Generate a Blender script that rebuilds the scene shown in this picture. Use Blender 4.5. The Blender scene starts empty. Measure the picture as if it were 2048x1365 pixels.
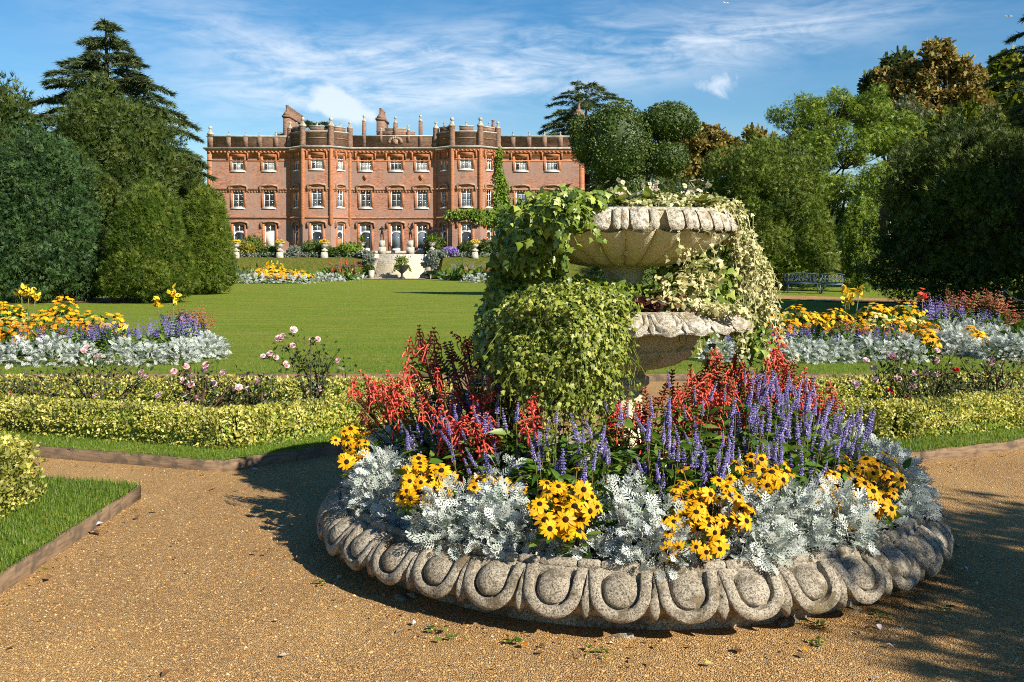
import bpy, math, random
import numpy as np
from mathutils import Vector, Matrix, Euler

# ------------------------------------------------------------------ camera, sky, sun, exposure
scene = bpy.context.scene
CAMZ = 1.6
FPX, HOR, CXP = 2000.0, 522.0, 1024.0          # focal length and horizon in 2048-wide pixels
cam_d = bpy.data.cameras.new('camera')
cam = bpy.data.objects.new('camera', cam_d)
scene.collection.objects.link(cam)
cam.location = (0, 0, CAMZ)
cam.rotation_euler = (math.radians(90), 0, 0)
cam_d.sensor_width = 36.0
cam_d.lens = 36.0 * FPX / 2048
cam_d.shift_y = -(682.5 - HOR) / 2048
cam_d.clip_start = 0.05
cam_d.clip_end = 20000
scene.camera = cam

SUN_AZ, SUN_EL = math.radians(134), math.radians(33)      # clockwise from +Y
to_sun = Vector((math.sin(SUN_AZ) * math.cos(SUN_EL), math.cos(SUN_AZ) * math.cos(SUN_EL), math.sin(SUN_EL)))
world = bpy.data.worlds.new('World')
scene.world = world
world.use_nodes = True
wn, wl = world.node_tree.nodes, world.node_tree.links
wn.clear()
w_out = wn.new('ShaderNodeOutputWorld')
w_bg = wn.new('ShaderNodeBackground')
w_sky = wn.new('ShaderNodeTexSky')
w_sky.sky_type = 'NISHITA'
w_sky.sun_disc = False
w_sky.sun_elevation = SUN_EL
w_sky.sun_rotation = SUN_AZ
w_sky.air_density = 1.0
w_sky.dust_density = 0.15
w_sky.ozone_density = 2.2
w_bg.inputs['Strength'].default_value = 0.067
wl.new(w_bg.outputs[0], w_out.inputs[0])


def wmath(op, a, b=None, c=None, clamp=False):
    n = wn.new('ShaderNodeMath')
    n.operation = op
    n.use_clamp = clamp
    for i, v in enumerate((a, b, c)):
        if v is None:
            continue
        if hasattr(v, 'links'):
            wl.new(v, n.inputs[i])
        else:
            n.inputs[i].default_value = v
    return n.outputs[0]


w_tc = wn.new('ShaderNodeTexCoord')
w_sep = wn.new('ShaderNodeSeparateXYZ')
wl.new(w_tc.outputs['Generated'], w_sep.inputs[0])
dx, dy, dz = w_sep.outputs


def wnoise(scale, rot, detail, rough, dist, seed):
    m = wn.new('ShaderNodeMapping')
    m.inputs['Rotation'].default_value = rot
    m.inputs['Scale'].default_value = scale
    m.inputs['Location'].default_value = (seed, seed * .7, seed * .3)
    wl.new(w_tc.outputs['Generated'], m.inputs[0])
    n = wn.new('ShaderNodeTexNoise')
    n.inputs['Scale'].default_value = 1
    n.inputs['Detail'].default_value = detail
    n.inputs['Roughness'].default_value = rough
    n.inputs['Distortion'].default_value = dist
    wl.new(m.outputs[0], n.inputs['Vector'])
    return n.outputs['Fac']


def wsmooth(v, a, b):
    n = wn.new('ShaderNodeMapRange')
    n.interpolation_type = 'SMOOTHSTEP'
    wl.new(v, n.inputs[0])
    n.inputs[1].default_value = a
    n.inputs[2].default_value = b
    return n.outputs[0]


def wblob(px, py, sx, sy, tilt=0.0):
    """soft cloud patch round the direction of one point of the sky"""
    u0, v0 = (px - CXP) / FPX, (HOR - py) / FPX
    q = math.sqrt(1 + u0 * u0 + v0 * v0)
    ax = wmath('SUBTRACT', dx, u0 / q)
    az = wmath('SUBTRACT', dz, v0 / q)
    c, s = math.cos(tilt), math.sin(tilt)
    p = wmath('ADD', wmath('MULTIPLY', ax, c), wmath('MULTIPLY', az, s))
    r = wmath('SUBTRACT', wmath('MULTIPLY', az, c), wmath('MULTIPLY', ax, s))
    p = wmath('DIVIDE', p, sx / FPX)
    r = wmath('DIVIDE', r, sy / FPX)
    d = wmath('ADD', wmath('MULTIPLY', p, p), wmath('MULTIPLY', r, r))
    g = wmath('POWER', 2.718, wmath('MULTIPLY', d, -1.0))
    return wmath('MULTIPLY', g, wmath('GREATER_THAN', dy, 0.0))


streak = wnoise((5, 5, 26), (0, math.radians(-7), 0), 9, .62, .9, 3.1)
fine = wnoise((16, 16, 60), (0, math.radians(-14), 0), 8, .65, 1.2, 7.7)
puff = wnoise((26, 26, 34), (0, 0, 0), 8, .58, .4, 1.9)
body = wmath('ADD', wmath('MULTIPLY', streak, .66), wmath('MULTIPLY', fine, .34))
cirrus_mask = wmath('ADD', wblob(900, 135, 420, 66, math.radians(7)),
                    wmath('MULTIPLY', wblob(500, 80, 260, 60, math.radians(-8)), .55))
cirrus_mask = wmath('ADD', cirrus_mask, wmath('MULTIPLY', wblob(1480, 80, 300, 50, math.radians(8)), .75))
cirrus_mask = wmath('ADD', cirrus_mask, wmath('MULTIPLY', wblob(800, 165, 270, 50, math.radians(6)), .75))
cirrus_mask = wmath('ADD', cirrus_mask, .05, clamp=False)
cir = wmath('MULTIPLY', wsmooth(body, .36, .66), wmath('MINIMUM', cirrus_mask, 1.0))
cum_mask = wmath('ADD', wblob(662, 200, 46, 34), wmath('MULTIPLY', wblob(705, 228, 75, 26, math.radians(-15)), .75))
cum_mask = wmath('ADD', cum_mask, wmath('MULTIPLY', wblob(1448, 168, 62, 34), .75))
cum_mask = wmath('ADD', cum_mask, wmath('MULTIPLY', wblob(340, 245, 60, 24), .5))
cum = wsmooth(wmath('ADD', cum_mask, wmath('MULTIPLY', wmath('SUBTRACT', puff, .5), 2.2)), .25, 1.0)
cum = wmath('MULTIPLY', cum, wmath('MINIMUM', wmath('MULTIPLY', cum_mask, 3.0), 1.0))
cloud = wmath('MAXIMUM', wmath('MULTIPLY', cir, .82), wmath('MULTIPLY', cum, .75), clamp=True)
w_mix = wn.new('ShaderNodeMix')
w_mix.data_type = 'RGBA'
wl.new(cloud, w_mix.inputs[0])
w_hsv = wn.new('ShaderNodeHueSaturation')
w_hsv.inputs['Saturation'].default_value = 1.42
wl.new(w_sky.outputs[0], w_hsv.inputs['Color'])
wl.new(w_hsv.outputs[0], w_mix.inputs[6])
w_mix.inputs[7].default_value = (8.0, 8.6, 9.4, 1)
wl.new(w_mix.outputs[2], w_bg.inputs['Color'])

sun_d = bpy.data.lights.new('sun', 'SUN')
sun_d.energy = 5.0
sun_d.angle = math.radians(0.53)
sun_d.color = (1.0, 0.93, 0.80)
sun = bpy.data.objects.new('sun', sun_d)
scene.collection.objects.link(sun)
sun.rotation_euler = to_sun.to_track_quat('Z', 'Y').to_euler()
sun.location = (20, -20, 30)

vs = scene.view_settings
vs.view_transform = 'Standard'
vs.look = 'None'
vs.exposure = 0.86
vs.gamma = 1.0
vs.use_curve_mapping = False
scene.cycles.max_bounces = 6
scene.cycles.diffuse_bounces = 3
scene.cycles.glossy_bounces = 2
scene.cycles.transmission_bounces = 3
scene.cycles.caustics_reflective = False
scene.cycles.caustics_refractive = False
scene.cycles.use_denoising = False
scene.cycles.filter_width = 1.05

# ------------------------------------------------------------------ helpers
rng = np.random.default_rng(11)
random.seed(11)
COL = scene.collection
CAMP = np.array([0, 0, CAMZ])
PI = math.pi


def at(px, py, Y):
    """point seen at a pixel of the photograph, at its distance"""
    return np.array([(px - CXP) * Y / FPX, Y, CAMZ - (py - HOR) * Y / FPX])


def unit(a):
    a = np.asarray(a, float)
    return a / np.maximum(np.linalg.norm(a, axis=-1, keepdims=True), 1e-9)


def mesh_np(name, V, F, mat=None, rnd=None, smooth=False, sharp=None):
    """V: (n,3); F: list of index lists or (m,k) arrays"""
    me = bpy.data.meshes.new(name)
    V = np.asarray(V, np.float32)
    me.vertices.add(len(V))
    me.vertices.foreach_set('co', V.ravel())
    idx, tot = [], []
    for f in F:
        f = np.asarray(f, np.int32)
        if f.ndim == 1:
            idx.append(f)
            tot.append(np.array([len(f)]))
        elif len(f):
            idx.append(f.ravel())
            tot.append(np.full(len(f), f.shape[1]))
    idx = np.concatenate(idx)
    tot = np.concatenate(tot)
    st = np.concatenate([[0], np.cumsum(tot)[:-1]]).astype(np.int32)
    me.loops.add(len(idx))
    me.loops.foreach_set('vertex_index', idx)
    me.polygons.add(len(tot))
    me.polygons.foreach_set('loop_start', st)
    if smooth:
        me.polygons.foreach_set('use_smooth', np.ones(len(tot), bool))
    me.update(calc_edges=True)
    me.validate()
    if rnd is not None and len(me.polygons) == len(rnd):
        a = me.attributes.new('rnd', 'FLOAT', 'FACE')
        a.data.foreach_set('value', np.asarray(rnd, np.float32))
    if sharp and smooth:
        me.set_sharp_from_angle(angle=math.radians(sharp))
    if mat:
        me.materials.append(mat)
    return me


class G:
    """collects shapes for ONE mesh object"""

    def __init__(s):
        s.V, s.F, s.n = [], [], 0

    def add(s, V, F):
        V = np.asarray(V, float)
        for f in F:
            s.F.append(np.asarray(f, np.int64) + s.n)
        s.V.append(V)
        s.n += len(V)
        return s

    def box(s, x0, x1, y0, y1, z0, z1):
        V = [(x0, y0, z0), (x1, y0, z0), (x1, y1, z0), (x0, y1, z0), (x0, y0, z1), (x1, y0, z1), (x1, y1, z1), (x0, y1, z1)]
        return s.add(V, [[0, 3, 2, 1], [4, 5, 6, 7], [0, 1, 5, 4], [1, 2, 6, 5], [2, 3, 7, 6], [3, 0, 4, 7]])

    def frustum(s, cx, cy, z0, z1, ax, ay, bx, by):
        V = [(cx - ax, cy - ay, z0), (cx + ax, cy - ay, z0), (cx + ax, cy + ay, z0), (cx - ax, cy + ay, z0),
             (cx - bx, cy - by, z1), (cx + bx, cy - by, z1), (cx + bx, cy + by, z1), (cx - bx, cy + by, z1)]
        return s.add(V, [[0, 3, 2, 1], [4, 5, 6, 7], [0, 1, 5, 4], [1, 2, 6, 5], [2, 3, 7, 6], [3, 0, 4, 7]])

    def tube(s, path, radii, n=6, cap=True):
        P = np.asarray(path, float)
        m = len(P)
        R = np.broadcast_to(np.asarray(radii, float), (m,))
        T = unit(np.gradient(P, axis=0)) if m > 2 else unit(np.array([P[1] - P[0]] * 2))
        up = np.array([0.0, 0, 1]) if abs(T[0][2]) < .9 else np.array([1.0, 0, 0])
        V = []
        for i in range(m):
            x = unit(np.cross(T[i], up))
            y = np.cross(x, T[i])
            up = np.cross(T[i], x) * -1 if False else up
            for k in range(n):
                a = 2 * PI * k / n
                V.append(P[i] + R[i] * (x * math.cos(a) + y * math.sin(a)))
        F = []
        for i in range(m - 1):
            for k in range(n):
                a, b = i * n + k, i * n + (k + 1) % n
                F.append([a, b, b + n, a + n])
        if cap:
            F.append(list(range(n))[::-1])
            F.append([(m - 1) * n + k for k in range(n)])
        return s.add(V, F)

    def lathe(s, prof, n=32, c=(0, 0), a0=0.0, a1=2 * PI, rf=None):
        full = abs(a1 - a0 - 2 * PI) < 1e-6
        th = np.linspace(a0, a1, n + (0 if full else 1), endpoint=not full)
        m = len(th)
        V = []
        for (r, z) in prof:
            for t in th:
                q = r if rf is None else rf(r, z, t)
                V.append((c[0] + q * math.cos(t), c[1] + q * math.sin(t), z))
        F = []
        for i in range(len(prof) - 1):
            for k in range(m if full else m - 1):
                a, b = i * m + k, i * m + (k + 1) % m
                F.append([a, b, b + m, a + m])
        return s.add(V, F)

    def prism(s, poly, z0, z1):
        n = len(poly)
        V = [(p[0], p[1], z0) for p in poly] + [(p[0], p[1], z1) for p in poly]
        F = [list(range(n))[::-1], list(range(n, 2 * n))]
        F += [[i, (i + 1) % n, n + (i + 1) % n, n + i] for i in range(n)]
        return s.add(V, F)

    def plate(s, poly, y0, y1):
        """outline in x,z, thick along y"""
        n = len(poly)
        V = [(p[0], y0, p[1]) for p in poly] + [(p[0], y1, p[1]) for p in poly]
        F = [list(range(n)), list(range(n, 2 * n))[::-1]]
        F += [[(i + 1) % n, i, n + i, n + (i + 1) % n] for i in range(n)]
        return s.add(V, F)

    def mesh(s, name, mat=None, smooth=False, sharp=None):
        by = {}
        for f in s.F:
            by.setdefault(f.shape[-1], []).append(f)
        F = [np.array(v) for v in by.values()]
        return mesh_np(name, np.concatenate(s.V), F, mat, smooth=smooth, sharp=sharp)

    def obj(s, name, mat, parent=None, smooth=False, sharp=35, kind=None):
        return link(name, s.mesh(name, mat, smooth, sharp if smooth else None), parent, kind)


def link(name, me, parent=None, kind=None, mw=None):
    o = bpy.data.objects.new(name, me)
    COL.objects.link(o)
    if parent is not None:
        o.parent = parent
    if mw is not None:
        o.matrix_basis = mw
    if kind:
        o['kind'] = kind
    return o


def tag(o, label, cat, group=None):
    o['label'] = label
    o['category'] = cat
    if group:
        o['group'] = group
    return o


def thing(name, label, cat, loc=(0, 0, 0), group=None, rz=0.0):
    o = bpy.data.objects.new(name, None)
    COL.objects.link(o)
    o.location = [float(v) for v in loc]
    o.rotation_euler = (0, 0, rz)
    o.empty_display_size = .1
    return tag(o, label, cat, group)


def struct(o):
    o['kind'] = 'structure'
    return o


ORD = ['first', 'second', 'third', 'fourth', 'fifth', 'sixth', 'seventh', 'eighth', 'ninth', 'tenth', 'eleventh', 'twelfth',
       'thirteenth', 'fourteenth', 'fifteenth', 'sixteenth', 'seventeenth', 'eighteenth', 'nineteenth', 'twentieth'] + \
      ['twenty-' + w for w in ['first', 'second', 'third', 'fourth', 'fifth', 'sixth', 'seventh', 'eighth', 'ninth']] + ['thirtieth'] + \
      ['thirty-' + w for w in ['first', 'second', 'third', 'fourth', 'fifth', 'sixth', 'seventh', 'eighth', 'ninth']]


def frames(d, n):
    """rotation matrices with local Y along d and local Z close to n"""
    y = unit(d)
    x = np.cross(y, n)
    bad = np.linalg.norm(x, axis=1) < 1e-4
    x[bad] = np.cross(y[bad], np.array([.3, .5, .81]))
    x = unit(x)
    z = np.cross(x, y)
    return np.stack([x, y, z], axis=2)


def merged(T, pos, R, sc):
    """all copies of template T=(V,F) as one vertex / face set, with a random number per copy"""
    TV, TF = T
    sc = np.asarray(sc, float)
    if sc.ndim == 1:
        sc = np.repeat(sc[:, None], 3, 1)
    n, m = len(pos), len(TV)
    V = np.einsum('nij,nkj->nki', R, TV[None] * sc[:, None, :]) + pos[:, None, :]
    F = [(np.asarray(f)[None] + (np.arange(n) * m)[:, None, None]).reshape(-1, np.asarray(f).shape[1]) for f in TF]
    u = rng.random(n)
    rnd = np.concatenate([np.repeat(u, len(f)) for f in TF])
    return V.reshape(-1, 3), F, rnd


def stuff_mesh(name, T, pos, R, sc, mat, parent=None, smooth=False, base=None):
    V, F, r = merged(T, pos, R, sc)
    if base is not None:
        V = V - np.asarray(base)
    return link(name, mesh_np(name, V, F, mat, r, smooth), parent, 'stuff')


def leaves(T, pos, R, sc, mat, parent, base, n_obj=0, leaf='leaf', rest='foliage', me=None, low=None):
    """the nearest n_obj pieces become parts of their own, the rest one part"""
    base = np.asarray(base, float)
    sc = np.asarray(sc, float)
    order = np.argsort(np.linalg.norm(pos - CAMP, axis=1) - 1.2 * sc if sc.ndim == 1 else np.linalg.norm(pos - CAMP, axis=1))
    n_obj = min(n_obj, len(pos))
    if n_obj:
        if me is None:
            me = mesh_np(leaf, T[0], T[1], mat)
        for i in order[:n_obj]:
            M = Matrix([list(R[i][k] * sc[i]) + [float(pos[i][k] - base[k])] for k in range(3)] + [[0, 0, 0, 1]])
            link(leaf, me, parent, None, M)
    o = order[n_obj:]
    if len(o):
        return stuff_mesh(rest, low or T, pos[o], R[o], sc[o], mat, parent, base=base)


def rvec(n):
    return unit(rng.normal(size=(n, 3)))


def lump(D, seed, freq=2.5, k=7):
    """smooth random bumps on a set of directions, about -1..1"""
    g = np.random.default_rng(seed)
    s = np.zeros(len(D))
    for i in range(k):
        q = g.normal(size=3) * freq * (1 + i * .35)
        s += np.sin(D @ q + g.random() * 6.28) / (1 + i * .3)
    return s / 2.4


# ------------------------------------------------------------------ leaf and flower templates
def T_quad():
    return (np.array([(-.28, 0, 0), (.28, 0, 0), (.2, 1, .0), (-.2, 1, 0)], float), [np.array([[0, 1, 2, 3]])])


def T_spray():
    """needle spray: narrow blade with two side blades"""
    V = [(-.08, 0, 0), (.08, 0, 0), (0, 1, -.08), (-.02, .15, 0), (.10, .08, 0), (.40, .66, -.05), (.02, .15, 0), (-.10, .08, 0), (-.40, .66, -.05)]
    return (np.array(V, float), [np.array([[0, 1, 2], [3, 4, 5], [6, 8, 7]])])


def T_leaf(w=.3, fold=.12, droop=.15):
    """pointed oval leaf folded along its midrib"""
    ys = [0, .3, .65, 1]
    ws = [.05, w, w * .8, .0]
    V = []
    for y, q in zip(ys, ws):
        z = -droop * y * y
        V += [(-q, y, z + fold * q), (0, y, z), (q, y, z + fold * q)]
    F = []
    for i in range(3):
        a = i * 3
        F += [[a, a + 1, a + 4, a + 3], [a + 1, a + 2, a + 5, a + 4]]
    return (np.array(V, float), [np.array(F)])


def T_ivy():
    o = [(0, 0), (.16, -.12), (.42, .06), (.30, .3), (.52, .5), (.24, .58), (0, 1.0), (-.24, .58), (-.52, .5), (-.30, .3), (-.42, .06), (-.16, -.12)]
    V = [(0, .3, .05)] + [(x, y, -.10 * (x * x + (y - .3) ** 2)) for x, y in o]
    F = [[0, 1 + i, 1 + (i + 1) % len(o)] for i in range(len(o))]
    return (np.array(V, float), [np.array(F)])


def T_silver():
    """deeply lobed silver leaf: midrib, four pairs of forked lobes and a forked tip"""
    V, F = [], []

    def z(x, y):
        return -.28 * y * y + .22 * abs(x)

    def strip(p, q, w0, w1):
        p, q = np.array(p), np.array(q)
        d = (q - p) / np.linalg.norm(q - p)
        s = np.array([-d[1], d[0]])
        pts = [p - s * w0, p + s * w0, q + s * w1, q - s * w1]
        b = len(V)
        for t in pts:
            V.append((t[0], t[1], z(t[0], t[1])))
        F.append([b, b + 3, b + 2, b + 1])

    for i in range(3):
        strip((0, i * .3), (0, i * .3 + .3), .022, .022 + .008 * i)
    for y, L in ((.2, .25), (.38, .36), (.57, .37), (.75, .28)):
        for sgn in (-1, 1):
            a = math.radians(48)
            e = (sgn * L * .62 * math.sin(a), y + L * .62 * math.cos(a))
            strip((0, y), e, .022, .034)
            for da in (-34, 12):
                b = a + math.radians(da)
                strip(e, (e[0] + sgn * L * .48 * math.sin(b), e[1] + L * .48 * math.cos(b)), .032, .024)
    for da in (-38, 0, 38):
        b = math.radians(da)
        strip((0, .88), (.2 * math.sin(b), .88 + .2 * math.cos(b)), .03, .024)
    return (np.array(V, float), [np.array(F)])


def T_daisy(n=12, droop=.25, w=.15, seed=0):
    g = np.random.default_rng(seed)
    V, F = [], []
    for k in range(n):
        a = 2 * PI * (k + g.uniform(-.25, .25)) / n
        dr = droop * g.uniform(.4, 1.6)
        L = g.uniform(.88, 1.05)
        ca, sa = math.cos(a), math.sin(a)
        b = len(V)
        for (r, q) in ((.16, .06), (.5, w * 1.05), (.82, w * .9), (1.0, .03)):
            for s in (-1, 0, 1):
                x, y = r * L, s * q
                V.append((x * ca - y * sa, x * sa + y * ca, .06 - dr * r * r + (.04 if s else 0) * (q / w)))
        for i in range(3):
            c = b + i * 3
            F += [[c, c + 1, c + 4, c + 3], [c + 1, c + 2, c + 5, c + 4]]
    return (np.array(V, float), [np.array(F)])


def T_far_daisy():
    V, F = [(0, 0, .08)], []
    n = 7
    for k in range(n):
        a = 2 * PI * k / n
        V += [(math.cos(a) * .98, math.sin(a) * .98, -.12), (math.cos(a + .45) * .55, math.sin(a + .45) * .55, 0)]
    for k in range(2 * n):
        F.append([0, 1 + k, 1 + (k + 1) % (2 * n)])
    return (np.array(V, float), [np.array(F)])


def T_octa(rx=.5, ry=.5, rz=.5):
    V = [(rx, 0, 0), (-rx, 0, 0), (0, ry, 0), (0, -ry, 0), (0, 0, rz), (0, 0, -rz)]
    F = [[0, 2, 4], [2, 1, 4], [1, 3, 4], [3, 0, 4], [2, 0, 5], [1, 2, 5], [3, 1, 5], [0, 3, 5]]
    return (np.array(V, float), [np.array(F)])


def T_spike(seed, whorls=10, per=6):
    """flower spike along Z: whorls of small lipped florets round a stalk"""
    g = np.random.default_rng(seed)
    V, F = [], []
    for i in range(whorls):
        t = i / (whorls - 1)
        rad = (.085 * (1 - .75 * t) + .02) * g.uniform(.85, 1.15)
        zc = .02 + .96 * t
        m = per if t < .75 else per - 2
        for k in range(m):
            a = 2 * PI * (k + .5 * (i % 2)) / m + g.uniform(-.25, .25)
            r = rad * g.uniform(.75, 1.2)
            c, s = math.cos(a), math.sin(a)
            h = .05 * (1 - .4 * t)
            w = .036 * (1 - .4 * t)
            b = len(V)
            V += [(0, 0, zc), (r * .7 * c - w * s, r * .7 * s + w * c, zc + .03), (r * .7 * c + w * s, r * .7 * s - w * c, zc + .03),
                  (r * 1.35 * c, r * 1.35 * s, zc + .01), (r * .9 * c, r * .9 * s, zc + h + .02), (r * 1.1 * c, r * 1.1 * s, zc - h * .6)]
            F += [[b, b + 2, b + 4], [b, b + 4, b + 1], [b + 1, b + 4, b + 3], [b + 4, b + 2, b + 3], [b + 1, b + 3, b + 5], [b + 3, b + 2, b + 5]]
    return (np.array(V, float), [np.array(F)])


def T_raceme(seed, whorls=6, per=3, tube=True):
    """scarlet salvia head along Z: calyces with hanging tubular flowers"""
    g = np.random.default_rng(seed)
    V, F = [], []
    for i in range(whorls):
        t = i / (whorls - 1)
        zc = t
        for k in range(per):
            a = 2 * PI * (k + .5 * (i % 2)) / per + g.uniform(-.35, .35)
            c, s = math.cos(a), math.sin(a)
            L = (.30 * (1 - .6 * t)) * g.uniform(.7, 1.3)
            sidev = np.array([-s, c, 0])
            outv = np.array([c, s, 0])
            long_ = tube and g.random() < .55 and t < .85
            pts = [(0, 0, .022), (.35, .08, .045), (.75, .10, .04)]
            if long_:
                pts += [(1.25, .0, .035), (1.65, -.22, .055), (1.8, -.34, .01)]
            else:
                pts += [(1.0, .10, .008)]
            b = len(V)
            for (q, up, w) in pts:
                p = outv * (q * L) + np.array([0, 0, zc + up])
                V += [p + sidev * w, p + np.array([0, 0, w]), p - sidev * w, p - np.array([0, 0, w])]
            for j in range(len(pts) - 1):
                for e in range(4):
                    x0 = b + j * 4 + e
                    x1 = b + j * 4 + (e + 1) % 4
                    F.append([x0, x1, x1 + 4, x0 + 4])
    return (np.array(V, float), [np.array(F)])


def T_rose(seed=0):
    """double rose: rings of cupped petals"""
    g = np.random.default_rng(seed)
    V, F = [], []
    for ring, (n, r, h, tilt) in enumerate(((5, 1.0, .35, .8), (5, .75, .55, .55), (5, .48, .68, .3), (3, .24, .72, .1))):
        for k in range(n):
            a = 2 * PI * (k + .5 * ring) / n + g.uniform(-.2, .2)
            c, s = math.cos(a), math.sin(a)
            w = r * .62
            b = len(V)
            rows = [(.15 * r, 0, .3 * w), (.75 * r, h * .45, w), (r * 1.0, h, w * .8), (r * 1.08, h * 1.02 - tilt * .18, w * .3)]
            for (q, zz, ww) in rows:
                for u in (-1, 0, 1):
                    x = q - abs(u) * .12 * r
                    V.append((x * c - u * ww * s, x * s + u * ww * c, zz + abs(u) * .06))
            for i in range(3):
                e = b + i * 3
                F += [[e, e + 1, e + 4, e + 3], [e + 1, e + 2, e + 5, e + 4]]
    return (np.array(V, float), [np.array(F)])


def T_low(w=.3, fold=.15):
    """plain folded leaf for foliage too small to show more"""
    V = [(0, 0, 0), (-w, .45, fold * w * 2), (0, 1, -.1), (w, .45, fold * w * 2)]
    return (np.array(V, float), [np.array([[0, 2, 1], [0, 3, 2]])])


def T_ivy_low():
    V = [(0, .25, .04), (0, 0, 0), (.5, .2, -.05), (.22, .52, -.02), (0, 1, -.08), (-.22, .52, -.02), (-.5, .2, -.05)]
    return (np.array(V, float), [np.array([[0, 1, 2], [0, 2, 3], [0, 3, 4], [0, 4, 5], [0, 5, 6], [0, 6, 1]])])


def T_silver_low():
    V, F = [], []

    def tri(p, q, w):
        d = unit(np.array(q) - np.array(p))
        s = np.array([-d[1], d[0]]) * w
        b = len(V)
        for t in (np.array(p) - s * .5, np.array(p) + s * .5, np.array(q) + s, np.array(q) - s):
            V.append((t[0], t[1], -.28 * t[1] ** 2 + .22 * abs(t[0])))
        F.append([b, b + 3, b + 2, b + 1])

    tri((0, 0), (0, .9), .03)
    for y, L in ((.2, .25), (.38, .36), (.57, .37), (.75, .28)):
        for g in (-1, 1):
            tri((0, y), (g * L * .78, y + L * .6), .055)
    tri((0, .85), (0, 1.08), .07)
    return (np.array(V, float), [np.array(F)])


def T_pebble():
    V = [(.5, .2, 0), (-.1, .5, 0), (-.5, -.15, 0), (.12, -.5, 0), (.03, .05, .42)]
    return (np.array(V, float), [np.array([[0, 1, 4], [1, 2, 4], [2, 3, 4], [3, 0, 4]])])


QUAD, SPRAY, IVY, SILVER, OCTA = T_quad(), T_spray(), T_ivy(), T_silver(), T_octa()
LOW, IVY_LOW, SILVER_LOW, PEBBLE = T_low(), T_ivy_low(), T_silver_low(), T_pebble()
LEAF, LANCE, BROAD = T_leaf(.3), T_leaf(.15, .2, .3), T_leaf(.24, .3, .12)
# ------------------------------------------------------------------ materials
class Nodes:
    def __init__(s, name):
        s.m = bpy.data.materials.new(name)
        s.m.use_nodes = True
        s.t = s.m.node_tree
        s.N, s.L = s.t.nodes, s.t.links
        s.N.clear()
        s.out = s.N.new('ShaderNodeOutputMaterial')
        s.b = s.N.new('ShaderNodeBsdfPrincipled')
        s.L.new(s.b.outputs[0], s.out.inputs[0])
        s.b.inputs['Roughness'].default_value = .7
        s.b.inputs['Specular IOR Level'].default_value = .3

    def put(s, sock, v):
        if hasattr(v, 'links'):
            s.L.new(v, sock)
        elif isinstance(v, (tuple, list)) and len(v) == 3 and sock.type == 'RGBA':
            sock.default_value = (*v, 1)
        else:
            sock.default_value = v

    def math(s, op, a, b=0.0, clamp=False):
        n = s.N.new('ShaderNodeMath')
        n.operation = op
        n.use_clamp = clamp
        s.put(n.inputs[0], a)
        s.put(n.inputs[1], b)
        return n.outputs[0]

    def obj(s, scale=(1, 1, 1), rot=(0, 0, 0), kind='Object'):
        t = s.N.new('ShaderNodeTexCoord')
        m = s.N.new('ShaderNodeMapping')
        m.inputs['Scale'].default_value = scale
        m.inputs['Rotation'].default_value = rot
        s.L.new(t.outputs[kind], m.inputs[0])
        return m.outputs[0]

    def world(s, scale=(1, 1, 1)):
        t = s.N.new('ShaderNodeNewGeometry')
        m = s.N.new('ShaderNodeMapping')
        m.inputs['Scale'].default_value = scale
        s.L.new(t.outputs['Position'], m.inputs[0])
        return m.outputs[0]

    def noise(s, vec, scale, detail=4, rough=.55, dist=0.0):
        n = s.N.new('ShaderNodeTexNoise')
        n.inputs['Scale'].default_value = scale
        n.inputs['Detail'].default_value = detail
        n.inputs['Roughness'].default_value = rough
        n.inputs['Distortion'].default_value = dist
        s.L.new(vec, n.inputs['Vector'])
        return n.outputs['Fac']

    def voro(s, vec, scale, out='Color', feature='F1'):
        n = s.N.new('ShaderNodeTexVoronoi')
        n.feature = feature
        n.inputs['Scale'].default_value = scale
        s.L.new(vec, n.inputs['Vector'])
        return n.outputs[out]

    def ramp(s, fac, stops):
        n = s.N.new('ShaderNodeValToRGB')
        e = n.color_ramp.elements
        while len(e) < len(stops):
            e.new(.5)
        for q, (p, c) in zip(e, stops):
            q.position = p
            q.color = (*c, 1) if len(c) == 3 else c
        s.L.new(fac, n.inputs[0])
        return n.outputs[0]

    def mix(s, fac, a, b, mode='MIX'):
        n = s.N.new('ShaderNodeMix')
        n.data_type = 'RGBA'
        n.blend_type = mode
        s.put(n.inputs[0], fac)
        s.put(n.inputs[6], a)
        s.put(n.inputs[7], b)
        return n.outputs[2]

    def band(s, v, a, b):
        n = s.N.new('ShaderNodeMapRange')
        s.L.new(v, n.inputs[0])
        n.inputs[1].default_value = a
        n.inputs[2].default_value = b
        return n.outputs[0]

    def bump(s, h, strength=.4, dist=.02):
        n = s.N.new('ShaderNodeBump')
        n.inputs['Strength'].default_value = strength
        n.inputs['Distance'].default_value = dist
        s.L.new(h, n.inputs['Height'])
        s.L.new(n.outputs[0], s.b.inputs['Normal'])

    def color(s, c):
        s.put(s.b.inputs['Base Color'], c)

    def done(s, rough=None, spec=None):
        if rough is not None:
            s.b.inputs['Roughness'].default_value = rough
        if spec is not None:
            s.b.inputs['Specular IOR Level'].default_value = spec
        return s.m


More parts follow.
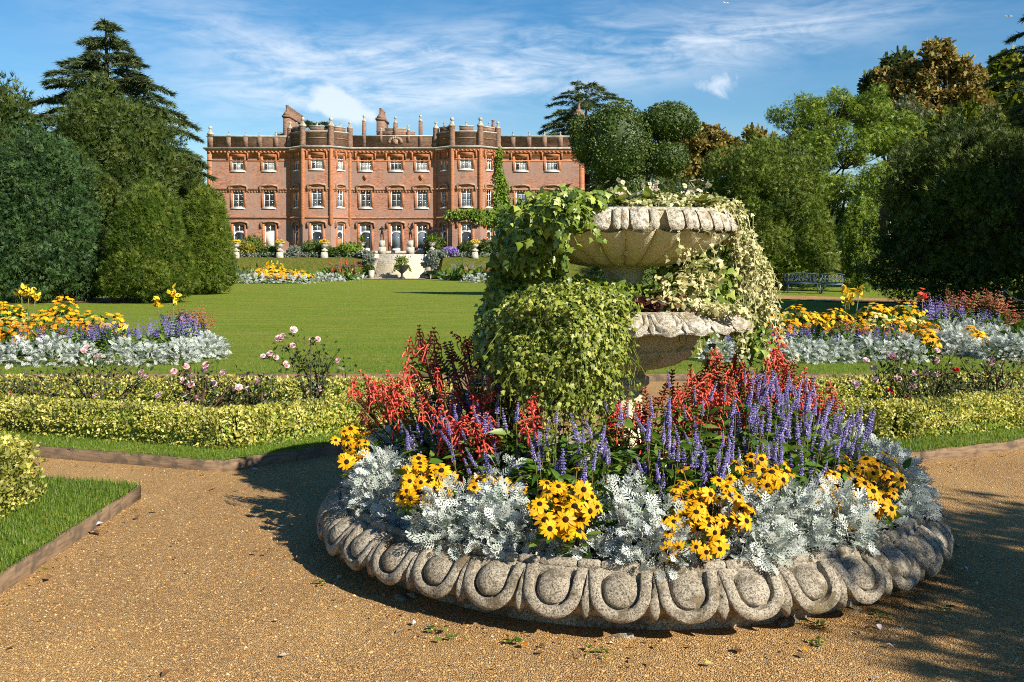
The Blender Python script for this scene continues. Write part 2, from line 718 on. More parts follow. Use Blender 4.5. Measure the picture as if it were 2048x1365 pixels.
def leafmat(name, stops, transl=.3, rough=.55, spec=.35, patch=None):
    """foliage: a colour per leaf, light passing through; patch=(colour, scale) adds slow drift of hue"""
    n = Nodes(name)
    a = n.N.new('ShaderNodeAttribute')
    a.attribute_name = 'rnd'
    oi = n.N.new('ShaderNodeObjectInfo')
    f = n.math('FRACT', n.math('ADD', a.outputs['Fac'], oi.outputs['Random']))
    c = n.ramp(f, stops)
    if patch:
        q = n.band(n.noise(n.world(), patch[1], 2), .45, .65)
        c = n.mix(q, c, n.mix(.6, c, patch[0]))
    n.color(c)
    n.b.inputs['Roughness'].default_value = rough
    n.b.inputs['Specular IOR Level'].default_value = spec
    if transl:
        t = n.N.new('ShaderNodeBsdfTranslucent')
        n.L.new(c, t.inputs[0])
        mx = n.N.new('ShaderNodeMixShader')
        mx.inputs[0].default_value = transl
        n.L.new(n.b.outputs[0], mx.inputs[1])
        n.L.new(t.outputs[0], mx.inputs[2])
        n.L.new(mx.outputs[0], n.out.inputs[0])
    return n.m


def plain(name, c, rough=.6, spec=.3, var=.12, scale=6.0, metal=0.0):
    n = Nodes(name)
    k = n.noise(n.world(), scale, 5)
    d = tuple(x * (1 - var * 2) for x in c)
    e = tuple(min(1, x * (1 + var)) for x in c)
    n.color(n.ramp(k, [(.3, d), (.7, e)]))
    n.b.inputs['Metallic'].default_value = metal
    return n.done(rough, spec)


def stone(name, base, dark, pale, speck=55, lichen=.5, moss=None, spk=1.0):
    n = Nodes(name)
    p = n.world()
    big = n.noise(p, 3.2, 5, .6)
    sp = n.noise(p, speck, 4, .7)
    c = n.mix(n.band(big, .35, .65), base, pale)
    c = n.mix(n.math('MULTIPLY', n.band(sp, .47, .60), .85 * spk), c, dark)
    c = n.mix(n.math('MULTIPLY', n.band(n.noise(p, speck * .3, 6, .75), .54, .64), .5 * spk), c, dark)
    c = n.mix(n.math('MULTIPLY', n.band(n.noise(p, speck * .62, 5, .7), .52, .66), .8), c, pale)
    c = n.mix(n.math('MULTIPLY', n.band(n.noise(p, 7, 6, .7), .52, .62), lichen), c, dark)
    if moss:
        c = n.mix(n.math('MULTIPLY', n.band(n.noise(p, 7, 5, .65), .57, .70), .5), c, moss)
    n.color(c)
    n.bump(n.math('ADD', n.math('MULTIPLY', sp, .6), n.noise(p, speck * 2.6, 3)), .8, .012)
    return n.done(.92, .15)


M = {}
M['gravel'] = None
n = Nodes('gravel')
p = n.world()
cell = n.voro(p, 145)
sx = n.N.new('ShaderNodeSeparateColor')
n.L.new(cell, sx.inputs[0])
c = n.ramp(sx.outputs[0], [(0, (.15, .085, .034)), (.2, (.36, .195, .068)), (.5, (.50, .285, .098)), (.8, (.60, .37, .145)), (1, (.80, .60, .34))])
edge = n.band(n.voro(p, 145, 'Distance'), .25, .62)
c = n.mix(n.math('MULTIPLY', edge, .45), c, (.19, .095, .032))
c = n.mix(n.math('MULTIPLY', n.band(n.noise(p, 1.6, 6, .65), .44, .68), .55), c, (.30, .165, .065))
c = n.mix(n.math('MULTIPLY', n.band(n.noise(n.world((1, .35, 1)), .7, 4, .6), .48, .66), .4), c, (.56, .35, .14))
c = n.mix(n.math('MULTIPLY', n.band(n.noise(p, .9, 3, .5), .5, .7), .3), c, (.6, .36, .13))
n.color(c)
n.bump(n.math('ADD', n.math('MULTIPLY', n.voro(p, 145, 'Distance'), -1.0), n.noise(p, 12, 3)), .9, .012)
M['gravel'] = n.done(.85, .25)


def grassmat(name, near):
    n = Nodes(name)
    p = n.world()
    a = n.noise(n.world((1.0, 3.4, 1)), .30, 6, .68)
    b = n.noise(p, 38 if near else 22, 5, .75)
    c = n.ramp(b, [(.30, (.055, .088, .010)), (.5, (.155, .225, .018)), (.72, (.27, .335, .04))])
    c = n.mix(n.math('MULTIPLY', n.band(a, .42, .64), .6), c, (.26, .245, .04))
    c = n.mix(n.math('MULTIPLY', n.band(n.noise(n.world((.5, 3, 1)), .8, 4, .6), .5, .72), .45), c, (.105, .15, .02))
    c = n.mix(n.math('MULTIPLY', n.band(n.noise(n.world((.6, 2.2, 1)), 1.1, 6, .7), .55, .70), .45), c, (.34, .28, .085))
    c = n.mix(n.math('MULTIPLY', n.band(n.noise(n.world((1, 1.6, 1)), 6, 4, .7), .52, .64), .4), c, (.07, .11, .012))
    n.color(c)
    n.bump(n.noise(p, 60, 3, .7), .9, .03)
    return n.done(.9, .1)


M['lawn'] = grassmat('lawn', False)
M['turf'] = grassmat('turf', True)
n = Nodes('bank_grass')
c = n.ramp(n.noise(n.world((1, .4, 1)), 5, 6, .75), [(.3, (.040, .060, .010)), (.5, (.105, .125, .020)), (.72, (.20, .185, .05))])
c = n.mix(n.math('MULTIPLY', n.band(n.noise(n.world(), .5, 4), .45, .65), .5), c, (.17, .135, .04))
n.color(c)
n.bump(n.noise(n.world(), 9, 4, .7), 1.0, .15)
M['bank'] = n.done(.95, .05)
M['soil'] = plain('soil', (.055, .033, .020), .95, .1, .35, 30)
M['board'] = None
n = Nodes('timber_board')
c = n.ramp(n.noise(n.obj((2, 2, 14)), 4, 6, .65), [(.3, (.095, .062, .038)), (.55, (.20, .132, .080)), (.8, (.27, .19, .12))])
c = n.mix(n.math('MULTIPLY', n.band(n.noise(n.world(), 9, 4), .5, .62), .7), c, (.075, .060, .045))
n.color(c)
M['board'] = n.done(.9, .1)

M['stone'] = stone('weathered_stone', (.36, .30, .215), (.058, .048, .035), (.56, .49, .38), 125, .7, (.30, .21, .08))
M['bowl'] = stone('bowl_stone', (.60, .52, .32), (.27, .23, .12), (.68, .61, .42), 30, .25, (.36, .35, .11), .12)  # lightened olive tone holds the bounce light on the bowl undersides
M['bowl_rim'] = stone('lichened_rim', (.42, .37, .28), (.15, .12, .075), (.60, .56, .48), 50, .5, (.40, .27, .07))
M['pale_stone'] = stone('pale_stone', (.47, .42, .34), (.22, .19, .15), (.60, .56, .48), 12, .4)
M['step_stone'] = stone('step_stone', (.50, .42, .29), (.28, .23, .15), (.62, .54, .40), 10, .3)


def brick(name, stops, fleck, pale=(.50, .38, .31), grey=None):
    n = Nodes(name)
    v = n.world((1, 1, 1))
    sp = n.N.new('ShaderNodeSeparateXYZ')
    n.L.new(v, sp.inputs[0])
    cb = n.N.new('ShaderNodeCombineXYZ')
    n.L.new(n.math('ADD', sp.outputs[0], sp.outputs[1]), cb.inputs[0])
    n.L.new(sp.outputs[2], cb.inputs[1])
    bt = n.N.new('ShaderNodeTexBrick')
    bt.inputs['Scale'].default_value = 1
    bt.inputs['Brick Width'].default_value = .235
    bt.inputs['Row Height'].default_value = .085
    bt.inputs['Mortar Size'].default_value = .008
    bt.inputs['Color1'].default_value = (0, 0, 0, 1)
    bt.inputs['Color2'].default_value = (1, 1, 1, 1)
    bt.inputs['Mortar'].default_value = (.5, .5, .5, 1)
    n.L.new(cb.outputs[0], bt.inputs['Vector'])
    f = n.math('ADD', n.math('MULTIPLY', bt.outputs['Color'], .55), n.math('MULTIPLY', n.noise(cb.outputs[0], 3.5, 5, .7), .45))
    c = n.ramp(f, stops)
    if grey:
        c = n.mix(n.math('MULTIPLY', n.band(n.noise(cb.outputs[0], .33, 4, .6), .42, .58), .75), c, grey)
        c = n.mix(n.math('MULTIPLY', n.band(n.noise(n.world((1, 1, .25)), .9, 5, .65), .5, .72), .45), c, (.14, .085, .065))
    c = n.mix(n.math('MULTIPLY', n.band(n.noise(cb.outputs[0], 5.5, 5, .8), .60, .70), fleck), c, pale)
    c = n.mix(bt.outputs['Fac'], c, n.mix(.5, c, (.42, .33, .26)))
    n.color(c)
    return n.done(.9, .1)


M['brick'] = brick('red_grey_brick', [(.15, (0.137, 0.063, 0.047)), (.45, (0.308, 0.130, 0.081)), (.75, (0.410, 0.175, 0.101)), (1, (0.462, 0.231, 0.148))], .55, (.56, .41, .33), grey=(.245, .165, .135))
M['brick_dark'] = brick('brown_brick', [(.15, (.085, .052, .040)), (.5, (.185, .10, .066)), (.9, (.29, .165, .11))], .25, (.34, .27, .21))
M['terracotta'] = brick('orange_brick', [(.15, (0.270, 0.084, 0.034)), (.5, (0.387, 0.136, 0.053)), (.9, (0.495, 0.198, 0.085))], .15, (.5, .32, .2))
M['hood'] = brick('moulded_brick', [(.15, (.16, .09, .06)), (.5, (.29, .17, .11)), (.9, (.38, .25, .17))], .4, (.5, .4, .32))
M['coping'] = plain('lead_and_stone_coping', (.42, .40, .37), .8, .2, .2, 3)
M['finial'] = plain('finial_stone', (.42, .37, .29), .9, .1, .3, 5)
M['white'] = plain('white_paint', (.78, .77, .74), .45, .4, .05, 3)
M['cream'] = plain('cream_door_paint', (.72, .68, .56), .5, .3, .06, 3)
M['oak'] = plain('oak_door', (.34, .17, .06), .6, .3, .15, 9)
M['slate'] = plain('lead_roof', (.13, .14, .16), .6, .3, .15, 2)
n = Nodes('window_glass')
n.color(n.ramp(n.noise(n.world((1, .2, .4)), .9, 2), [(.35, (.012, .014, .017)), (.65, (.05, .056, .062))]))
M['glass'] = n.done(.06, .9)
n = Nodes('curtained_glass')
n.color(n.ramp(n.noise(n.world((2.2, .3, .6)), 1.6, 3), [(.35, (.14, .15, .16)), (.6, (.42, .42, .40))]))
M['glass_pale'] = n.done(.12, .8)
n = Nodes('painted_sky_glass')  # bluish sky reflection is painted into the pane colour
n.color(n.ramp(n.noise(n.world((.8, .2, .5)), 1.3, 3), [(.35, (.05, .065, .085)), (.65, (.16, .19, .23))]))
M['glass_blue'] = n.done(.05, .9)
M['bronze'] = plain('dark_bronze', (.025, .024, .022), .4, .6, .3, 8, .6)
M['lead'] = plain('black_iron', (.03, .032, .035), .5, .4, .2, 9)

# ------------------------------------------------------------------ ground, paths, lawn, bank, terrace
ZV, ZL = .08, .08
HY = 92.0                       # distance of the house front
K = HY / FPX                    # metres per photograph pixel on the house front


def sheet(name, poly, z, mat):
    g = G()
    g.add([(x, y, z) for x, y in poly], [list(range(len(poly)))])
    return struct(g.obj(name, mat))


sheet('ground', [(-2500, -800), (2500, -800), (2500, 4000), (-2500, 4000)], -.03, M['lawn'])


def gravel_surface():
    nx, ny = 150, 160
    xs = np.linspace(-13, 13, nx)
    ys = np.linspace(-4, 13.32, ny)
    X, Y = np.meshgrid(xs, ys)
    D = np.stack([X.ravel(), Y.ravel(), np.zeros(X.size)], 1)
    Z = .006 * lump(D, 5, .9) + .003 * lump(D, 6, 3.1)
    V = np.stack([X.ravel(), Y.ravel(), Z - .004], 1)
    i = (np.arange(ny - 1)[:, None] * nx + np.arange(nx - 1)[None]).ravel()
    F = np.stack([i, i + 1, i + nx + 1, i + nx], 1)
    struct(link('gravel_path', mesh_np('gravel_path', V, [F], M['gravel'], smooth=True)))
    # loose stones lying on it, near the camera
    m = 44000
    Yr = 3.6 / (1 - rng.random(m) * .66)
    Xr = (rng.random(m) * 2 - 1) * (Yr * .54 + .25)
    pos = np.stack([Xr, Yr, np.zeros(m)], 1)
    pos[:, 2] = .006 * lump(pos * [1, 1, 0], 5, .9) + .003 * lump(pos * [1, 1, 0], 6, 3.1) - .003
    keep = np.hypot(Xr - BX, Yr - BY) > 1.66
    pos = pos[keep]
    R = frames(np.stack([rng.normal(size=len(pos)), rng.normal(size=len(pos)), rng.normal(size=len(pos)) * .1], 1), np.array([[0, 0, 1.0]]) + rng.normal(size=(len(pos), 3)) * .15)
    s = rng.gamma(3.0, .0011, len(pos)) + .0024
    sc = np.stack([s * 1.1, s * 1.5, s * 1.3], 1)
    stuff_mesh('gravel_stones', PEBBLE, pos, R, sc, M['pebble'])['label'] = 'loose golden brown gravel stones lying on the path'


BX, BY = .66, 5.9               # axis of the stone basin
M['pebble'] = leafmat('pebbles', [(0, (.15, .09, .04)), (.2, (.36, .19, .065)), (.55, (.52, .30, .10)), (.88, (.60, .37, .15)), (1, (.74, .55, .33))], 0, .8, .2)
gravel_surface()


def raised_sheet(name, poly, z, mat):
    """turf with a slightly uneven edge, kept inside its boards"""
    pts = []
    n = len(poly)
    Q = np.array(poly, float)
    E = unit(np.roll(Q, -1, 0) - Q)
    Nn = np.stack([-E[:, 1], E[:, 0]], 1)
    B = unit(Nn + np.roll(Nn, 1, 0))
    poly = Q + B * (.024 / np.maximum(.4, (B * Nn).sum(1)))[:, None]
    for i in range(n):
        a, b = np.array(poly[i]), np.array(poly[(i + 1) % n])
        m = max(1, int(np.linalg.norm(b - a) / .12))
        for k in range(m):
            q = a + (b - a) * k / m
            pts.append(q + rng.normal(size=2) * .003)
    g = G()
    g.prism([tuple(q) for q in pts], z - .06, z)
    return struct(g.obj(name, mat))


def edging(name, label, pts, h=.085, th=.03, group='timber edging boards'):
    """boards on edge along the turf"""
    t = thing(name, label, 'edging', (pts[0][0], pts[0][1], 0), group)
    b0 = np.array([pts[0][0], pts[0][1]])
    for i in range(len(pts) - 1):
        a, b = np.array(pts[i], float), np.array(pts[i + 1], float)
        L = np.linalg.norm(b - a)
        m = max(1, int(round(L / 2.4)))
        d = (b - a) / L
        s = np.array([d[1], -d[0]])
        for k in range(m):
            p, q = a + d * (L * k / m + .003), a + d * (L * (k + 1) / m - .003)
            g = G()
            nseg = 8
            V, F = [], []
            for j in range(nseg + 1):
                c = p + (q - p) * j / nseg - b0
                hh = h + rng.normal() * .003
                o = s * rng.normal() * .003
                V += [(*(c + o), -.02), (*(c + o), hh), (*(c - s * th), hh), (*(c - s * th), -.02)]
            for j in range(nseg):
                e = j * 4
                F += [[e, e + 4, e + 5, e + 1], [e + 1, e + 5, e + 6, e + 2], [e + 2, e + 6, e + 7, e + 3]]
            F += [[0, 1, 2, 3], [nseg * 4 + 3, nseg * 4 + 2, nseg * 4 + 1, nseg * 4]]
            g.add(V, F)
            g.obj('board', M['board'], t)
    return t


LEFT_BED = [(-9, 9.98), (-4.25, 8.30), (-2.19, 7.57), (-1.41, 8.33), (-.35, 9.36), (-.35, 10.85), (-9, 11.2)]
RIGHT_BED = [(1.75, 10.85), (1.75, 9.0), (2.95, 7.80), (3.24, 7.94), (4.35, 8.49), (9, 10.8), (9, 12.0)]
NEAR_BED = [(-2.5, 6.75), (-8.5, 8.87), (-8.5, 1.5), (-2.42, 1.5)]
raised_sheet('grass_verge', LEFT_BED, ZV, M['turf'])
raised_sheet('grass_verge', RIGHT_BED, ZV, M['turf'])
raised_sheet('grass_verge', NEAR_BED, ZV, M['turf'])
edging('timber_edging', 'timber edging board round the rose bed left of the basin', LEFT_BED[:5])
edging('timber_edging', 'timber edging board round the rose bed right of the basin', RIGHT_BED[1:6])
edging('timber_edging', 'timber edging board of the grass triangle nearest on the left', [(-2.42, 1.5), (-2.5, 6.75), (-8.5, 8.87)])
edging('timber_edging', 'long timber edging board along the front of the main lawn', [(-16, 13.36), (16, 13.36)])


def lawn_surface():
    nx, ny = 120, 90
    xs = np.linspace(-75, 75, nx)
    ys = 13.38 + (84.6 - 13.38) * np.linspace(0, 1, ny) ** 1.5
    X, Y = np.meshgrid(xs, ys)
    D = np.stack([X.ravel(), Y.ravel(), np.zeros(X.size)], 1)
    Z = ZL + .02 * lump(D, 15, .12) * np.clip((Y.ravel() - 14) / 10, 0, 1)
    V = np.stack([X.ravel(), Y.ravel(), Z], 1)
    i = (np.arange(ny - 1)[:, None] * nx + np.arange(nx - 1)[None]).ravel()
    F = np.stack([i, i + 1, i + nx + 1, i + nx], 1)
    struct(link('lawn', mesh_np('lawn', V, [F], M['lawn'], smooth=True)))


lawn_surface()
g = G()                                                            # grass bank below the terrace
bx = np.linspace(-45, 40, 86)
prof = [(83.6, ZL - .02), (84.4, .35), (86.2, 1.45), (86.9, 1.80), (87.6, 1.92), (90.2, 2.22), (92.6, 2.30)]
V, F = [], []
for j, (yy, zz) in enumerate(prof):
    for i, x in enumerate(bx):
        V.append((x, yy, zz + .03 * math.sin(x * 1.3 + j) * (1 if 0 < j < 4 else 0) - (1.3 if -12.3 < x < -6.6 and 0 < j < 5 else 0)))
for j in range(len(prof) - 1):
    for i in range(len(bx) - 1):
        a = j * len(bx) + i
        F.append([a, a + 1, a + len(bx) + 1, a + len(bx)])
g.add(V, F)
struct(g.obj('grass_bank', M['bank'], smooth=True))
sheet('garden_path', [(-21, 36.6), (-13.6, 35.6), (-14.4, 39.6), (-22, 41.5)], ZL + .03, M['gravel'])
sheet('garden_path', [(8.6, 43.0), (12.0, 36.2), (26, 33.6), (27, 36.0), (15, 39.4), (10.6, 44.6)], ZL + .03, M['gravel'])
sheet('garden_path', [(-13.3, 82.4), (-7.2, 82.4), (-7.2, 84.2), (-13.3, 84.2)], ZL + .04, M['step_stone'])

# ------------------------------------------------------------------ the house
house = thing('manor_house', 'three storey red brick manor house with battlements and two canted bays', 'house', (0, HY, 2.3))
HB = np.array([0, HY, 2.3])


def hx(px):
    return (px - CXP) * K


def hz(py):
    return CAMZ + (HOR - py) * K


def hobj(g, name, mat, smooth=False, parent=None, kind=None, sharp=35):
    me = g.mesh(name, mat, smooth, sharp if smooth else None)
    me.transform(Matrix.Translation(Vector(-HB)))
    return link(name, me, parent or house, kind)


ZG, ZC = 2.25, hz(297)          # foot and cornice of the walls
BAYS = [(hx(640), 2.75, 1.28, 1.5), (hx(934), 2.85, 1.28, 1.5)]


def bay_pts(b):
    cx, w, f, d = b
    return [(cx - w, HY), (cx - f, HY - d), (cx + f, HY - d), (cx + w, HY)]


XL, XR = hx(415), hx(1168)
PLAN = [(XL, HY + 16), (XL, HY)] + bay_pts(BAYS[0]) + bay_pts(BAYS[1]) + [(XR, HY), (XR, HY + 16)]


def sweep(poly, prof):
    """a moulding along the wall line; prof = closed outline of (outwards, z)"""
    P = np.array(poly, float)
    n, m = len(P), len(prof)
    off = []
    for i in range(n):
        ds = []
        if i > 0:
            ds.append(unit(P[i] - P[i - 1]))
        if i < n - 1:
            ds.append(unit(P[i + 1] - P[i]))
        ns = [np.array([d[1], -d[0]]) for d in ds]
        b = unit(sum(ns))
        off.append(b / max(.3, float(b @ ns[0])))
    V = [(*(P[i] + off[i] * o), z) for i in range(n) for (o, z) in prof]
    F = []
    for i in range(n - 1):
        for k in range(m):
            a, b = i * m + k, i * m + (k + 1) % m
            F.append([a, a + m, b + m, b])
    F += [list(range(m)), list(range((n - 1) * m, n * m))[::-1]]
    return G().add(V, F)


def rect(o0, o1, z0, z1):
    return [(o0, z0), (o1, z0), (o1, z1), (o0, z1)]


WIN = {  # kind: (width, z0, z1, columns, rows)
    'top': (1.12, hz(342), hz(314), 3, 2), 'mid': (1.0, hz(416), hz(376), 2, 3), 'low': (1.0, hz(505), hz(449), 2, 0),
    'top_slim': (.62, hz(342), hz(314), 2, 2), 'mid_slim': (.62, hz(416), hz(376), 2, 3), 'low_slim': (.66, hz(505), hz(449), 1, 0),
    'door': (1.0, hz(505), hz(449), 2, -1)}
PANELS = []
for a, b in zip(PLAN[:-1], PLAN[1:]):
    PANELS.append((np.array(a), np.array(b), []))


def put(panel, s, kinds):
    PANELS[panel][2].extend([(s, k) for k in kinds])


for px in (476, 538):
    put(1, hx(px) - XL, ['top', 'mid'])
put(1, hx(478) - XL, ['low'])
put(1, hx(540) - XL, ['door'])
for base in (2, 6):
    for q, k in ((0, '_slim'), (1, ''), (2, '_slim')):
        L = np.linalg.norm(PANELS[base + q][1] - PANELS[base + q][0])
        put(base + q, L / 2, ['top' + k, 'mid' + k, 'low' + k])
x5 = PANELS[5][0][0]
for px in (731, 792, 844):
    put(5, hx(px) - x5, ['top', 'mid', 'low'])
x9 = PANELS[9][0][0]
for px in (1042, 1104):
    put(9, hx(px) - x9, ['top', 'mid', 'low'])

REV = .2


def wall_mesh(a, b, wins, z0, z1):
    d = unit(b - a)
    nrm = np.array([d[1], -d[0]])
    L = np.linalg.norm(b - a)
    ss = sorted({0.0, float(L)} | {s + e * WIN[k][0] / 2 for s, k in wins for e in (-1, 1)})
    zs = sorted({z0, z1} | {max(z0, WIN[k][1]) for _, k in wins} | {WIN[k][2] for _, k in wins})
    V, F = [], []

    def P(s, z, w=0.0):
        q = a + d * s + nrm * w
        V.append((q[0], q[1], z))
        return len(V) - 1

    def hole(s, z):
        return any(abs(s - c) < WIN[k][0] / 2 and WIN[k][1] < z < WIN[k][2] for c, k in wins)

    for i in range(len(ss) - 1):
        for j in range(len(zs) - 1):
            if not hole((ss[i] + ss[i + 1]) / 2, (zs[j] + zs[j + 1]) / 2):
                F.append([P(ss[i], zs[j]), P(ss[i + 1], zs[j]), P(ss[i + 1], zs[j + 1]), P(ss[i], zs[j + 1])])
    for c, k in wins:
        w, q0, q1 = WIN[k][0] / 2, max(z0, WIN[k][1]), WIN[k][2]
        for (s0, s1, e0, e1) in ((c - w, c - w, q0, q1), (c + w, c + w, q1, q0), (c - w, c + w, q1, q1), (c + w, c - w, q0, q0)):
            F.append([P(s0, e0), P(s1, e1), P(s1, e1, -REV), P(s0, e0, -REV)])
    return G().add(V, F)


_win = {}


def arch(w, zb, rise, n=8):
    """points of a flat arch from right to left springing"""
    return [(w * math.cos(PI * k / n), zb + rise * math.sin(PI * k / n) ** .8) for k in range(n + 1)]


def window_meshes(kind):
    if kind in _win:
        return _win[kind]
    w, z0, z1, nc, nr = WIN[kind]
    h = z1 - z0
    hw = w / 2
    fr, panes, sill = G(), [], None
    y0, y1 = .10, .16
    t = .085 if 'slim' not in kind else .075
    top = h - .02
    fr.box(-hw, -hw + t, y0, y1, 0, h).box(hw - t, hw, y0, y1, 0, h).box(-hw + t, hw - t, y0, y1, h - .10, h).box(-hw + t, hw - t, y0, y1, 0, .10)
    ix0, ix1 = -hw + t, hw - t

    def pane(x0, x1, zz0, zz1):
        panes.append(((x0 + x1) / 2, (zz0 + zz1) / 2, x1 - x0, zz1 - zz0))

    if nr > 0:
        bw = .05
        zz = [.10 + (h - .20) * k / nr for k in range(nr + 1)]
        xx = [ix0 + (ix1 - ix0) * k / nc for k in range(nc + 1)]
        for k in range(1, nc):
            fr.box(xx[k] - bw / 2, xx[k] + bw / 2, y0 + .005, y1 - .005, .10, h - .10)
        for k in range(1, nr):
            for j in range(nc):
                e = bw * (.9 if k == nr - 1 else .55)
                fr.box(xx[j] + bw / 2 * (j > 0), xx[j + 1] - bw / 2 * (j < nc - 1), y0 + .008, y1 - .008, zz[k] - e / 2, zz[k] + e / 2)
        for j in range(nc):
            for k in range(nr):
                pane(xx[j], xx[j + 1], zz[k], zz[k + 1])
        sill = G().box(-hw - .12, hw + .12, -.10, .10, -.11, -.003)
    else:
        zt = h - .70
        fr.box(ix0, ix1, y0, y1, zt, zt + .09)
        if nc > 1:
            fr.box(-.03, .03, y0 + .004, y1 - .004, zt + .09, h - .10)
        fr.box(ix0, ix1, y0, y1, .10, .34)
        if nr == 0:
            cx = (ix1 - ix0) / 2
            fr.plate([(ix0, zt)] + [(-q[0], q[1]) for q in arch(cx, zt - .34, .30)] + [(ix1, zt)], y0 + .002, y1 - .002)
        for j in range(nc):
            pane(ix0 + (ix1 - ix0) * j / nc, ix0 + (ix1 - ix0) * (j + 1) / nc, zt + .09, h - .10)
        if nr == 0:
            pane(ix0, ix1, .34, zt)
    sur = G()
    q = .24 if 'slim' not in kind else .16
    o = -.025
    zb = max(0.0, 0)
    sur.box(-hw - q, -hw - .002, o, .06, zb, h + .02).box(hw + .002, hw + q, o, .06, zb, h + .02)
    pts = arch(hw + .0, h - .16, .14)
    H = .42 if 'top' in kind else .30
    sur.plate([(-hw - q, h + .022), (-hw, h + .022)] + pts[::-1] + [(hw, h + .022), (hw + q, h + .022), (hw + q, h + H), (-hw - q, h + H)], o - .004, .095)
    hood = G()
    out = -.15
    ho = hw + q + .04
    if 'top' in kind:
        for s in (-1, 1):
            hood.box(min(s * ho, s * (ho + .12)), max(s * ho, s * (ho + .12)), out, .02, h - .22, h + H)
        hood.plate([(-ho, h + .22), *[(-x, z) for x, z in arch(ho, h + .22, .14)], (ho, h + .22), (ho, h + .40), (-ho, h + .40)], out + .03, .02)
    else:
        a0 = arch(ho + .12, h + .10, .24)
        a1 = arch(ho - .04, h + .02, .16)
        hood.plate([(ho + .12, h - .30)] + a0 + [(-ho - .12, h - .30), (-ho - .0, h - .38), (-ho + .02, h - .2)] + a1[::-1] + [(ho - .02, h - .2), (ho, h - .38)], out, .02)
    r = dict(frame=fr.mesh('window', M['white']), sur=sur.mesh('window_surround', M['terracotta']),
             hood=hood.mesh('hood_mould', M['terracotta'] if 'top' in kind else M['hood']), panes=panes, sill=sill.mesh('sill', M['white']) if sill else None)
    _win[kind] = r
    return r


_pane = {}


def pane_mesh(w, h, mat):
    k = (round(w, 3), round(h, 3), mat.name)
    if k not in _pane:
        _pane[k] = G().box(-w / 2, w / 2, 0, .012, -h / 2, h / 2).mesh('pane', mat)
    return _pane[k]


for pi, (a, b, wins) in enumerate(PANELS):
    if pi == 0:
        wins = []
    hobj(wall_mesh(a, b, wins, ZG - .1, ZC), 'wall', M['brick'])
    d = unit(b - a)
    nrm = np.array([d[1], -d[0]])
    rz = math.atan2(d[1], d[0])
    for s, k in wins:
        wm = window_meshes(k)
        z0 = WIN[k][1]
        c = a + d * s
        M4 = Matrix.Translation(Vector((c[0], c[1], z0)) - Vector(HB)) @ Matrix.Rotation(rz, 4, 'Z')
        f = link('window' if k != 'door' else 'door', wm['frame'], house, None, M4)
        link('window_surround', wm['sur'], house, None, M4)
        link('hood_mould', wm['hood'], house, None, M4)
        pale = 'top' in k
        wr = random.choice((.05, .3, .8))
        for i, (x, z, w, h) in enumerate(wm['panes']):
            mt = M['glass_pale'] if pale and (random.random() < .8) else (M['glass_blue'] if random.random() < wr else M['glass'])
            link('pane', pane_mesh(w, h, mt), f, None, Matrix.Translation((x, .135 + .002 * (i % 2), z)))
        if k == 'door':
            G().box(-.42, .42, .11, .15, .345, WIN[k][2] - z0 - .705).obj('door_leaf', M['cream'], f)
        elif k == 'low_slim':
            G().box(-.25, .25, .105, .13, .345, 1.25).obj('door_leaf', M['oak'], f)
        if wm['sill']:
            link('sill', wm['sill'], f)
hobj(sweep(PLAN, [(.0, ZC - .95), (.02, ZC - .95), (.03, ZC - .30), (.16, ZC - .22), (.16, ZC - .14), (.0, ZC - .14)]), 'frieze', M['terracotta'])
hobj(sweep(PLAN, [(-.1, ZC - .13), (.26, ZC - .13), (.34, ZC - .03), (.34, ZC + .04), (-.1, ZC + .10)]), 'cornice', M['coping'])
for zz, mt, nm in ((hz(379), M['hood'], 'string_course'), (hz(436), M['terracotta'], 'string_course')):
    hobj(sweep(PLAN, rect(0, .07, zz - .10, zz + .07)), nm, mt)
hobj(sweep(PLAN, rect(0, .03, hz(322) - .05, hz(322) + .05)), 'string_course', M['terracotta'])
hobj(sweep(PLAN, rect(0, .09, ZG - .1, ZG + .25)), 'plinth', M['pale_stone'])
dent = G()                                                         # dentils under the cornice and string
for a, b, _ in PANELS[1:-1]:
    d = unit(b - a)
    nr = np.array([d[1], -d[0]])
    L = np.linalg.norm(b - a)
    for (zz, hh, o, st) in ((ZC - .42, .16, .15, .36), (hz(379) - .26, .12, .08, .26)):
        m = int(L / st)
        for k in range(m):
            p = a + d * (L * (k + .5) / m)
            e = st * .26
            c = [p - d * e, p + d * e, p + d * e + nr * o, p - d * e + nr * o]
            dent.prism([tuple(q) for q in c], zz, zz + hh)
hobj(dent, 'dentils', M['terracotta'], kind='stuff')
ZP = hz(272)
TH = .35


def parapet(pts, z0, z1, name='parapet'):
    hobj(sweep(pts, [(-TH, z0), (0.0, z0), (0.0, z1 - .18), (.05, z1 - .15), (.05, z1 - .1), (-TH, z1 - .1)]), name, M['brick_dark'])
    hobj(sweep(pts, rect(-TH - .03, .09, z1 - .098, z1)), 'coping', M['coping'])


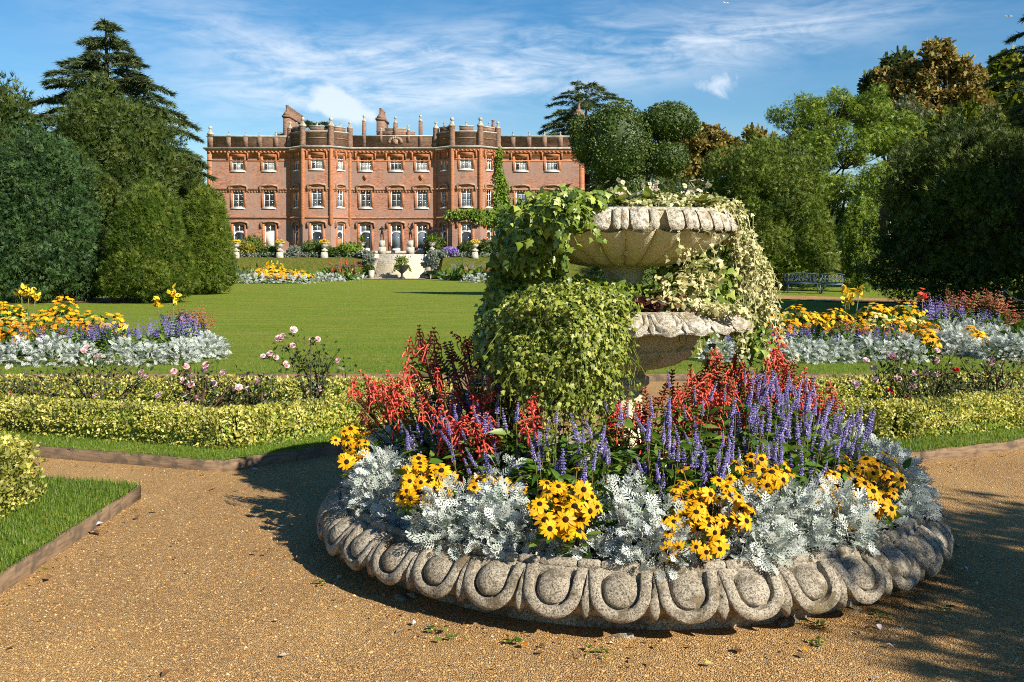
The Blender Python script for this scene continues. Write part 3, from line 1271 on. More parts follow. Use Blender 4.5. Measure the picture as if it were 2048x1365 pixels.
bp0, bp1 = bay_pts(BAYS[0]), bay_pts(BAYS[1])
parapet([(XL, HY + 16), (XL, HY), bp0[0]], ZC + .1, ZP)
parapet([bp0[3], bp1[0]], ZC + .1, ZP + .05)
parapet([bp1[3], (XR, HY), (XR, HY + 16)], ZC + .1, ZP)
for bp in (bp0, bp1):
    parapet(bp, ZC + .1, hz(266))
    for i in range(3):                                             # raised step in the middle of each face
        a, b = np.array(bp[i]), np.array(bp[i + 1])
        m, d, L = (a + b) / 2, unit(b - a), np.linalg.norm(b - a)
        q = min(.62, L * .27)
        hobj(sweep([tuple(m - d * q), tuple(m + d * q)], rect(-TH + .01, -.01, hz(266) + .002, hz(258))), 'merlon', M['brick_dark'])
        hobj(sweep([tuple(m - d * (q + .05)), tuple(m + d * (q + .05))], rect(-TH - .02, .05, hz(258) + .001, hz(258) + .09)), 'coping', M['coping'])
        hobj(sweep([tuple(m - d * (q + .2)), tuple(m + d * (q + .2))], rect(0.0, .05, hz(281), hz(279))), 'string_course', M['brick_dark'])
finm = G().lathe([(.16, 0), (.19, .05), (.19, .12), (.11, .20), (.08, .34), (.07, .42), (.13, .47), (.145, .55), (.12, .63), (.05, .69), (0.001, .70)], 10).mesh('finial', M['finial'], True, 50)
capm = G().lathe([(.30, 0), (.34, .06), (.34, .14), (.22, .24), (.14, .40), (.10, .52), (.17, .58), (.19, .68), (.16, .78), (.05, .86), (.001, .87)], 8).mesh('finial', M['finial'], True, 50)


def fin(x, y, z, s=1.0, big=False):
    link('finial', capm if big else finm, house, None, Matrix.Translation(Vector((x, y, z)) - Vector(HB)) @ Matrix.Scale(s, 4))


def pier(px, y, w, z0, ztop, s=1.0, big=False, mat=None):
    x = hx(px) if not isinstance(px, tuple) else px[0]
    hobj(G().box(x - w / 2, x + w / 2, y - .06, y + .28, z0, ztop), 'pier', mat or M['brick_dark'])
    fin(x, y + .06, ztop, s, big)


for px in (457, 491, 519, 552, 1026, 1058, 1089, 1121, 1150):
    pier(px, HY, .42, ZC + .12, hz(272) + .02, .52)
pier((XL + .25,), HY, .5, ZC + .12, hz(270), .95, True)
for px, top in ((728, 244), (841, 244)):
    pier(px, HY - .02, .34, ZC + .12, hz(top), .95)
for (px, top, s) in ((762, 266, .7), (817, 262, .75)):
    pier(px, HY - .02, .26, hz(285), hz(top), s)
for i, bp in enumerate((bp0, bp1)):
    for k in (0, 1, 2, 3):
        x, y = bp[k]
        c = G().lathe([(.27, ZC + .12), (.27, hz(258) - (0 if k in (1, 2) else -.02))], 8, (x, y))
        hobj(c, 'pier', M['brick_dark'])
        fin(x, y, hz(258), 1.0 if k in (1, 2) else .78, True)
    for k in range(3):
        a, b = np.array(bp[k]), np.array(bp[k + 1])
        m = (a + b) / 2
        fin(m[0], m[1] + .12, hz(258) + .09, .6)
    for k in (1, 2):                                               # orange brick strips on the corners of the bay
        x, y = bp[k]
        hobj(G().lathe([(.05, hz(448) - .25), (.20, hz(448)), (.20, ZC - .2)], 8, (x, y)), 'corner_pilaster', M['terracotta'])
    for k in (0, 3):
        x, y = bp[k]
        hobj(G().lathe([(.05, hz(448) - .25), (.16, hz(448)), (.16, ZC - .2)], 8, (x, y)), 'corner_pilaster', M['terracotta'])
for x in (XL, XR):
    hobj(G().box(x - .04, x + .40 if x < 0 else x + .04, HY - .03, HY + .2, ZG, ZC - .2) if x < 0 else G().box(x - .4, x + .04, HY - .03, HY + .2, ZG, ZC - .2), 'corner_pilaster', M['terracotta'])
gx = hx(791)                                                       # stepped gable with a carved crest over the middle
for (w, za, zb2) in ((1.75, hz(272) + .06, hz(264)), (.95, hz(264), hz(258))):
    hobj(G().box(gx - w, gx + w, HY + .002, HY + .33, za, zb2), 'gable', M['brick_dark'])
    hobj(G().box(gx - w - .06, gx + w + .06, HY - .05, HY + .36, zb2 + .001, zb2 + .07), 'coping', M['coping'])
pier(791, HY - .02, .40, hz(275), hz(247), .9)
crest = G()
for k in range(9):
    a = PI * k / 8
    crest.lathe([(.001, 0), (.13, .04), (.15, .15), (.09, .26), (.001, .3)], 6, (gx + .55 * math.cos(a), HY - .12))
crest.V = [v + np.array([0, 0, hz(287) + .35 * math.sin(PI * i / 8)]) for i, v in enumerate(crest.V)]
crest.plate([(gx - .22, hz(289)), (gx + .22, hz(289)), (gx + .26, hz(281)), (gx, hz(278)), (gx - .26, hz(281))], HY - .2, HY)
hobj(crest, 'carved_crest', M['hood'])
for px, py in ((731, 355), (843, 355)):                            # small carved shields on the wall
    x, z = hx(px), hz(py)
    hobj(G().plate([(x - .16, z + .2), (x + .16, z + .2), (x + .18, z), (x, z - .28), (x - .18, z)], HY - .12, HY + .01), 'carved_shield', M['terracotta'])
hobj(G().box(XL + .35, XR - .35, HY + .4, HY + 15.6, ZC - .1, ZC + .5), 'roof', M['slate'])
hobj(G().frustum((XL + hx(610)) / 2 + 2, HY + 6, ZC + .5, hz(267), 4.5, 4, 3.6, .4), 'roof', M['slate'])


def chimney(px0, w, depth, y, top, pots, name='chimney'):
    x = hx(px0) * (y / HY)
    zt = CAMZ + (HOR - top) * y / FPX
    c = hobj(G().box(x, x + w, y, y + depth, ZC, zt - 1.0).box(x - .1, x + w + .1, y - .1, y + depth + .1, zt - .999, zt - .8)
             .frustum(x + w / 2, y + depth / 2, zt - .799, zt - .45, w / 2 + .02, depth / 2 + .02, w * .3, depth / 2 - .1), name, M['brick_dark'])
    pm = G().lathe([(.20, 0), (.14, .25), (.13, .62), (.16, .66), (.16, .7)], 8).mesh('pot', M['brick_dark'], True, 40)
    for k in range(pots):
        link('pot', pm, c, None, Matrix.Translation(Vector((x + w / 2, y + depth * (k + .5) / pots, zt - .5)) - Vector(HB)))


chimney(566, .62, 7.5, HY + 3.5, 214, 9)
chimney(753, .75, 3.2, HY + 6, 220, 4)
chimney(981, .5, .9, HY + 9, 244, 2)
chimney(1150, .8, 1.6, HY + 6, 210, 2)
# lower wing half hidden behind the yews on the left
wx0, wx1, wy = hx(300), XL - .02, HY + 5.5
hobj(G().box(wx0, wx1, wy, wy + 8, ZG, hz(402)), 'wing_wall', M['brick'])
for k, (pa, pb, t) in enumerate(((352, 372, 388), (372, 392, 370), (392, 415, 352))):
    hobj(G().box(hx(pa) + .01, hx(pb), wy - .01 + k * .004, wy + .5, hz(402), hz(t)), 'wing_parapet', M['terracotta'])
    hobj(G().box(hx(pa), hx(pb) + .05, wy - .08, wy + .55, hz(t) + .001, hz(t) + .1), 'coping', M['coping'])
    fin((hx(pa) + hx(pb)) / 2, wy + .2, hz(t) + .1, .8)
hobj(G().plate([(XL - 1.9, hz(425)), (XL + 1.25, hz(446)), (XL + 1.25, hz(438)), (XL - 1.9, hz(416))], HY - .25, HY - .005), 'porch_gable', M['terracotta'])
# ------------------------------------------------------------------ trees
M['bark'] = plain('bark', (.085, .060, .042), .95, .1, .3, 7)
M['bark_grey'] = plain('grey_bark', (.15, .125, .10), .95, .1, .3, 7)
M['yew'] = leafmat('yew_foliage', [(0, (0.023, 0.042, 0.005)), (.5, (0.050, 0.079, 0.010)), (.85, (0.082, 0.112, 0.016)), (1, (0.116, 0.138, 0.027))], .22, .6, .3)
M['yew_warm'] = leafmat('clipped_yew_foliage', [(0, (0.040, 0.074, 0.006)), (.5, (0.081, 0.129, 0.009)), (.85, (0.123, 0.174, 0.017)), (1, (0.164, 0.185, 0.028))], .22, .6, .3)
M['fir'] = leafmat('blue_green_fir', [(0, (0.012, 0.037, 0.010)), (.5, (0.030, 0.070, 0.019)), (.85, (0.049, 0.099, 0.025)), (1, (0.075, 0.121, 0.028))], .2, .6, .3)
M['cedar'] = leafmat('cedar_needles', [(0, (0.040, 0.071, 0.028)), (.5, (0.094, 0.136, 0.052)), (.85, (0.149, 0.190, 0.075)), (1, (0.207, 0.230, 0.100))], .2, .6, .3)
M['robinia'] = leafmat('light_green_foliage', [(0, (0.081, 0.138, 0.010)), (.5, (0.161, 0.240, 0.020)), (.85, (0.230, 0.300, 0.032)), (1, (0.310, 0.348, 0.050))], .35, .5, .35)
M['willow'] = leafmat('grey_green_foliage', [(0, (.06, .085, .03)), (.6, (.115, .14, .06)), (1, (.18, .19, .10))], .3, .5, .35)
M['autumn'] = leafmat('autumn_foliage', [(0, (0.120, 0.078, 0.022)), (.4, (0.248, 0.168, 0.039)), (.7, (0.331, 0.235, 0.055)), (.88, (0.184, 0.202, 0.039)), (1, (0.414, 0.347, 0.110))], .3, .6, .25)
M['lime'] = leafmat('yellow_green_foliage', [(0, (0.084, 0.120, 0.008)), (.5, (0.168, 0.204, 0.015)), (1, (0.312, 0.300, 0.030))], .35, .5, .35)
M['wood'] = leafmat('far_woodland', [(0, (0.028, 0.050, 0.011)), (.6, (0.059, 0.087, 0.019)), (1, (0.119, 0.123, 0.031))], .2, .7, .2)


def core_mesh(g, c, r, seed, amp, freq, shrink=.8, cone=None, nu=22, nv=14):
    """solid lumpy heart so that no sky shows through a dense bush"""
    V, F = [], []
    for j in range(nv + 1):
        t = PI * j / nv
        for i in range(nu):
            a = 2 * PI * i / nu
            V.append((math.sin(t) * math.cos(a), math.sin(t) * math.sin(a), math.cos(t)))
    D = np.array(V)
    q = (1 + amp * lump(D, seed, freq)) * shrink
    P = shape(D, cone) * q[:, None] * np.array(r) + np.array(c)
    for j in range(nv):
        for i in range(nu):
            a, b = j * nu + i, j * nu + (i + 1) % nu
            F.append([a, a + nu, b + nu, b])
    g.add(P, F)


def shape(D, cone):
    """unit sphere direction to a point of the outline; cone narrows towards the top"""
    P = D.copy()
    if cone:
        h = (D[:, 2] + 1) / 2
        w = (1 - cone * h) * np.minimum(1, .72 + h * 3.0) if cone < .95 else (1.02 - h)
        s = np.linalg.norm(D[:, :2], axis=1, keepdims=True)
        flat = np.where(s > 1e-6, D[:, :2] / np.maximum(s, 1e-6), 0)
        rad = np.minimum(1, s * 1.35)
        P[:, :2] = flat * rad * w[:, None]
    return P


def puffs(D, m, seed):
    """rounded tufts all over a crown: how far each leaf lies from the heart of its tuft (0..1), a number per tuft, the way to the heart"""
    g = np.random.default_rng(seed)
    i = np.arange(m) + .5
    ph, zz = i * 2.39996, 1 - 2 * i / m
    C = unit(np.stack([np.cos(ph) * np.sqrt(1 - zz * zz), np.sin(ph) * np.sqrt(1 - zz * zz), zz], 1) + g.normal(size=(m, 3)) * (1.1 / math.sqrt(m)))
    S = D @ C.T
    k = S.argmax(1)
    ang = np.arccos(np.clip(S[np.arange(len(D)), k], -1, 1)) / (2.0 / math.sqrt(m))
    return np.clip(ang, 0, 1.6), g.random(m)[k], unit(D - C[k] + 1e-6)


def bush_pts(n, c, r, seed, amp=.1, freq=3, cone=None, depth=.22, fine=0.0, front=True, clumps=None):
    D = rvec(n)
    if front:                                    # spend most leaves on the side that can be seen
        v = unit(CAMP - np.array(c))
        flip = (D @ v < -.25) & (rng.random(n) < .75)
        D[flip] = D[flip] - 2 * (D[flip] @ v)[:, None] * v
    q = 1 + amp * lump(D, seed, freq)
    if fine:
        q = q + fine * lump(D, seed + 50, freq * 4)
    off = None
    if clumps:
        an, cr, off = puffs(D, clumps[0], seed + 7)
        q = q + clumps[1] * ((1 - an ** 2) + (cr - .5) * .8)
    q = q * (1 - depth * rng.random(n) ** 1.6 + .03)
    P = shape(D, cone) * q[:, None] * np.array(r) + np.array(c)
    N = unit(D / np.array(r))
    if off is not None:
        N = unit(N + off * .55 * np.minimum(1, an)[:, None])
        bush_pts.tint = cr
    return P, N


def trunk_mesh(path, r0, r1, n=8):
    m = len(path)
    return G().tube(path, np.linspace(r0, r1, m), n)


def bush(name, label, cat, c, r, mat, n, size, seed, amp=.1, freq=3, cone=None, group=None, up=.5, T=SPRAY, depth=.22, fine=.03, trunk=True, core=True, front=True, clumps=None):
    """a dense tree or shrub: leafy crown over a solid heart, on a short trunk"""
    base = np.array([c[0], c[1], c[2] - r[2] * (1.0 if r[2] > 1 else .95)])
    t = thing(name, label, cat, base, group)
    P, N = bush_pts(n, c, r, seed, amp, freq, cone, depth, fine, front, clumps)
    Dv = unit(N * .7 + np.array([0, 0, up]) + rng.normal(size=(n, 3)) * .55)
    Nn = unit(N + rng.normal(size=(n, 3)) * .45)
    R = frames(Dv, Nn)
    s = size * rng.uniform(.6, 1.35, n)
    V, F, rr = merged(T, P, R, s)
    if clumps:
        rr = .15 + .55 * np.repeat(np.tile(bush_pts.tint, len(T[1])) if len(T[1]) > 1 else bush_pts.tint, len(T[1][0])) + .3 * rr
    V = V - base
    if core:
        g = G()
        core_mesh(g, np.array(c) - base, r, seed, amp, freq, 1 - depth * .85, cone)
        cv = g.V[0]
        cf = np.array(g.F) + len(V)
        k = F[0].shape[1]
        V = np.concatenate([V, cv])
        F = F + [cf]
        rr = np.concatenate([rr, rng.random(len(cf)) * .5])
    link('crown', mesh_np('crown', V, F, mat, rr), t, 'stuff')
    if trunk:
        h = r[2] * 1.0
        trunk_mesh([(0, 0, -.1), (.02, .02, h * .4), (0, 0, h)], max(.03, .09 * r[0]), max(.02, .04 * r[0])).obj('trunk', M['bark'], t)
    return t


def limb(g, a, b, r0, r1, bend=.12, n=5, seg=5):
    a, b = np.array(a, float), np.array(b, float)
    L = np.linalg.norm(b - a)
    o = rng.normal(size=3) * L * bend
    P = [a + (b - a) * t + o * math.sin(PI * t) for t in np.linspace(0, 1, seg)]
    g.tube(P, np.linspace(r0, r1, seg), n, cap=False)
    return P


def tree(name, label, base, H, lobes, mat, leaf_n, leaf_s, bark='bark', T=QUAD, group=None, trunk_r=.35, droop=0.0, shell=.55):
    """broadleaved tree: trunk, limbs to every leafy lobe, leaves spread through the lobes with gaps between"""
    base = np.array(base, float)
    t = thing(name, label, 'tree', base, group)
    g = G()
    zs = min(l[2] for l in lobes) - base[2]
    fork = np.array([0, 0, max(1.0, zs * .75)])
    limb(g, (0, 0, -.2), fork, trunk_r, trunk_r * .75, .03, 8)
    Ps, Ns = [], []
    sub = []
    for l in lobes:                              # each lobe is a cluster of leafy sprays with gaps between
        sub.append((l[0], l[1], l[2], l[3] * .66, True))
        for d in rvec(8):
            q = l[3] * random.uniform(.62, .95)
            sub.append((l[0] + d[0] * q, l[1] + d[1] * q, l[2] + d[2] * q * .8, l[3] * random.uniform(.26, .46), False))
    lobes = sub
    vol = np.array([l[3] ** 2 for l in lobes])
    for l, m in zip(lobes, (leaf_n * vol / vol.sum()).astype(int)):
        c = np.array(l[:3])
        if l[4]:
            pth = limb(g, fork, c - base, trunk_r * .45, trunk_r * .1, .12)
        for k in range(4 if l[4] else 1):
            e = c - base + rvec(1)[0] * l[3] * (.8 if l[4] else .2) * np.array([1, 1, .7])
            limb(g, pth[3], e, trunk_r * .14, trunk_r * .03, .15, 4, 4)
        D = rvec(m)
        q = (1 + .22 * lump(D, random.randint(0, 9999), 3.5)) * (1 - shell * rng.random(m) ** 1.3)
        Ps.append(c + D * q[:, None] * l[3] * np.array([1, 1, .78]))
        Ns.append(D)
    g.obj('trunk', M[bark], t, True, 60)
    P, N = np.concatenate(Ps), np.concatenate(Ns)
    n = len(P)
    Dv = unit(N * .4 + np.array([0, 0, -.15 - droop]) + rng.normal(size=(n, 3)) * .6)
    R = frames(Dv, unit(N * .5 + np.array([0, 0, .8]) + rng.normal(size=(n, 3)) * .55))
    s = leaf_s * rng.uniform(.6, 1.4, n)
    V, F, rr = merged(T, P, R, s)
    link('crown', mesh_np('crown', V - base, F, mat, rr), t, 'stuff')
    return t


def cedar(name, label, base, H, spread, tiers, mat, seed, bare=.0, leaf_s=.5, per=26, group=None, prof=None, tip=.16):
    """cedar: straight trunk, tiers of long level branches with drooping ends, flat sprays of needles"""
    global rng
    keep = rng
    rng = np.random.default_rng(seed)
    base = np.array(base, float)
    t = thing(name, label, 'tree', base, group)
    g = G()
    g.tube([(0, 0, -.2), (0.1, 0, H * .5), (0, 0, H * .98)], [H * .028, H * .018, .04], 8)
    P, D = [], []
    for i in range(tiers):
        h = bare + (1 - bare) * (i + rng.random() * .7) / tiers
        z = H * h
        L = spread * (prof(h) if prof else (1.02 - h) ** .8)
        nb = 5 if h < .85 else 4
        a0 = rng.random() * 6.28
        for k in range(nb):
            a = a0 + 2 * PI * k / nb + rng.normal() * .25
            Lk = L * rng.uniform(.7, 1.12)
            if Lk < .3:
                continue
            u = np.array([math.cos(a), math.sin(a), 0])
            rise = rng.uniform(.22, .42)
            m = max(4, int(Lk / .8))
            ts = np.linspace(0, 1, m + 1)
            path = [np.array([0, 0, z]) + u * (Lk * q) + np.array([0, 0, Lk * (rise * q - (rise + tip) * q ** 2.2 + rise * .4 * q)]) for q in ts]
            g.tube(path, np.linspace(max(.03, H * .006 * (1.1 - h)), .012, m + 1), 4, cap=False)
            path = np.array(path)
            side = np.array([-u[1], u[0], 0])
            cnt = int(per * Lk)
            q = rng.random(cnt) ** .7 * .94 + .06
            idx = np.clip((q * m).astype(int), 0, m - 1)
            fr = q * m - idx
            pp = path[idx] * (1 - fr)[:, None] + path[idx + 1] * fr[:, None]
            w = Lk * .25 * np.sin(np.clip(q * 1.1 + .1, 0, 1) * PI) ** .7 * (1.0 - .35 * q)
            off = rng.uniform(-1, 1, cnt)
            pp = pp + side[None] * (off * w)[:, None] + np.stack([np.zeros(cnt), np.zeros(cnt), -.22 * np.abs(off) * w - rng.random(cnt) * .10 * (1 + Lk * .06)], 1)
            dd = u[None] * 1.0 + side[None] * (np.sign(off) * .75)[:, None] + np.stack([rng.normal(size=cnt) * .2, rng.normal(size=cnt) * .2, -.25 + rng.normal(size=cnt) * .3], 1)
            P.append(pp)
            D.append(dd)
    g.obj('trunk', M['bark'], t, True, 60)
    P, D = np.concatenate(P), unit(np.concatenate(D))
    n = len(P)
    R = frames(D, np.array([[0, 0, 1.0]]) + rng.normal(size=(n, 3)) * .45)
    V, F, rr = merged(SPRAY, P, R, leaf_s * rng.uniform(.6, 1.3, n))
    link('crown', mesh_np('crown', V, F, mat, rr), t, 'stuff')
    rng = keep
    return t


def gz(Y):
    return ZL if Y > 13.4 else 0.0


def tree_at(px, Y):
    return ((px - CXP) * Y / FPX, Y)


def zpx(py, Y):
    return CAMZ + (HOR - py) * Y / FPX


def bush_at(name, label, cat, px0, px1, top, Y, mat, n, size, seed, z0=None, **k):
    """a crown spanning two pixel columns with its top at a pixel row, standing at distance Y"""
    x0, x1 = (px0 - CXP) * Y / FPX, (px1 - CXP) * Y / FPX
    zt = zpx(top, Y)
    z0 = gz(Y) if z0 is None else z0
    r = (x1 - x0) / 2
    c = ((x0 + x1) / 2, Y, (z0 + zt) / 2)
    return bush(name, label, cat, c, (r, r * k.pop('deep', 1.0), (zt - z0) / 2), mat, n, size, seed, **k)


# left side
cedar('cedar_tree', 'tall cedar with level drooping branches rising above the dark yews on the left', (*tree_at(212, 56), 0), 15.3, 9.3, 20, M['cedar'], 21, .40, .46, 92,
      prof=lambda h: max(.03, (1.01 - h)) * 1.3, tip=.12)
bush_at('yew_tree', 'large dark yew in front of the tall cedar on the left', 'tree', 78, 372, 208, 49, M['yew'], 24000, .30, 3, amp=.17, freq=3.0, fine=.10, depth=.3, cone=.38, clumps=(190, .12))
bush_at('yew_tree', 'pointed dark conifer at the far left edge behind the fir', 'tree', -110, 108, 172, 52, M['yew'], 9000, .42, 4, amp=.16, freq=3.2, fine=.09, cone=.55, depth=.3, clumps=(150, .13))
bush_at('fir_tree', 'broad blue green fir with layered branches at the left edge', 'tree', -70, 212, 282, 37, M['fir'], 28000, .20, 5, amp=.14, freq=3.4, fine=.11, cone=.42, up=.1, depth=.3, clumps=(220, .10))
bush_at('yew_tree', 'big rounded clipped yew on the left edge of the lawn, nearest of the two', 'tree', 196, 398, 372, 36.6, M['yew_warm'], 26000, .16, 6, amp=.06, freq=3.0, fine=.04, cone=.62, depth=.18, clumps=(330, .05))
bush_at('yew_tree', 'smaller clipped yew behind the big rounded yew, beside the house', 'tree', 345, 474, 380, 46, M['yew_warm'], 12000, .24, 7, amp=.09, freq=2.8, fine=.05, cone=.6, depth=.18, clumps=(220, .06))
bush_at('yew_shrub', 'low dark shrub beside the gravel between fir and clipped yew', 'shrub', 118, 200, 545, 38.5, M['yew'], 3000, .2, 8, amp=.12, fine=.05)
bush_at('yew_tree', 'dark yew filling the gap between cedar and house', 'tree', 300, 420, 330, 60, M['yew'], 7000, .45, 9, amp=.15, fine=.06, cone=.4)
bush_at('round_tree', 'small dark blue green tree behind the low wing of the house', 'tree', 362, 408, 312, 112, M['fir'], 2500, .6, 10, amp=.15, fine=.06)
# behind the house
cedar('cedar_tree', 'cedar with flat tiers behind the right end of the house', (*tree_at(1172, 120), 0), 22.8, 10.5, 17, M['cedar'], 33, .42, .75, 36, prof=lambda h: (1.03 - h) ** .5 * 1.1, tip=.12)
cedar('cedar_tree', 'flat topped cedar just showing above the left bay of the house', (*tree_at(626, 122), 0), 18.8, 5.2, 9, M['cedar'], 35, .72, .8, 34, prof=lambda h: 1.0 - .5 * (h > .9), tip=.1)


def lobes_px(Y, L):
    return [((px - CXP) * (Y + dy) / FPX, Y + dy, zpx(py, Y), r * Y / FPX) for (px, py, r, dy) in L]


# right side
tree('broadleaf_tree', 'light green spreading tree with feathery leaves right of the lawn', (*tree_at(1650, 72), 0), 14,
     lobes_px(72, [(1590, 235, 62, 0), (1660, 215, 60, 1), (1735, 215, 62, 0), (1780, 270, 55, -1), (1560, 300, 52, 0), (1625, 310, 60, -2), (1700, 300, 66, -2),
                   (1690, 380, 60, -3), (1640, 390, 50, -2), (1745, 370, 50, -2), (1710, 450, 45, -3), (1545, 355, 42, 0), (1610, 450, 50, -2)]), M['robinia'], 36000, .32, group=None, droop=.25, T=SPRAY)
bush_at('weeping_tree', 'small weeping tree hanging between the benches and the dark yew', 'tree', 1686, 1752, 400, 49, M['robinia'], 8000, .22, 12, amp=.25, freq=4, fine=.08, up=-.7, depth=.4, core=True)
tree('chestnut_tree', 'tall autumn brown chestnut behind the light green tree', (*tree_at(1880, 92), 0), 20,
     lobes_px(92, [(1870, 130, 52, 0), (1920, 150, 50, 0), (1835, 165, 48, 1), (1800, 190, 42, 1), (1905, 205, 55, -1), (1860, 235, 58, -1), (1950, 215, 42, 0), (1925, 265, 50, -1), (1830, 260, 45, 0), (1885, 105, 36, 0), (1780, 150, 38, 2)]),
     M['autumn'], 24000, .34, shell=.9)
tree('broadleaf_tree', 'dark green tree at the left shoulder of the brown chestnut', (*tree_at(1775, 96), 0), 18,
     lobes_px(96, [(1790, 140, 40, 0), (1765, 175, 42, 0), (1800, 205, 50, 1), (1750, 215, 45, 1), (1790, 270, 60, 1)]), M['wood'], 6000, .62)
tree('willow_tree', 'grey green loose tree between the light green tree and the chestnut', (*tree_at(1840, 80), 0), 12,
     lobes_px(80, [(1815, 240, 48, 0), (1845, 270, 50, 0), (1800, 300, 52, 0), (1850, 330, 60, 0), (1800, 370, 60, 0)]), M['willow'], 6500, .5, T=SPRAY, droop=.3)
tree('broadleaf_tree', 'bright green tree above the big dark yew on the right', (*tree_at(1925, 62), 0), 9,
     lobes_px(62, [(1925, 235, 42, 0), (1895, 265, 40, 0), (1965, 265, 42, 0), (1930, 300, 55, 0), (2000, 290, 50, 0), (1880, 330, 60, 0), (1960, 350, 70, 0)]), M['lime'], 6500, .40)
tree('broadleaf_tree', 'yellow green tree at the right edge behind the cedar', (*tree_at(2030, 100), 0), 20,
     lobes_px(100, [(2010, 150, 45, 0), (2055, 140, 60, 0), (1985, 190, 45, 0), (2045, 215, 70, 0), (1975, 240, 40, 0), (2050, 300, 80, 0)]), M['lime'], 6000, .62)
tree('chestnut_tree', 'russet tree behind the topiary', (*tree_at(1425, 95), 0), 12,
     lobes_px(95, [(1400, 280, 38, 0), (1440, 285, 40, 0), (1365, 300, 38, 0), (1420, 325, 50, 0), (1370, 345, 45, 0), (1465, 320, 38, 0)]), M['autumn'], 11000, .38, shell=.5)
tree('chestnut_tree', 'distant pinkish brown tree left of the light green tree', (*tree_at(1508, 130), 0), 17,
     lobes_px(130, [(1510, 275, 26, 0), (1495, 300, 26, 0), (1530, 295, 30, 0), (1505, 325, 36, 0)]), M['autumn'], 2500, .6)
bush_at('yew_tree', 'broad dark yew behind the blue benches', 'tree', 1392, 1664, 292, 54, M['yew_warm'], 34000, .23, 13, amp=.12, freq=3.2, fine=.07, cone=.3, depth=.26, clumps=(230, .10))
bush_at('yew_tree', 'low dark yew between the topiary and the broad yew', 'tree', 1165, 1455, 352, 60, M['yew'], 11000, .30, 14, amp=.12, freq=2.6, fine=.05)
bush_at('yew_tree', 'huge dark yew in shade at the right edge', 'tree', 1742, 2125, 258, 32.5, M['yew'], 36000, .20, 15, amp=.17, freq=3.2, fine=.07, cone=.45, depth=.3, clumps=(200, .12))
cedar('cedar_tree', 'cedar reaching in from the right edge above the dark yew', (30.5, 52, 0), 18.5, 7.2, 22, M['cedar'], 41, .25, .46, 62, prof=lambda h: (1.03 - h) ** .55 * 1.15, tip=.14)
# two trees out of the frame on the right, whose shade falls on the yew and on the gravel
tree('broadleaf_tree', 'dense tree beyond the right edge that shades the huge dark yew', (25.5, 19.5, 0), 14,
     [(25, 19, 9.5, 4.2), (22.8, 22, 9.0, 3.6), (28, 17, 10, 4.2), (25, 20, 6.0, 4.2), (21.5, 20.5, 5.5, 3.2), (29, 21, 6, 4)], M['wood'], 9000, .75)
bush('yew_tree', 'clipped yew beyond the right edge that shades the gravel', 'tree', (6.8, 1.3, 1.88), (2.72, 2.55, 1.92), M['yew'], 7000, .26, 16, amp=.12, fine=.08, cone=.35, depth=.3, front=False)
# wood on the horizon
P, N = [], []
for a in np.linspace(-75, 80, 64):
    R0 = 205 + rng.uniform(-15, 15)
    h = rng.uniform(8, 12)
    c = np.array([R0 * math.sin(math.radians(a)), R0 * math.cos(math.radians(a)), h * .45])
    D = rvec(420)
    D[:, 2] = np.abs(D[:, 2])
    P.append(c + D * np.array([8, 4, h * .6]) * (1 + .15 * lump(D, int(a * 7) + 999, 3))[:, None])
    N.append(D)
P, N = np.concatenate(P), np.concatenate(N)
o = stuff_mesh('distant_woodland', QUAD, P, frames(unit(N + rng.normal(size=N.shape) * .6), unit(N + rng.normal(size=N.shape) * .3)), rng.uniform(1.2, 2.6, len(P)), M['wood'])
o['label'] = 'dark band of distant woodland behind house and garden'

# ------------------------------------------------------------------ topiary behind the fountain
M['topiary'] = leafmat('topiary_leaves', [(0, (0.024, 0.048, 0.007)), (.45, (0.050, 0.089, 0.012)), (.8, (0.095, 0.137, 0.021)), (1, (0.190, 0.226, 0.047))], .2, .48, .4)
TY = 40.0


def topiary():
    base = np.array([(1262 - CXP) * TY / FPX, TY, ZL])
    t = thing('topiary_bush', 'clipped topiary of several leafy balls rising behind the stone urn', 'topiary', base)
    blobs = [(1238, 292, 68, 84, 0), (1172, 285, 30, 44, .1), (1158, 256, 22, 24, 0), (1336, 246, 58, 40, .1), (1378, 258, 22, 16, .1), (1330, 318, 46, 36, 0),
             (1255, 372, 42, 40, .1), (1262, 405, 62, 44, .3), (1268, 470, 90, 80, .2), (1268, 590, 100, 70, .2)]
    for (px, py, rx, rz, dy) in blobs:
        s = TY / FPX
        c = np.array([(px - CXP) * (TY + dy) / FPX, TY + dy, zpx(py, TY)])
        r = np.array([rx * s, rx * s * .9, rz * s])
        n = int(6500 * (rx * rz) / (68 * 84) + 300)
        P, Nn = bush_pts(n, c, r, px, .08, 3, None, .12, .04, True, (110, .05))
        R = frames(unit(Nn * .35 + np.array([0, 0, .2]) + rng.normal(size=(n, 3)) * .7), unit(Nn + rng.normal(size=(n, 3)) * .45))
        V, F, rr = merged(LOW, P, R, rng.uniform(.07, .12, n))
        g = G()
        core_mesh(g, c, r, px, .05, 3, .93)
        V2 = np.concatenate([V, g.V[0]]) - base
        F2 = F + [np.array(g.F) + len(V)]
        link('leafy_ball', mesh_np('leafy_ball', V2, F2, M['topiary'], np.concatenate([rr, rng.random(len(g.F)) * .3])), t, 'stuff')
    g = G()
    for k in range(9):
        limb(g, (rng.normal() * .1, rng.normal() * .1, .0), (rng.normal() * 1.0 + .2, rng.normal() * .4, 5.2), .10, .04, .05)
    g.obj('stem', M['bark_grey'], t)


topiary()

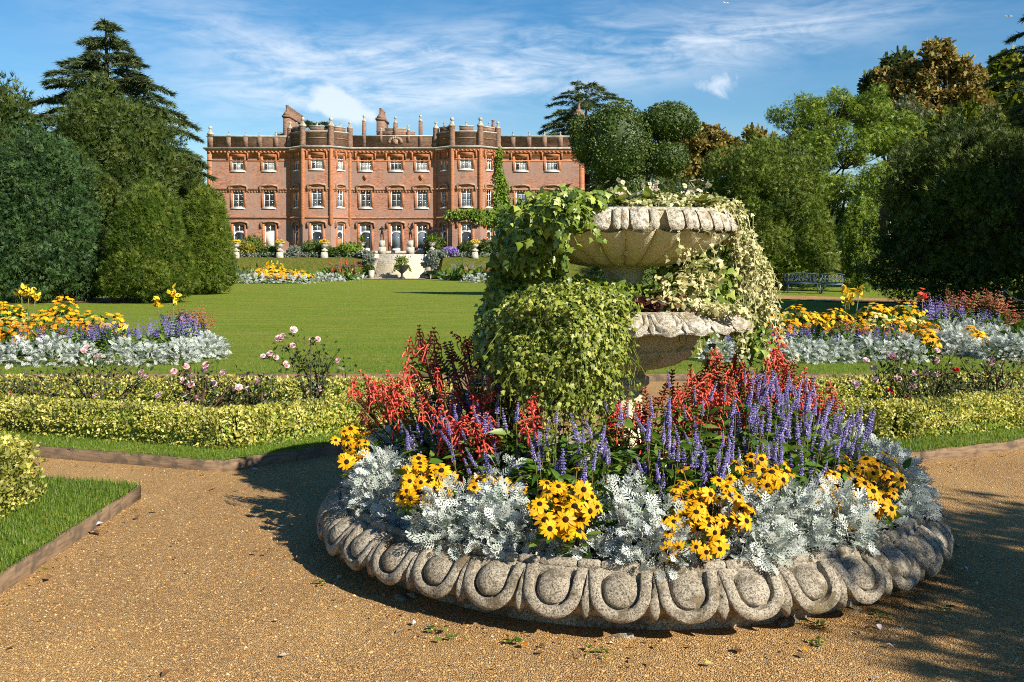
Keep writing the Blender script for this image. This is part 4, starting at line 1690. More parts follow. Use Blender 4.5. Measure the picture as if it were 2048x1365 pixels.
# ------------------------------------------------------------------ terrace: steps, statues, urns, shrubs, barrow
def stone_steps():
    t = thing('stone_steps', 'broad stone steps climbing the bank to the middle door', 'steps', (hx(800), 84, ZL))
    b = np.array([hx(800), 84, ZL])
    n = 12
    x0, x1 = (751 - CXP) * 85 / FPX - b[0], (851 - CXP) * 85 / FPX - b[0]
    for k in range(n):
        y0 = k * .34 + (.5 if k > 7 else 0)
        z1 = (k + 1) * 2.1 / n
        e = .5 if k > 7 else 0
        G().box(x0 - e + .02 * rng.random(), x1 + e, y0, y0 + .9 if k != 7 else y0 + 1.2, z1 - 2.1 / n + .002 - .35, z1).obj('step', M['step_stone'] if k < 8 else M['pale_stone'], t)
    for s, xx in ((-1, x0), (1, x1)):
        a, c = (xx - .42, xx - .02) if s < 0 else (xx + .02, xx + .42)
        G().box(a, c, -.1, .75, -.1, .72).obj('end_block', M['pale_stone'], t)
        G().add([(a + .02, .75, -.1), (c - .02, .75, -.1), (c - .02, .75, .72), (a + .02, .75, .72), (a + .02, 3.2, -.1), (c - .02, 3.2, -.1), (c - .02, 3.2, 1.75), (a + .02, 3.2, 1.75)],
                [[0, 1, 2, 3], [5, 4, 7, 6], [3, 2, 6, 7], [0, 3, 7, 4], [1, 5, 6, 2]]).obj('cheek_wall', M['stone'], t)
        a, c = (a - .35, c - .1) if s < 0 else (a + .1, c + .35)
        G().box(a, c, 3.2, 4.6, -.1, 2.12).obj('end_block', M['pale_stone'], t)


stone_steps()


def skin_body(name, pts, edges, rad, mat, parent):
    me = bpy.data.meshes.new(name)
    me.from_pydata([tuple(p) for p in pts], edges, [])
    o = link(name, me, parent)
    me.materials.append(mat)
    m = o.modifiers.new('skin', 'SKIN')
    for i, r in enumerate(rad):
        me.skin_vertices[0].data[i].radius = (r, r)
    me.skin_vertices[0].data[0].use_root = True
    o.modifiers.new('sub', 'SUBSURF').levels = 1
    o.modifiers['sub'].render_levels = 2
    return o


def statue(px, raised, label):
    Y = 90.2
    x = (px - CXP) * Y / FPX
    z0 = 2.25
    t = thing('bronze_statue', label, 'statue', (x, Y, z0))
    G().box(-.34, .34, -.34, .34, -.1, .58).obj('plinth', M['pale_stone'], t)
    G().box(-.25, .25, -.25, .25, .581, 1.18).obj('plinth', M['pale_stone'], t)
    G().box(-.21, .21, -.2, .2, 1.181, 1.24).obj('base', M['bronze'], t)
    z = 1.24
    P = [(0, 0, z + .66), (0, 0, z + .86), (0, 0, z + 1.02), (0, 0, z + 1.12), (0, -.02, z + 1.24)]          # pelvis, waist, chest, neck, head
    E = [(0, 1), (1, 2), (2, 3), (3, 4)]
    R = [.085, .075, .105, .04, .075]
    def chain(root, pts, rs):
        a = root
        for p, r in zip(pts, rs):
            P.append(p)
            R.append(r)
            E.append((a, len(P) - 1))
            a = len(P) - 1
    chain(0, [(-.08, 0, z + .60), (-.10, -.03, z + .34), (-.11, .02, z + .06), (-.12, -.08, z + .03)], [.075, .05, .032, .03])
    chain(0, [(.08, 0, z + .60), (.10, .0, z + .34), (.13, .06, z + .06), (.15, -.04, z + .03)], [.075, .05, .032, .03])
    if raised:
        chain(2, [(-.15, 0, z + 1.06), (-.25, -.02, z + 1.22), (-.17, -.04, z + 1.44), (-.20, -.05, z + 1.52)], [.05, .04, .03, .025])
        chain(2, [(.15, 0, z + 1.06), (.26, -.02, z + 1.20), (.19, -.04, z + 1.43), (.23, -.05, z + 1.52)], [.05, .04, .03, .025])
    else:
        chain(2, [(-.15, 0, z + 1.04), (-.24, -.04, z + .86), (-.08, -.2, z + .96), (-.02, -.22, z + 1.02)], [.05, .04, .03, .025])
        chain(2, [(.15, 0, z + 1.04), (.23, -.06, z + .84), (.08, -.18, z + .80), (.02, -.2, z + .84)], [.05, .04, .03, .025])
    skin_body('figure', P, E, R, M['bronze'], t)
    if not raised:
        G().tube([(0, -.21, z + .78), (0, -.22, z + .95), (.01, -.2, z + 1.1)], [.05, .06, .03], 6).obj('drapery', M['bronze'], t)


statue(764, False, 'dark bronze statue with folded arms on a stone plinth left of the middle door')
statue(821, True, 'dark bronze statue with raised arms on a stone plinth right of the middle door')

M['yellow_fl'] = leafmat('yellow_petals', [(0, (.62, .36, .01)), (.5, (.75, .50, .02)), (1, (.80, .60, .06))], .2, .5, .2)
M['green_lf'] = leafmat('border_green', [(0, (.030, .062, .010)), (.5, (.065, .115, .018)), (1, (.12, .17, .035))], .3, .5, .35)
M['bright_lf'] = leafmat('bright_green_shrub', [(0, (0.069, 0.132, 0.008)), (.5, (0.138, 0.228, 0.015)), (1, (0.230, 0.324, 0.030))], .3, .45, .4)
M['gold_lf'] = leafmat('golden_shrub', [(0, (.12, .12, .01)), (.5, (.24, .22, .02)), (1, (.36, .32, .05))], .3, .5, .3)
M['grey_lf'] = leafmat('grey_green_border', [(0, (.10, .13, .09)), (.5, (.19, .22, .17)), (1, (.32, .35, .30))], .25, .6, .2)
M['aster_fl'] = leafmat('lilac_flowers', [(0, (.20, .13, .42)), (.5, (.31, .22, .58)), (1, (.46, .36, .70))], .2, .6, .2)

urn_prof = [(.0, 0), (.30, 0), (.30, .09), (.20, .12), (.10, .18), (.08, .26), (.13, .31), (.24, .36), (.30, .46), (.30, .58), (.36, .66), (.40, .70), (.40, .74), (.34, .74), (.30, .68), (.0, .66)]
urn_me = G().lathe(urn_prof, 16).mesh('bowl', M['pale_stone'], True, 40)
URNS = [(472, 'y', 'far left end of the terrace'), (560, 'y', 'below the cream door'), (649, 'y', 'in front of the left bay'),
        (724, 's', 'left of the steps beside the round bright shrub'), (864, 's', 'right of the steps before the tall shrub'), (950, 'y', 'before the right bay')]
for i, (px, kind, where) in enumerate(URNS):
    Y = 87.3 if kind == 'y' else 89.5
    x = (px - CXP) * Y / FPX
    t = thing('stone_urn', ('stone urn of yellow flowers on a pedestal, ' if kind == 'y' else 'stone urn with a spiky plant, ') + where, 'urn', (x, Y, 1.85 if kind == 'y' else 2.15), 'urns along the terrace')
    s = 1.0 if kind == 'y' else .82
    G().frustum(0, 0, -.15, .5 * s, .33, .33, .24, .24).frustum(0, 0, .501 * s, .62 * s, .18, .18, .16, .16).obj('pedestal', M['pale_stone'], t)
    link('bowl', urn_me, t, None, Matrix.Translation((0, 0, .62 * s)) @ Matrix.Scale(s, 4))
    b = np.array([x, Y, t.location.z])
    if kind == 'y':
        n = 160
        P = np.array([0, 0, 1.38]) + rvec(n) * np.array([.40, .40, .22])
        P[:, 2] = np.maximum(P[:, 2], 1.36)
        stuff_mesh('flowers', T_far_daisy(), P, frames(rng.normal(size=(n, 3)), rvec(n) + np.array([0, -.4, 1.0])), rng.uniform(.06, .1, n), M['yellow_fl'], t)
        n = 120
        P = np.array([0, 0, 1.32]) + rvec(n) * np.array([.36, .36, .15])
        stuff_mesh('foliage', LEAF, P, frames(rvec(n), rvec(n)), rng.uniform(.1, .16, n), M['bright_lf'], t)
    else:
        n = 60
        D = unit(np.stack([rng.normal(size=n), rng.normal(size=n), np.abs(rng.normal(size=n)) + .35], 1))
        stuff_mesh('foliage', T_leaf(.05, .2, .35), np.tile([0, 0, 1.15], (n, 1)), frames(D, np.array([[0, 0, 1.0]]) + D * 0), rng.uniform(.5, .95, n), M['bright_lf'], t)

SHR = [('golden_shrub', 'round golden shrub on the terrace near its left end', 476, 512, 487, 88.6, 'gold_lf'), ('green_shrub', 'wide green shrub below the left bay', 600, 658, 484, 88.8, 'green_lf'),
       ('round_shrub', 'round bright green shrub left of the steps', 675, 723, 487, 88.4, 'bright_lf'), ('tall_shrub', 'tall dark shrub against the house right of the steps', 846, 890, 470, 91.0, 'green_lf'),
       ('aster_clump', 'mound of lilac asters right of the steps', 884, 916, 497, 88.2, 'aster_fl'), ('green_shrub', 'dark green shrub below the right bay', 916, 956, 486, 89.6, 'green_lf'),
       ('green_shrub', 'shrub at the right bay beside the urn', 956, 990, 482, 89.8, 'green_lf'), ('wall_shrub', 'thin brownish shrub against the wall by the leftmost window', 478, 528, 472, 91.0, 'yew_warm'),
       ('wall_shrub', 'twiggy shrub trained on the wall left of the first window', 428, 468, 455, 91.5, 'yew_warm'), ('green_shrub', 'small green shrub between cream door and left bay', 576, 604, 495, 88.2, 'grey_lf'),
       ('green_shrub', 'low shrub between wide shrub and round bright shrub', 655, 682, 498, 88.0, 'green_lf'), ('grey_shrub', 'grey lavender mound left of the step top', 716, 748, 504, 87.4, 'grey_lf'),
       ('grey_shrub', 'grey lavender mound right of the step top', 858, 892, 503, 87.2, 'grey_lf'), ('grey_shrub', 'grey green plants tumbling down beside the left of the steps', 728, 746, 510, 85.6, 'grey_lf'),
       ('grey_shrub', 'grey green plants tumbling down beside the right of the steps', 857, 876, 508, 85.6, 'grey_lf'), ('green_shrub', 'green plants low on the bank left of the steps', 728, 747, 530, 84.6, 'green_lf'),
       ('green_shrub', 'dark shrub at the right end of the terrace', 990, 1060, 470, 90.0, 'green_lf'), ('green_shrub', 'loose green plants between the urns by the cream door', 520, 556, 494, 88.4, 'green_lf')]
for i, (nm, lb, a, b, top, Y, m) in enumerate(SHR):
    z0 = 2.0 if Y > 86.5 else (1.0 if Y > 85 else .25)
    bush_at(nm, lb, 'shrub', a, b, top, Y, M[m], 700 if m != 'aster_fl' else 900, .20, 100 + i, z0=z0, T=LOW, amp=.14, fine=.05, depth=.3, trunk=False, up=.3, front=True)
n = 2600                                                           # low planting along the terrace edge
P = np.stack([rng.uniform(-26, -1, n), 87.4 + rng.random(n) ** 2 * 2.0, np.zeros(n)], 1)
P = P[(P[:, 0] < hx(735)) | (P[:, 0] > hx(862))]
P[:, 2] = 1.9 + rng.random(len(P)) * .38
o = stuff_mesh('border_planting', LOW, P, frames(rvec(len(P)) + [0, 0, .6], rvec(len(P)) + [0, -.5, .8]), rng.uniform(.12, .26, len(P)), M['grey_lf'])
o['label'] = 'low grey green planting along the terrace edge before the house'
# creeper on the house
ct = thing('wall_creeper', 'bright green creeper climbing the right bay and spreading above its doors', 'climber', (hx(1000), HY - .3, 2.3))
cb = np.array([hx(1000), HY - .3, 2.3])
P = []
for (x0, y0, x1, y1, w, m) in ((1000, 300, 998, 345, 6, 260), (998, 345, 1008, 380, 10, 420), (1004, 370, 1000, 425, 13, 700), (895, 432, 960, 428, 9, 650), (950, 432, 1030, 432, 13, 1000), (1010, 390, 1020, 425, 9, 300), (960, 440, 1040, 455, 12, 500)):
    q = rng.random(m)
    px = x0 + (x1 - x0) * q + rng.normal(size=m) * w * .45
    py = y0 + (y1 - y0) * q + rng.normal(size=m) * (w * .45 if y0 > 425 else 4)
    P.append(np.stack([hx(px), np.where((px > 905) & (px < 965), HY - 1.75, HY - .35 - np.clip((1000 - px) / 35, 0, 1) * 1.2) - rng.random(m) * .25, hz(py)], 1))
P = np.concatenate(P)
n = len(P)
stuff_mesh('foliage', LOW, P, frames(unit(rng.normal(size=(n, 3)) + [0, 0, -.6]), unit(rng.normal(size=(n, 3)) * .5 + [.2, -1, .5])), rng.uniform(.18, .34, n), M['bright_lf'], ct, base=cb)
g = G()
limb(g, (0, .1, -.1), (.2, .1, 5.0), .06, .04)
limb(g, (.2, .1, 5.0), (-.1, .1, 9.0), .04, .02)
g.obj('stem', M['bark'], ct)

# wheelbarrow at the foot of the steps
wb = thing('wheelbarrow', 'green wheelbarrow parked at the right foot of the stone steps', 'wheelbarrow', ((868 - CXP) * 83.6 / FPX, 83.6, ZL))
M['barrow'] = plain('green_barrow_paint', (.02, .10, .065), .4, .4, .2, 6)
M['rubber'] = plain('black_rubber', (.02, .02, .02), .8, .2, .2, 6)
g = G()
V = [(-.42, -.26, .36), (.30, -.26, .36), (.30, .26, .36), (-.42, .26, .36), (-.62, -.36, .72), (.52, -.36, .66), (.52, .36, .66), (-.62, .36, .72)]
g.add(V, [[0, 3, 2, 1], [0, 1, 5, 4], [1, 2, 6, 5], [2, 3, 7, 6], [3, 0, 4, 7]])
g.obj('tray', M['barrow'], wb)
g = G()
for k in range(14):
    a, b = 2 * PI * k / 14, 2 * PI * (k + 1) / 14
    for (r0, r1) in ((.12, .22),):
        g.add([(-.62 + r0 * math.cos(a), -.05, .22 + r0 * math.sin(a)), (-.62 + r1 * math.cos(a), -.06, .22 + r1 * math.sin(a)), (-.62 + r1 * math.cos(b), -.06, .22 + r1 * math.sin(b)), (-.62 + r0 * math.cos(b), -.05, .22 + r0 * math.sin(b)),
               (-.62 + r0 * math.cos(a), .05, .22 + r0 * math.sin(a)), (-.62 + r1 * math.cos(a), .06, .22 + r1 * math.sin(a)), (-.62 + r1 * math.cos(b), .06, .22 + r1 * math.sin(b)), (-.62 + r0 * math.cos(b), .05, .22 + r0 * math.sin(b))],
              [[0, 1, 2, 3], [5, 4, 7, 6], [1, 5, 6, 2], [4, 0, 3, 7]])
wh = g.obj('wheel', M['rubber'], wb)
G().tube([(-.62, -.055, .22), (-.62, .055, .22)], .12, 10).obj('hub', M['oak'], wh)
for s in (-1, 1):
    G().tube([(-.66, s * .08, .22), (.2, s * .24, .33), (.95, s * .30, .62)], .022, 6).obj('handle', M['barrow'], wb)
    G().tube([(.28, s * .24, .36), (.36, s * .27, .0)], .02, 6).obj('leg', M['barrow'], wb)

# planted iron vase in front of the steps
va = thing('planter_vase', 'iron vase with trailing plants and a fern in front of the steps', 'planter', ((804 - CXP) * 82.9 / FPX, 82.9, ZL))
G().lathe([(0, 0), (.30, 0), (.28, .1), (.12, .2), (.09, .45), (.16, .52), (.40, .72), (.56, 1.0), (.64, 1.14), (.60, 1.16), (.5, 1.08), (0, 1.05)], 20, rf=lambda r, z, t: r * (1 + (.05 * math.sin(t * 10) if z > .5 else 0))).obj('bowl', M['lead'], va, True)
n = 420
a = rng.random(n) * 6.28
q = rng.random(n)
P = np.stack([np.cos(a) * (.55 + .25 * q), np.sin(a) * (.55 + .25 * q), 1.2 - q * .62 * (.5 + .5 * np.abs(np.cos(a)))], 1)
keep = (np.sin(a) > -.35) | (np.cos(a) < -.2)
stuff_mesh('foliage', LEAF, P[keep], frames(rvec(keep.sum()) + [0, 0, -.6], rvec(keep.sum())), rng.uniform(.08, .15, keep.sum()), M['bright_lf'], va)
n = 260
P = np.stack([rng.normal(size=n) * .22, rng.normal(size=n) * .22, 1.2 + rng.random(n) * .62], 1)
P[:, 0] += (P[:, 2] - 1.5) * .2
stuff_mesh('fern', LEAF, P, frames(unit(rng.normal(size=(n, 3)) + [0, 0, .2]), rvec(n) + [0, 0, .6]), rng.uniform(.14, .24, n), M['robinia'], va)


# iron benches on the right
def bench(label, px0, px1, Y, rz, col):
    x = (px0 + px1) / 2
    t = thing('garden_bench', label, 'bench', ((x - CXP) * Y / FPX, Y, ZL), None, rz)
    w = (px1 - px0) * Y / FPX / 2
    mt = plain('bench_shade_paint_' + str(int(px0)), col, .45, .4, .2, 9)
    for k in range(5):
        G().box(-w, w, -.22 + k * .09, -.155 + k * .09, .42, .445).obj('seat_slat', mt, t)
    bk = G()
    m = max(6, int(w * 12))
    top = lambda u: .86 + .06 * math.cos(u * PI / 2) + .02 * abs(math.sin(u * 7))
    pts = [(-w - .06 + (2 * w + .12) * k / 24, .27 + .06, top(-1 + 2 * k / 24)) for k in range(25)]
    bk.tube(pts, .024, 5)
    bk.tube([(-w, .24, .47), (w, .24, .47)], .02, 5)
    for k in range(m):
        for d in (-1, 1):
            x0 = -w + 2 * w * (k + .5) / m
            xm = min(w, max(-w, x0 + d * .13))
            xe = min(w, max(-w, x0 + d * .02))
            bk.tube([(x0, .24, .47), (xm, .28, .66), (xe, .32, .86)], .017, 4)
        bk.lathe([(.001, -.03), (.035, 0), (.001, .03)], 5, (-w + 2 * w * (k + .5) / m, .285))
        bk.V[-1] = bk.V[-1] + np.array([0, 0, .68])
    bk.obj('backrest', mt, t)
    for s in (-1, 1):
        for y in (-.2, .24):
            G().tube([(s * w, y, .42), (s * (w - .03), y - .02 * (1 if y < 0 else -1), .2), (s * (w + .03), y * 1.25, .0)], [.028, .022, .03], 5).obj('leg', mt, t)
        G().tube([(s * w, .30, .72), (s * w, .05, .70), (s * w, -.22, .64), (s * w, -.22, .42)], .022, 5).obj('armrest', mt, t)


bench('long blue iron bench before the broad yew, shade put into its colour', 1572, 1640, 47.5, math.radians(4), (.016, .036, .085))  # both bench paints are darkened to stand for shade
bench('grey blue iron bench angled beside the long blue bench', 1642, 1684, 46.0, math.radians(-24), (.085, .125, .15))


def rope_post(label, px, Y, to, h=1.0):
    t = thing('rope_post', label, 'post', ((px - CXP) * Y / FPX, Y, ZL))
    G().tube([(0, 0, -.05), (0, 0, h)], .022, 6).obj('post', M['lead'], t)
    q = np.array([(to[0] - CXP) * Y / FPX - t.location.x, to[2], 0])
    P = [q * k / 10 + np.array([0, 0, h * .95 - .35 * math.sin(PI * k / 10) + (to[1] - h) * k / 10]) for k in range(11)]
    G().tube(P, .014, 5).obj('rope', M['pale_stone'], t)


rope_post('thin post with a slack rope before the fir on the left', 119, 36.2, (92, .9, .3), 1.15)
rope_post('thin post with a rope before the huge dark yew on the right', 2007, 26.5, (2075, .9, -.4), .8)


# aeroplanes, tiny in the sky
def plane(label, px, py, Y, L, rz):
    p = at(px, py, Y)
    t = thing('airliner', label, 'aeroplane', p, None, rz)
    G().tube([(-L / 2, 0, 0), (-L * .42, 0, 0), (L * .4, 0, 0), (L / 2, 0, L * .02)], [L * .02, L * .055, L * .055, L * .01], 8).obj('fuselage', M['white'], t)
    for s in (-1, 1):
        G().add([(-L * .1, 0, 0), (L * .12, 0, 0), (L * .22, s * L * .45, L * .03), (L * .15, s * L * .45, L * .03)], [[0, 1, 2, 3]]).add([(L * .4, 0, .1), (L * .48, 0, .1), (L * .5, s * L * .16, L * .02), (L * .46, s * L * .16, L * .02)], [[0, 1, 2, 3]]).obj('wing', M['white'], t)
    G().add([(L * .36, 0, 0), (L * .48, 0, 0), (L * .52, 0, L * .14), (L * .46, 0, L * .14)], [[0, 1, 2, 3]]).obj('tail_fin', M['white'], t)


plane('tiny white aeroplane high in the sky at the right edge', 2018, 33, 7000, 46, math.radians(170))
plane('tiny white aeroplane at the top of the sky right of the middle', 1452, 6, 7500, 46, math.radians(200))
# ------------------------------------------------------------------ tiered stone planter
planter = thing('tiered_stone_planter', 'tiered stone planter: low egg-and-dart basin with two bowls stacked on a pedestal', 'planter', (BX, BY, 0))
NE = 38
# wall line of the basin: (radius, height) from the bead rim down over the bulge
PROF = np.array([(1.645, .272), (1.69, .245), (1.735, .205), (1.760, .16), (1.760, .12), (1.745, .085), (1.72, .06)])
_pl = np.concatenate([[0], np.cumsum(np.linalg.norm(np.diff(PROF, axis=0), axis=1))])


def basin_pt(u, v, w):
    """u along the rim, v down the face, w outwards -> local point of a piece facing -Y"""
    r = np.interp(v, _pl, PROF[:, 0])
    z = np.interp(v, _pl, PROF[:, 1])
    e = .02
    dr = np.interp(v + e, _pl, PROF[:, 0]) - np.interp(v - e, _pl, PROF[:, 0])
    dzz = np.interp(v + e, _pl, PROF[:, 1]) - np.interp(v - e, _pl, PROF[:, 1])
    L = math.hypot(dr, dzz) + 1e-9
    r2, z2 = r + w * (-dzz / L), z + w * (dr / L)
    t = u / 1.73
    return (r2 * math.sin(t), -r2 * math.cos(t), z2)


def egg_mesh(seed):
    gq = np.random.default_rng(seed)
    RO, vc = .129, .098
    S = []
    for k in range(5):
        S.append(((0, vc * k / 5 + .005), (-RO, vc * k / 5 + .005)))
    for k in range(15):
        a = PI * k / 14
        S.append(((0, vc), (-RO * math.cos(a), vc + RO * math.sin(a))))
    for k in range(5):
        S.append(((0, vc * (4 - k) / 5 + .005), (RO, vc * (4 - k) / 5 + .005)))
    ks = [0, .18, .32, .42, .49, .535, .555, .585, .615, .64, .70, .79, .88, .95, .985, 1.0]
    V, F = [], []
    n = len(ks) + 1
    chip = gq.normal(size=4) * .002
    for (s, o) in S:
        if s[1] < vc:
            o = (o[0] * (1 + .11 * (1 - s[1] / vc)), o[1])
        for k in ks:
            u, v = s[0] + (o[0] - s[0]) * k, s[1] + (o[1] - s[1]) * k
            if k <= .55:
                e = (vc - s[1]) / vc if s[1] < vc else 0.0
                w = -.010 + .037 * math.sqrt(max(0, 1 - (k / .56) ** 2 - (e * .93) ** 2))
            elif k < .62:
                w = -.018
            else:
                w = .006 + .016 * math.sqrt(max(0, 1 - ((k - .81) / .20) ** 2))
            w += chip[0] * math.sin(u * 30 + chip[1] * 900) + .0012 * gq.normal()
            V.append(basin_pt(u, v, w))
        V.append(basin_pt(o[0], o[1], -.07))
    for i in range(len(S) - 1):
        for j in range(n - 1):
            a = i * n + j
            F.append([a, a + n, a + n + 1, a + 1])
    return G().add(V, F).mesh('egg', M['stone'], True, 55)


def dart_mesh():
    V, F = [], []
    rows = [(.03, .012, .0), (.09, .017, .006), (.14, .027, .008), (.18, .030, .0), (.215, .021, -.006), (.243, .003, -.02)]
    for (v, hw, w) in rows:
        V += [basin_pt(-hw, v, w - .018), basin_pt(0, v, w + .016), basin_pt(hw, v, w - .018)]
    for i in range(len(rows) - 1):
        a = i * 3
        F += [[a, a + 3, a + 4, a + 1], [a + 1, a + 4, a + 5, a + 2]]
    return G().add(V, F).mesh('dart', M['stone'], False)


def bead_mesh(a0, a1, r0=1.615, z0=.287, rr=.026, n=9):
    V, F = [], []
    ts = np.linspace(a0, a1, 9)
    for i, t in enumerate(ts):
        e = min(i, 8 - i)
        q = rr * (1, .96, 1.0, 1, 1)[4 - min(4, e)] * (.72 if e == 0 else 1)
        for k in range(n):
            b = 2 * PI * k / n
            r = r0 + q * math.cos(b)
            V.append((r * math.sin(t), -r * math.cos(t), z0 + q * math.sin(b)))
    for i in range(8):
        for k in range(n):
            a, b = i * n + k, i * n + (k + 1) % n
            F.append([a, b, b + n, a + n])
    F += [list(range(n)), list(range(8 * n, 9 * n))[::-1]]
    return G().add(V, F).mesh('bead', M['stone'], True, 50)


g = G().lathe([(1.50, .20), (1.56, .272), (1.60, .290), (1.64, .278), (1.665, .24), (1.69, .20), (1.695, .15), (1.67, .10), (1.60, .06), (1.56, .045), (1.56, -.03)], 144)
basin = g.obj('basin', M['stone'], planter, True, 50)
eggs = [egg_mesh(i) for i in range(4)]
dart = dart_mesh()
PIT = 2 * PI / NE
bead_l, bead_s = bead_mesh(-PIT * .30, PIT * .30), bead_mesh(-PIT * .18, PIT * .18)
EGG0 = math.radians(2.6)
for i in range(NE):
    a = EGG0 + i * PIT
    link('egg', eggs[i % 4], basin, None, Matrix.Rotation(a, 4, 'Z'))
    link('dart', dart, basin, None, Matrix.Rotation(a + PIT / 2, 4, 'Z'))
    link('bead', bead_l, basin, None, Matrix.Rotation(a, 4, 'Z'))
    link('bead', bead_s, basin, None, Matrix.Rotation(a + PIT / 2, 4, 'Z'))
# rough footing stones showing under the basin
for k in range(15):
    a = 2 * PI * k / 15 + rng.normal() * .16
    r = 1.60 + rng.uniform(-.02, .05)
    w, d, h = rng.uniform(.02, .06), rng.uniform(.015, .04), rng.uniform(.006, .02)
    q = G().frustum(0, 0, -.03, h, w, d, w * .8, d * .7)
    q.V[0] += rng.normal(size=(8, 3)) * .012
    link('footing_stone', q.mesh('footing_stone', M['stone']), basin, None, Matrix.Translation((r * math.sin(a), -r * math.cos(a), 0)) @ Matrix.Rotation(a, 4, 'Z'))
# soil mound
g = G().lathe([(1.53, .235), (1.3, .27), (.9, .33), (.3, .40), (0.001, .42)], 48)
g.V[0] = g.V[0] + np.stack([np.zeros(len(g.V[0])), np.zeros(len(g.V[0])), .015 * rng.normal(size=len(g.V[0]))], 1)
g.obj('soil', M['soil'], planter)


def soil_z(r):
    return float(np.interp(r, [0, .3, .9, 1.3, 1.53], [.42, .40, .33, .27, .24]))


g = G().lathe([(.30, .38), (.30, .46), (.24, .50), (.13, .60), (.105, .74), (.11, .84), (.15, .88), (.15, .915), (.12, .93), (.14, .965)], 24)
g.obj('pedestal', M['bowl'], planter, True, 40)
# lower bowl: gadrooned foot, plain neck, sloping egg-and-dart lip
LB = G().lathe([(.14, .962), (.22, .975), (.31, 1.00), (.385, 1.045), (.415, 1.09), (.40, 1.10), (.415, 1.112), (.425, 1.13), (.44, 1.20), (.46, 1.235), (.60, 1.285), (.615, 1.318), (.58, 1.325), (.54, 1.27), (.0, 1.26)], 96,
               rf=lambda r, z, t: r * (1 + (.035 * (abs(math.cos(t * 12)) - .5) if .97 < z < 1.085 else 0)))
lower = LB.obj('lower_bowl', M['bowl'], planter, True, 45)


def lip_pt(u, v, w, top, bot, r0):
    """point on a sloping lip: v from 0 at the inner edge to 1 at the outer edge"""
    (ra, za), (rb, zb) = top, bot
    bul = .006 * math.sin(PI * v)
    r, z = ra + (rb - ra) * v, za + (zb - za) * v + bul
    d = np.array([rb - ra, zb - za])
    d = d / np.linalg.norm(d)
    r, z = r + w * (-d[1]), z + w * d[0]
    t = u / r0
    return (r * math.sin(t), -r * math.cos(t), z)


def lip_egg(top, bot, r0, RO, L, mat, name='egg'):
    vc = L - RO
    S = [((0, vc * k / 3), (-RO, vc * k / 3)) for k in range(3)] + [((0, vc), (-RO * math.cos(PI * k / 10), vc + RO * math.sin(PI * k / 10))) for k in range(11)] + [((0, vc * (2 - k) / 3), (RO, vc * (2 - k) / 3)) for k in range(3)]
    ks = [0, .3, .5, .6, .66, .72, .85, .97, 1]
    V, F = [], []
    n = len(ks) + 1
    for (s, o) in S:
        for k in ks:
            u, v = s[0] + (o[0] - s[0]) * k, s[1] + (o[1] - s[1]) * k
            w = .001 + .012 * math.sqrt(max(0, 1 - (k / .61) ** 2)) if k <= .6 else (-.004 if k < .7 else .003 + .006 * math.sqrt(max(0, 1 - ((k - .85) / .16) ** 2)))
            V.append(lip_pt(u, v / L, w, top, bot, r0))
        V.append(lip_pt(o[0], o[1] / L, -.035, top, bot, r0))
    for i in range(len(S) - 1):
        for j in range(n - 1):
            a = i * n + j
            F.append([a, a + n, a + n + 1, a + 1])
    return G().add(V, F).mesh(name, mat, True, 55)


top, bot = (.60, 1.318), (.745, 1.232)
NL = 24
eg = lip_egg(top, bot, .70, .081, .166, M['bowl_rim'])
V = []
for (v, hw, w) in ((.12, .006, .004), (.5, .010, .006), (.8, .016, .004), (1.0, .006, -.008)):
    V += [lip_pt(-hw, v, w - .008, top, bot, .70), lip_pt(0, v, w + .008, top, bot, .70), lip_pt(hw, v, w - .008, top, bot, .70)]
F = []
for i in range(3):
    a = i * 3
    F += [[a, a + 3, a + 4, a + 1], [a + 1, a + 4, a + 5, a + 2]]
dl = G().add(V, F).mesh('dart', M['bowl_rim'])
for i in range(NL):
    a = math.radians(-2) + i * 2 * PI / NL
    link('egg', eg, lower, None, Matrix.Rotation(a, 4, 'Z'))
    link('dart', dl, lower, None, Matrix.Rotation(a + PI / NL, 4, 'Z'))
lower_lip = G().lathe([(.585, 1.30), (.60, 1.325), (.625, 1.325), (.618, 1.302), (.724, 1.222), (.715, 1.212), (.58, 1.235)], 96).obj('lip', M['bowl_rim'], lower, True, 40)
G().lathe([(.13, 1.26), (.12, 1.36), (.10, 1.46), (.12, 1.54), (.17, 1.578)], 20).obj('stem', M['bowl'], planter, True, 40)
# upper bowl: convex flutes and a scalloped lip
upper = G().lathe([(.13, 1.575), (.19, 1.58), (.29, 1.605), (.41, 1.665), (.51, 1.725), (.555, 1.76), (.585, 1.80), (.605, 1.872), (.57, 1.872), (.54, 1.82), (0, 1.82)], 96).obj('upper_bowl', M['bowl'], planter, True, 45)
NF = 22
fl_prof = [(.17, 1.574), (.225, 1.580), (.315, 1.604), (.415, 1.654), (.50, 1.705), (.56, 1.752), (.585, 1.778)]
V, F = [], []
m = 9
for j, (r, z) in enumerate(fl_prof):
    for k in range(m):
        s = -1 + 2 * k / (m - 1)
        t = s * PI / NF * .985
        b = .040 * (r / .5) * (1 - s * s) ** .7
        rr, zz = r + b * .75, z - b * .65
        V.append((rr * math.sin(t), -rr * math.cos(t), zz))
for j in range(len(fl_prof) - 1):
    for k in range(m - 1):
        a = j * m + k
        F.append([a, a + m, a + m + 1, a + 1])
flute = G().add(V, F).mesh('flute', M['bowl'], True, 60)
for i in range(NF):
    link('flute', flute, upper, None, Matrix.Rotation(i * 2 * PI / NF + .05, 4, 'Z'))


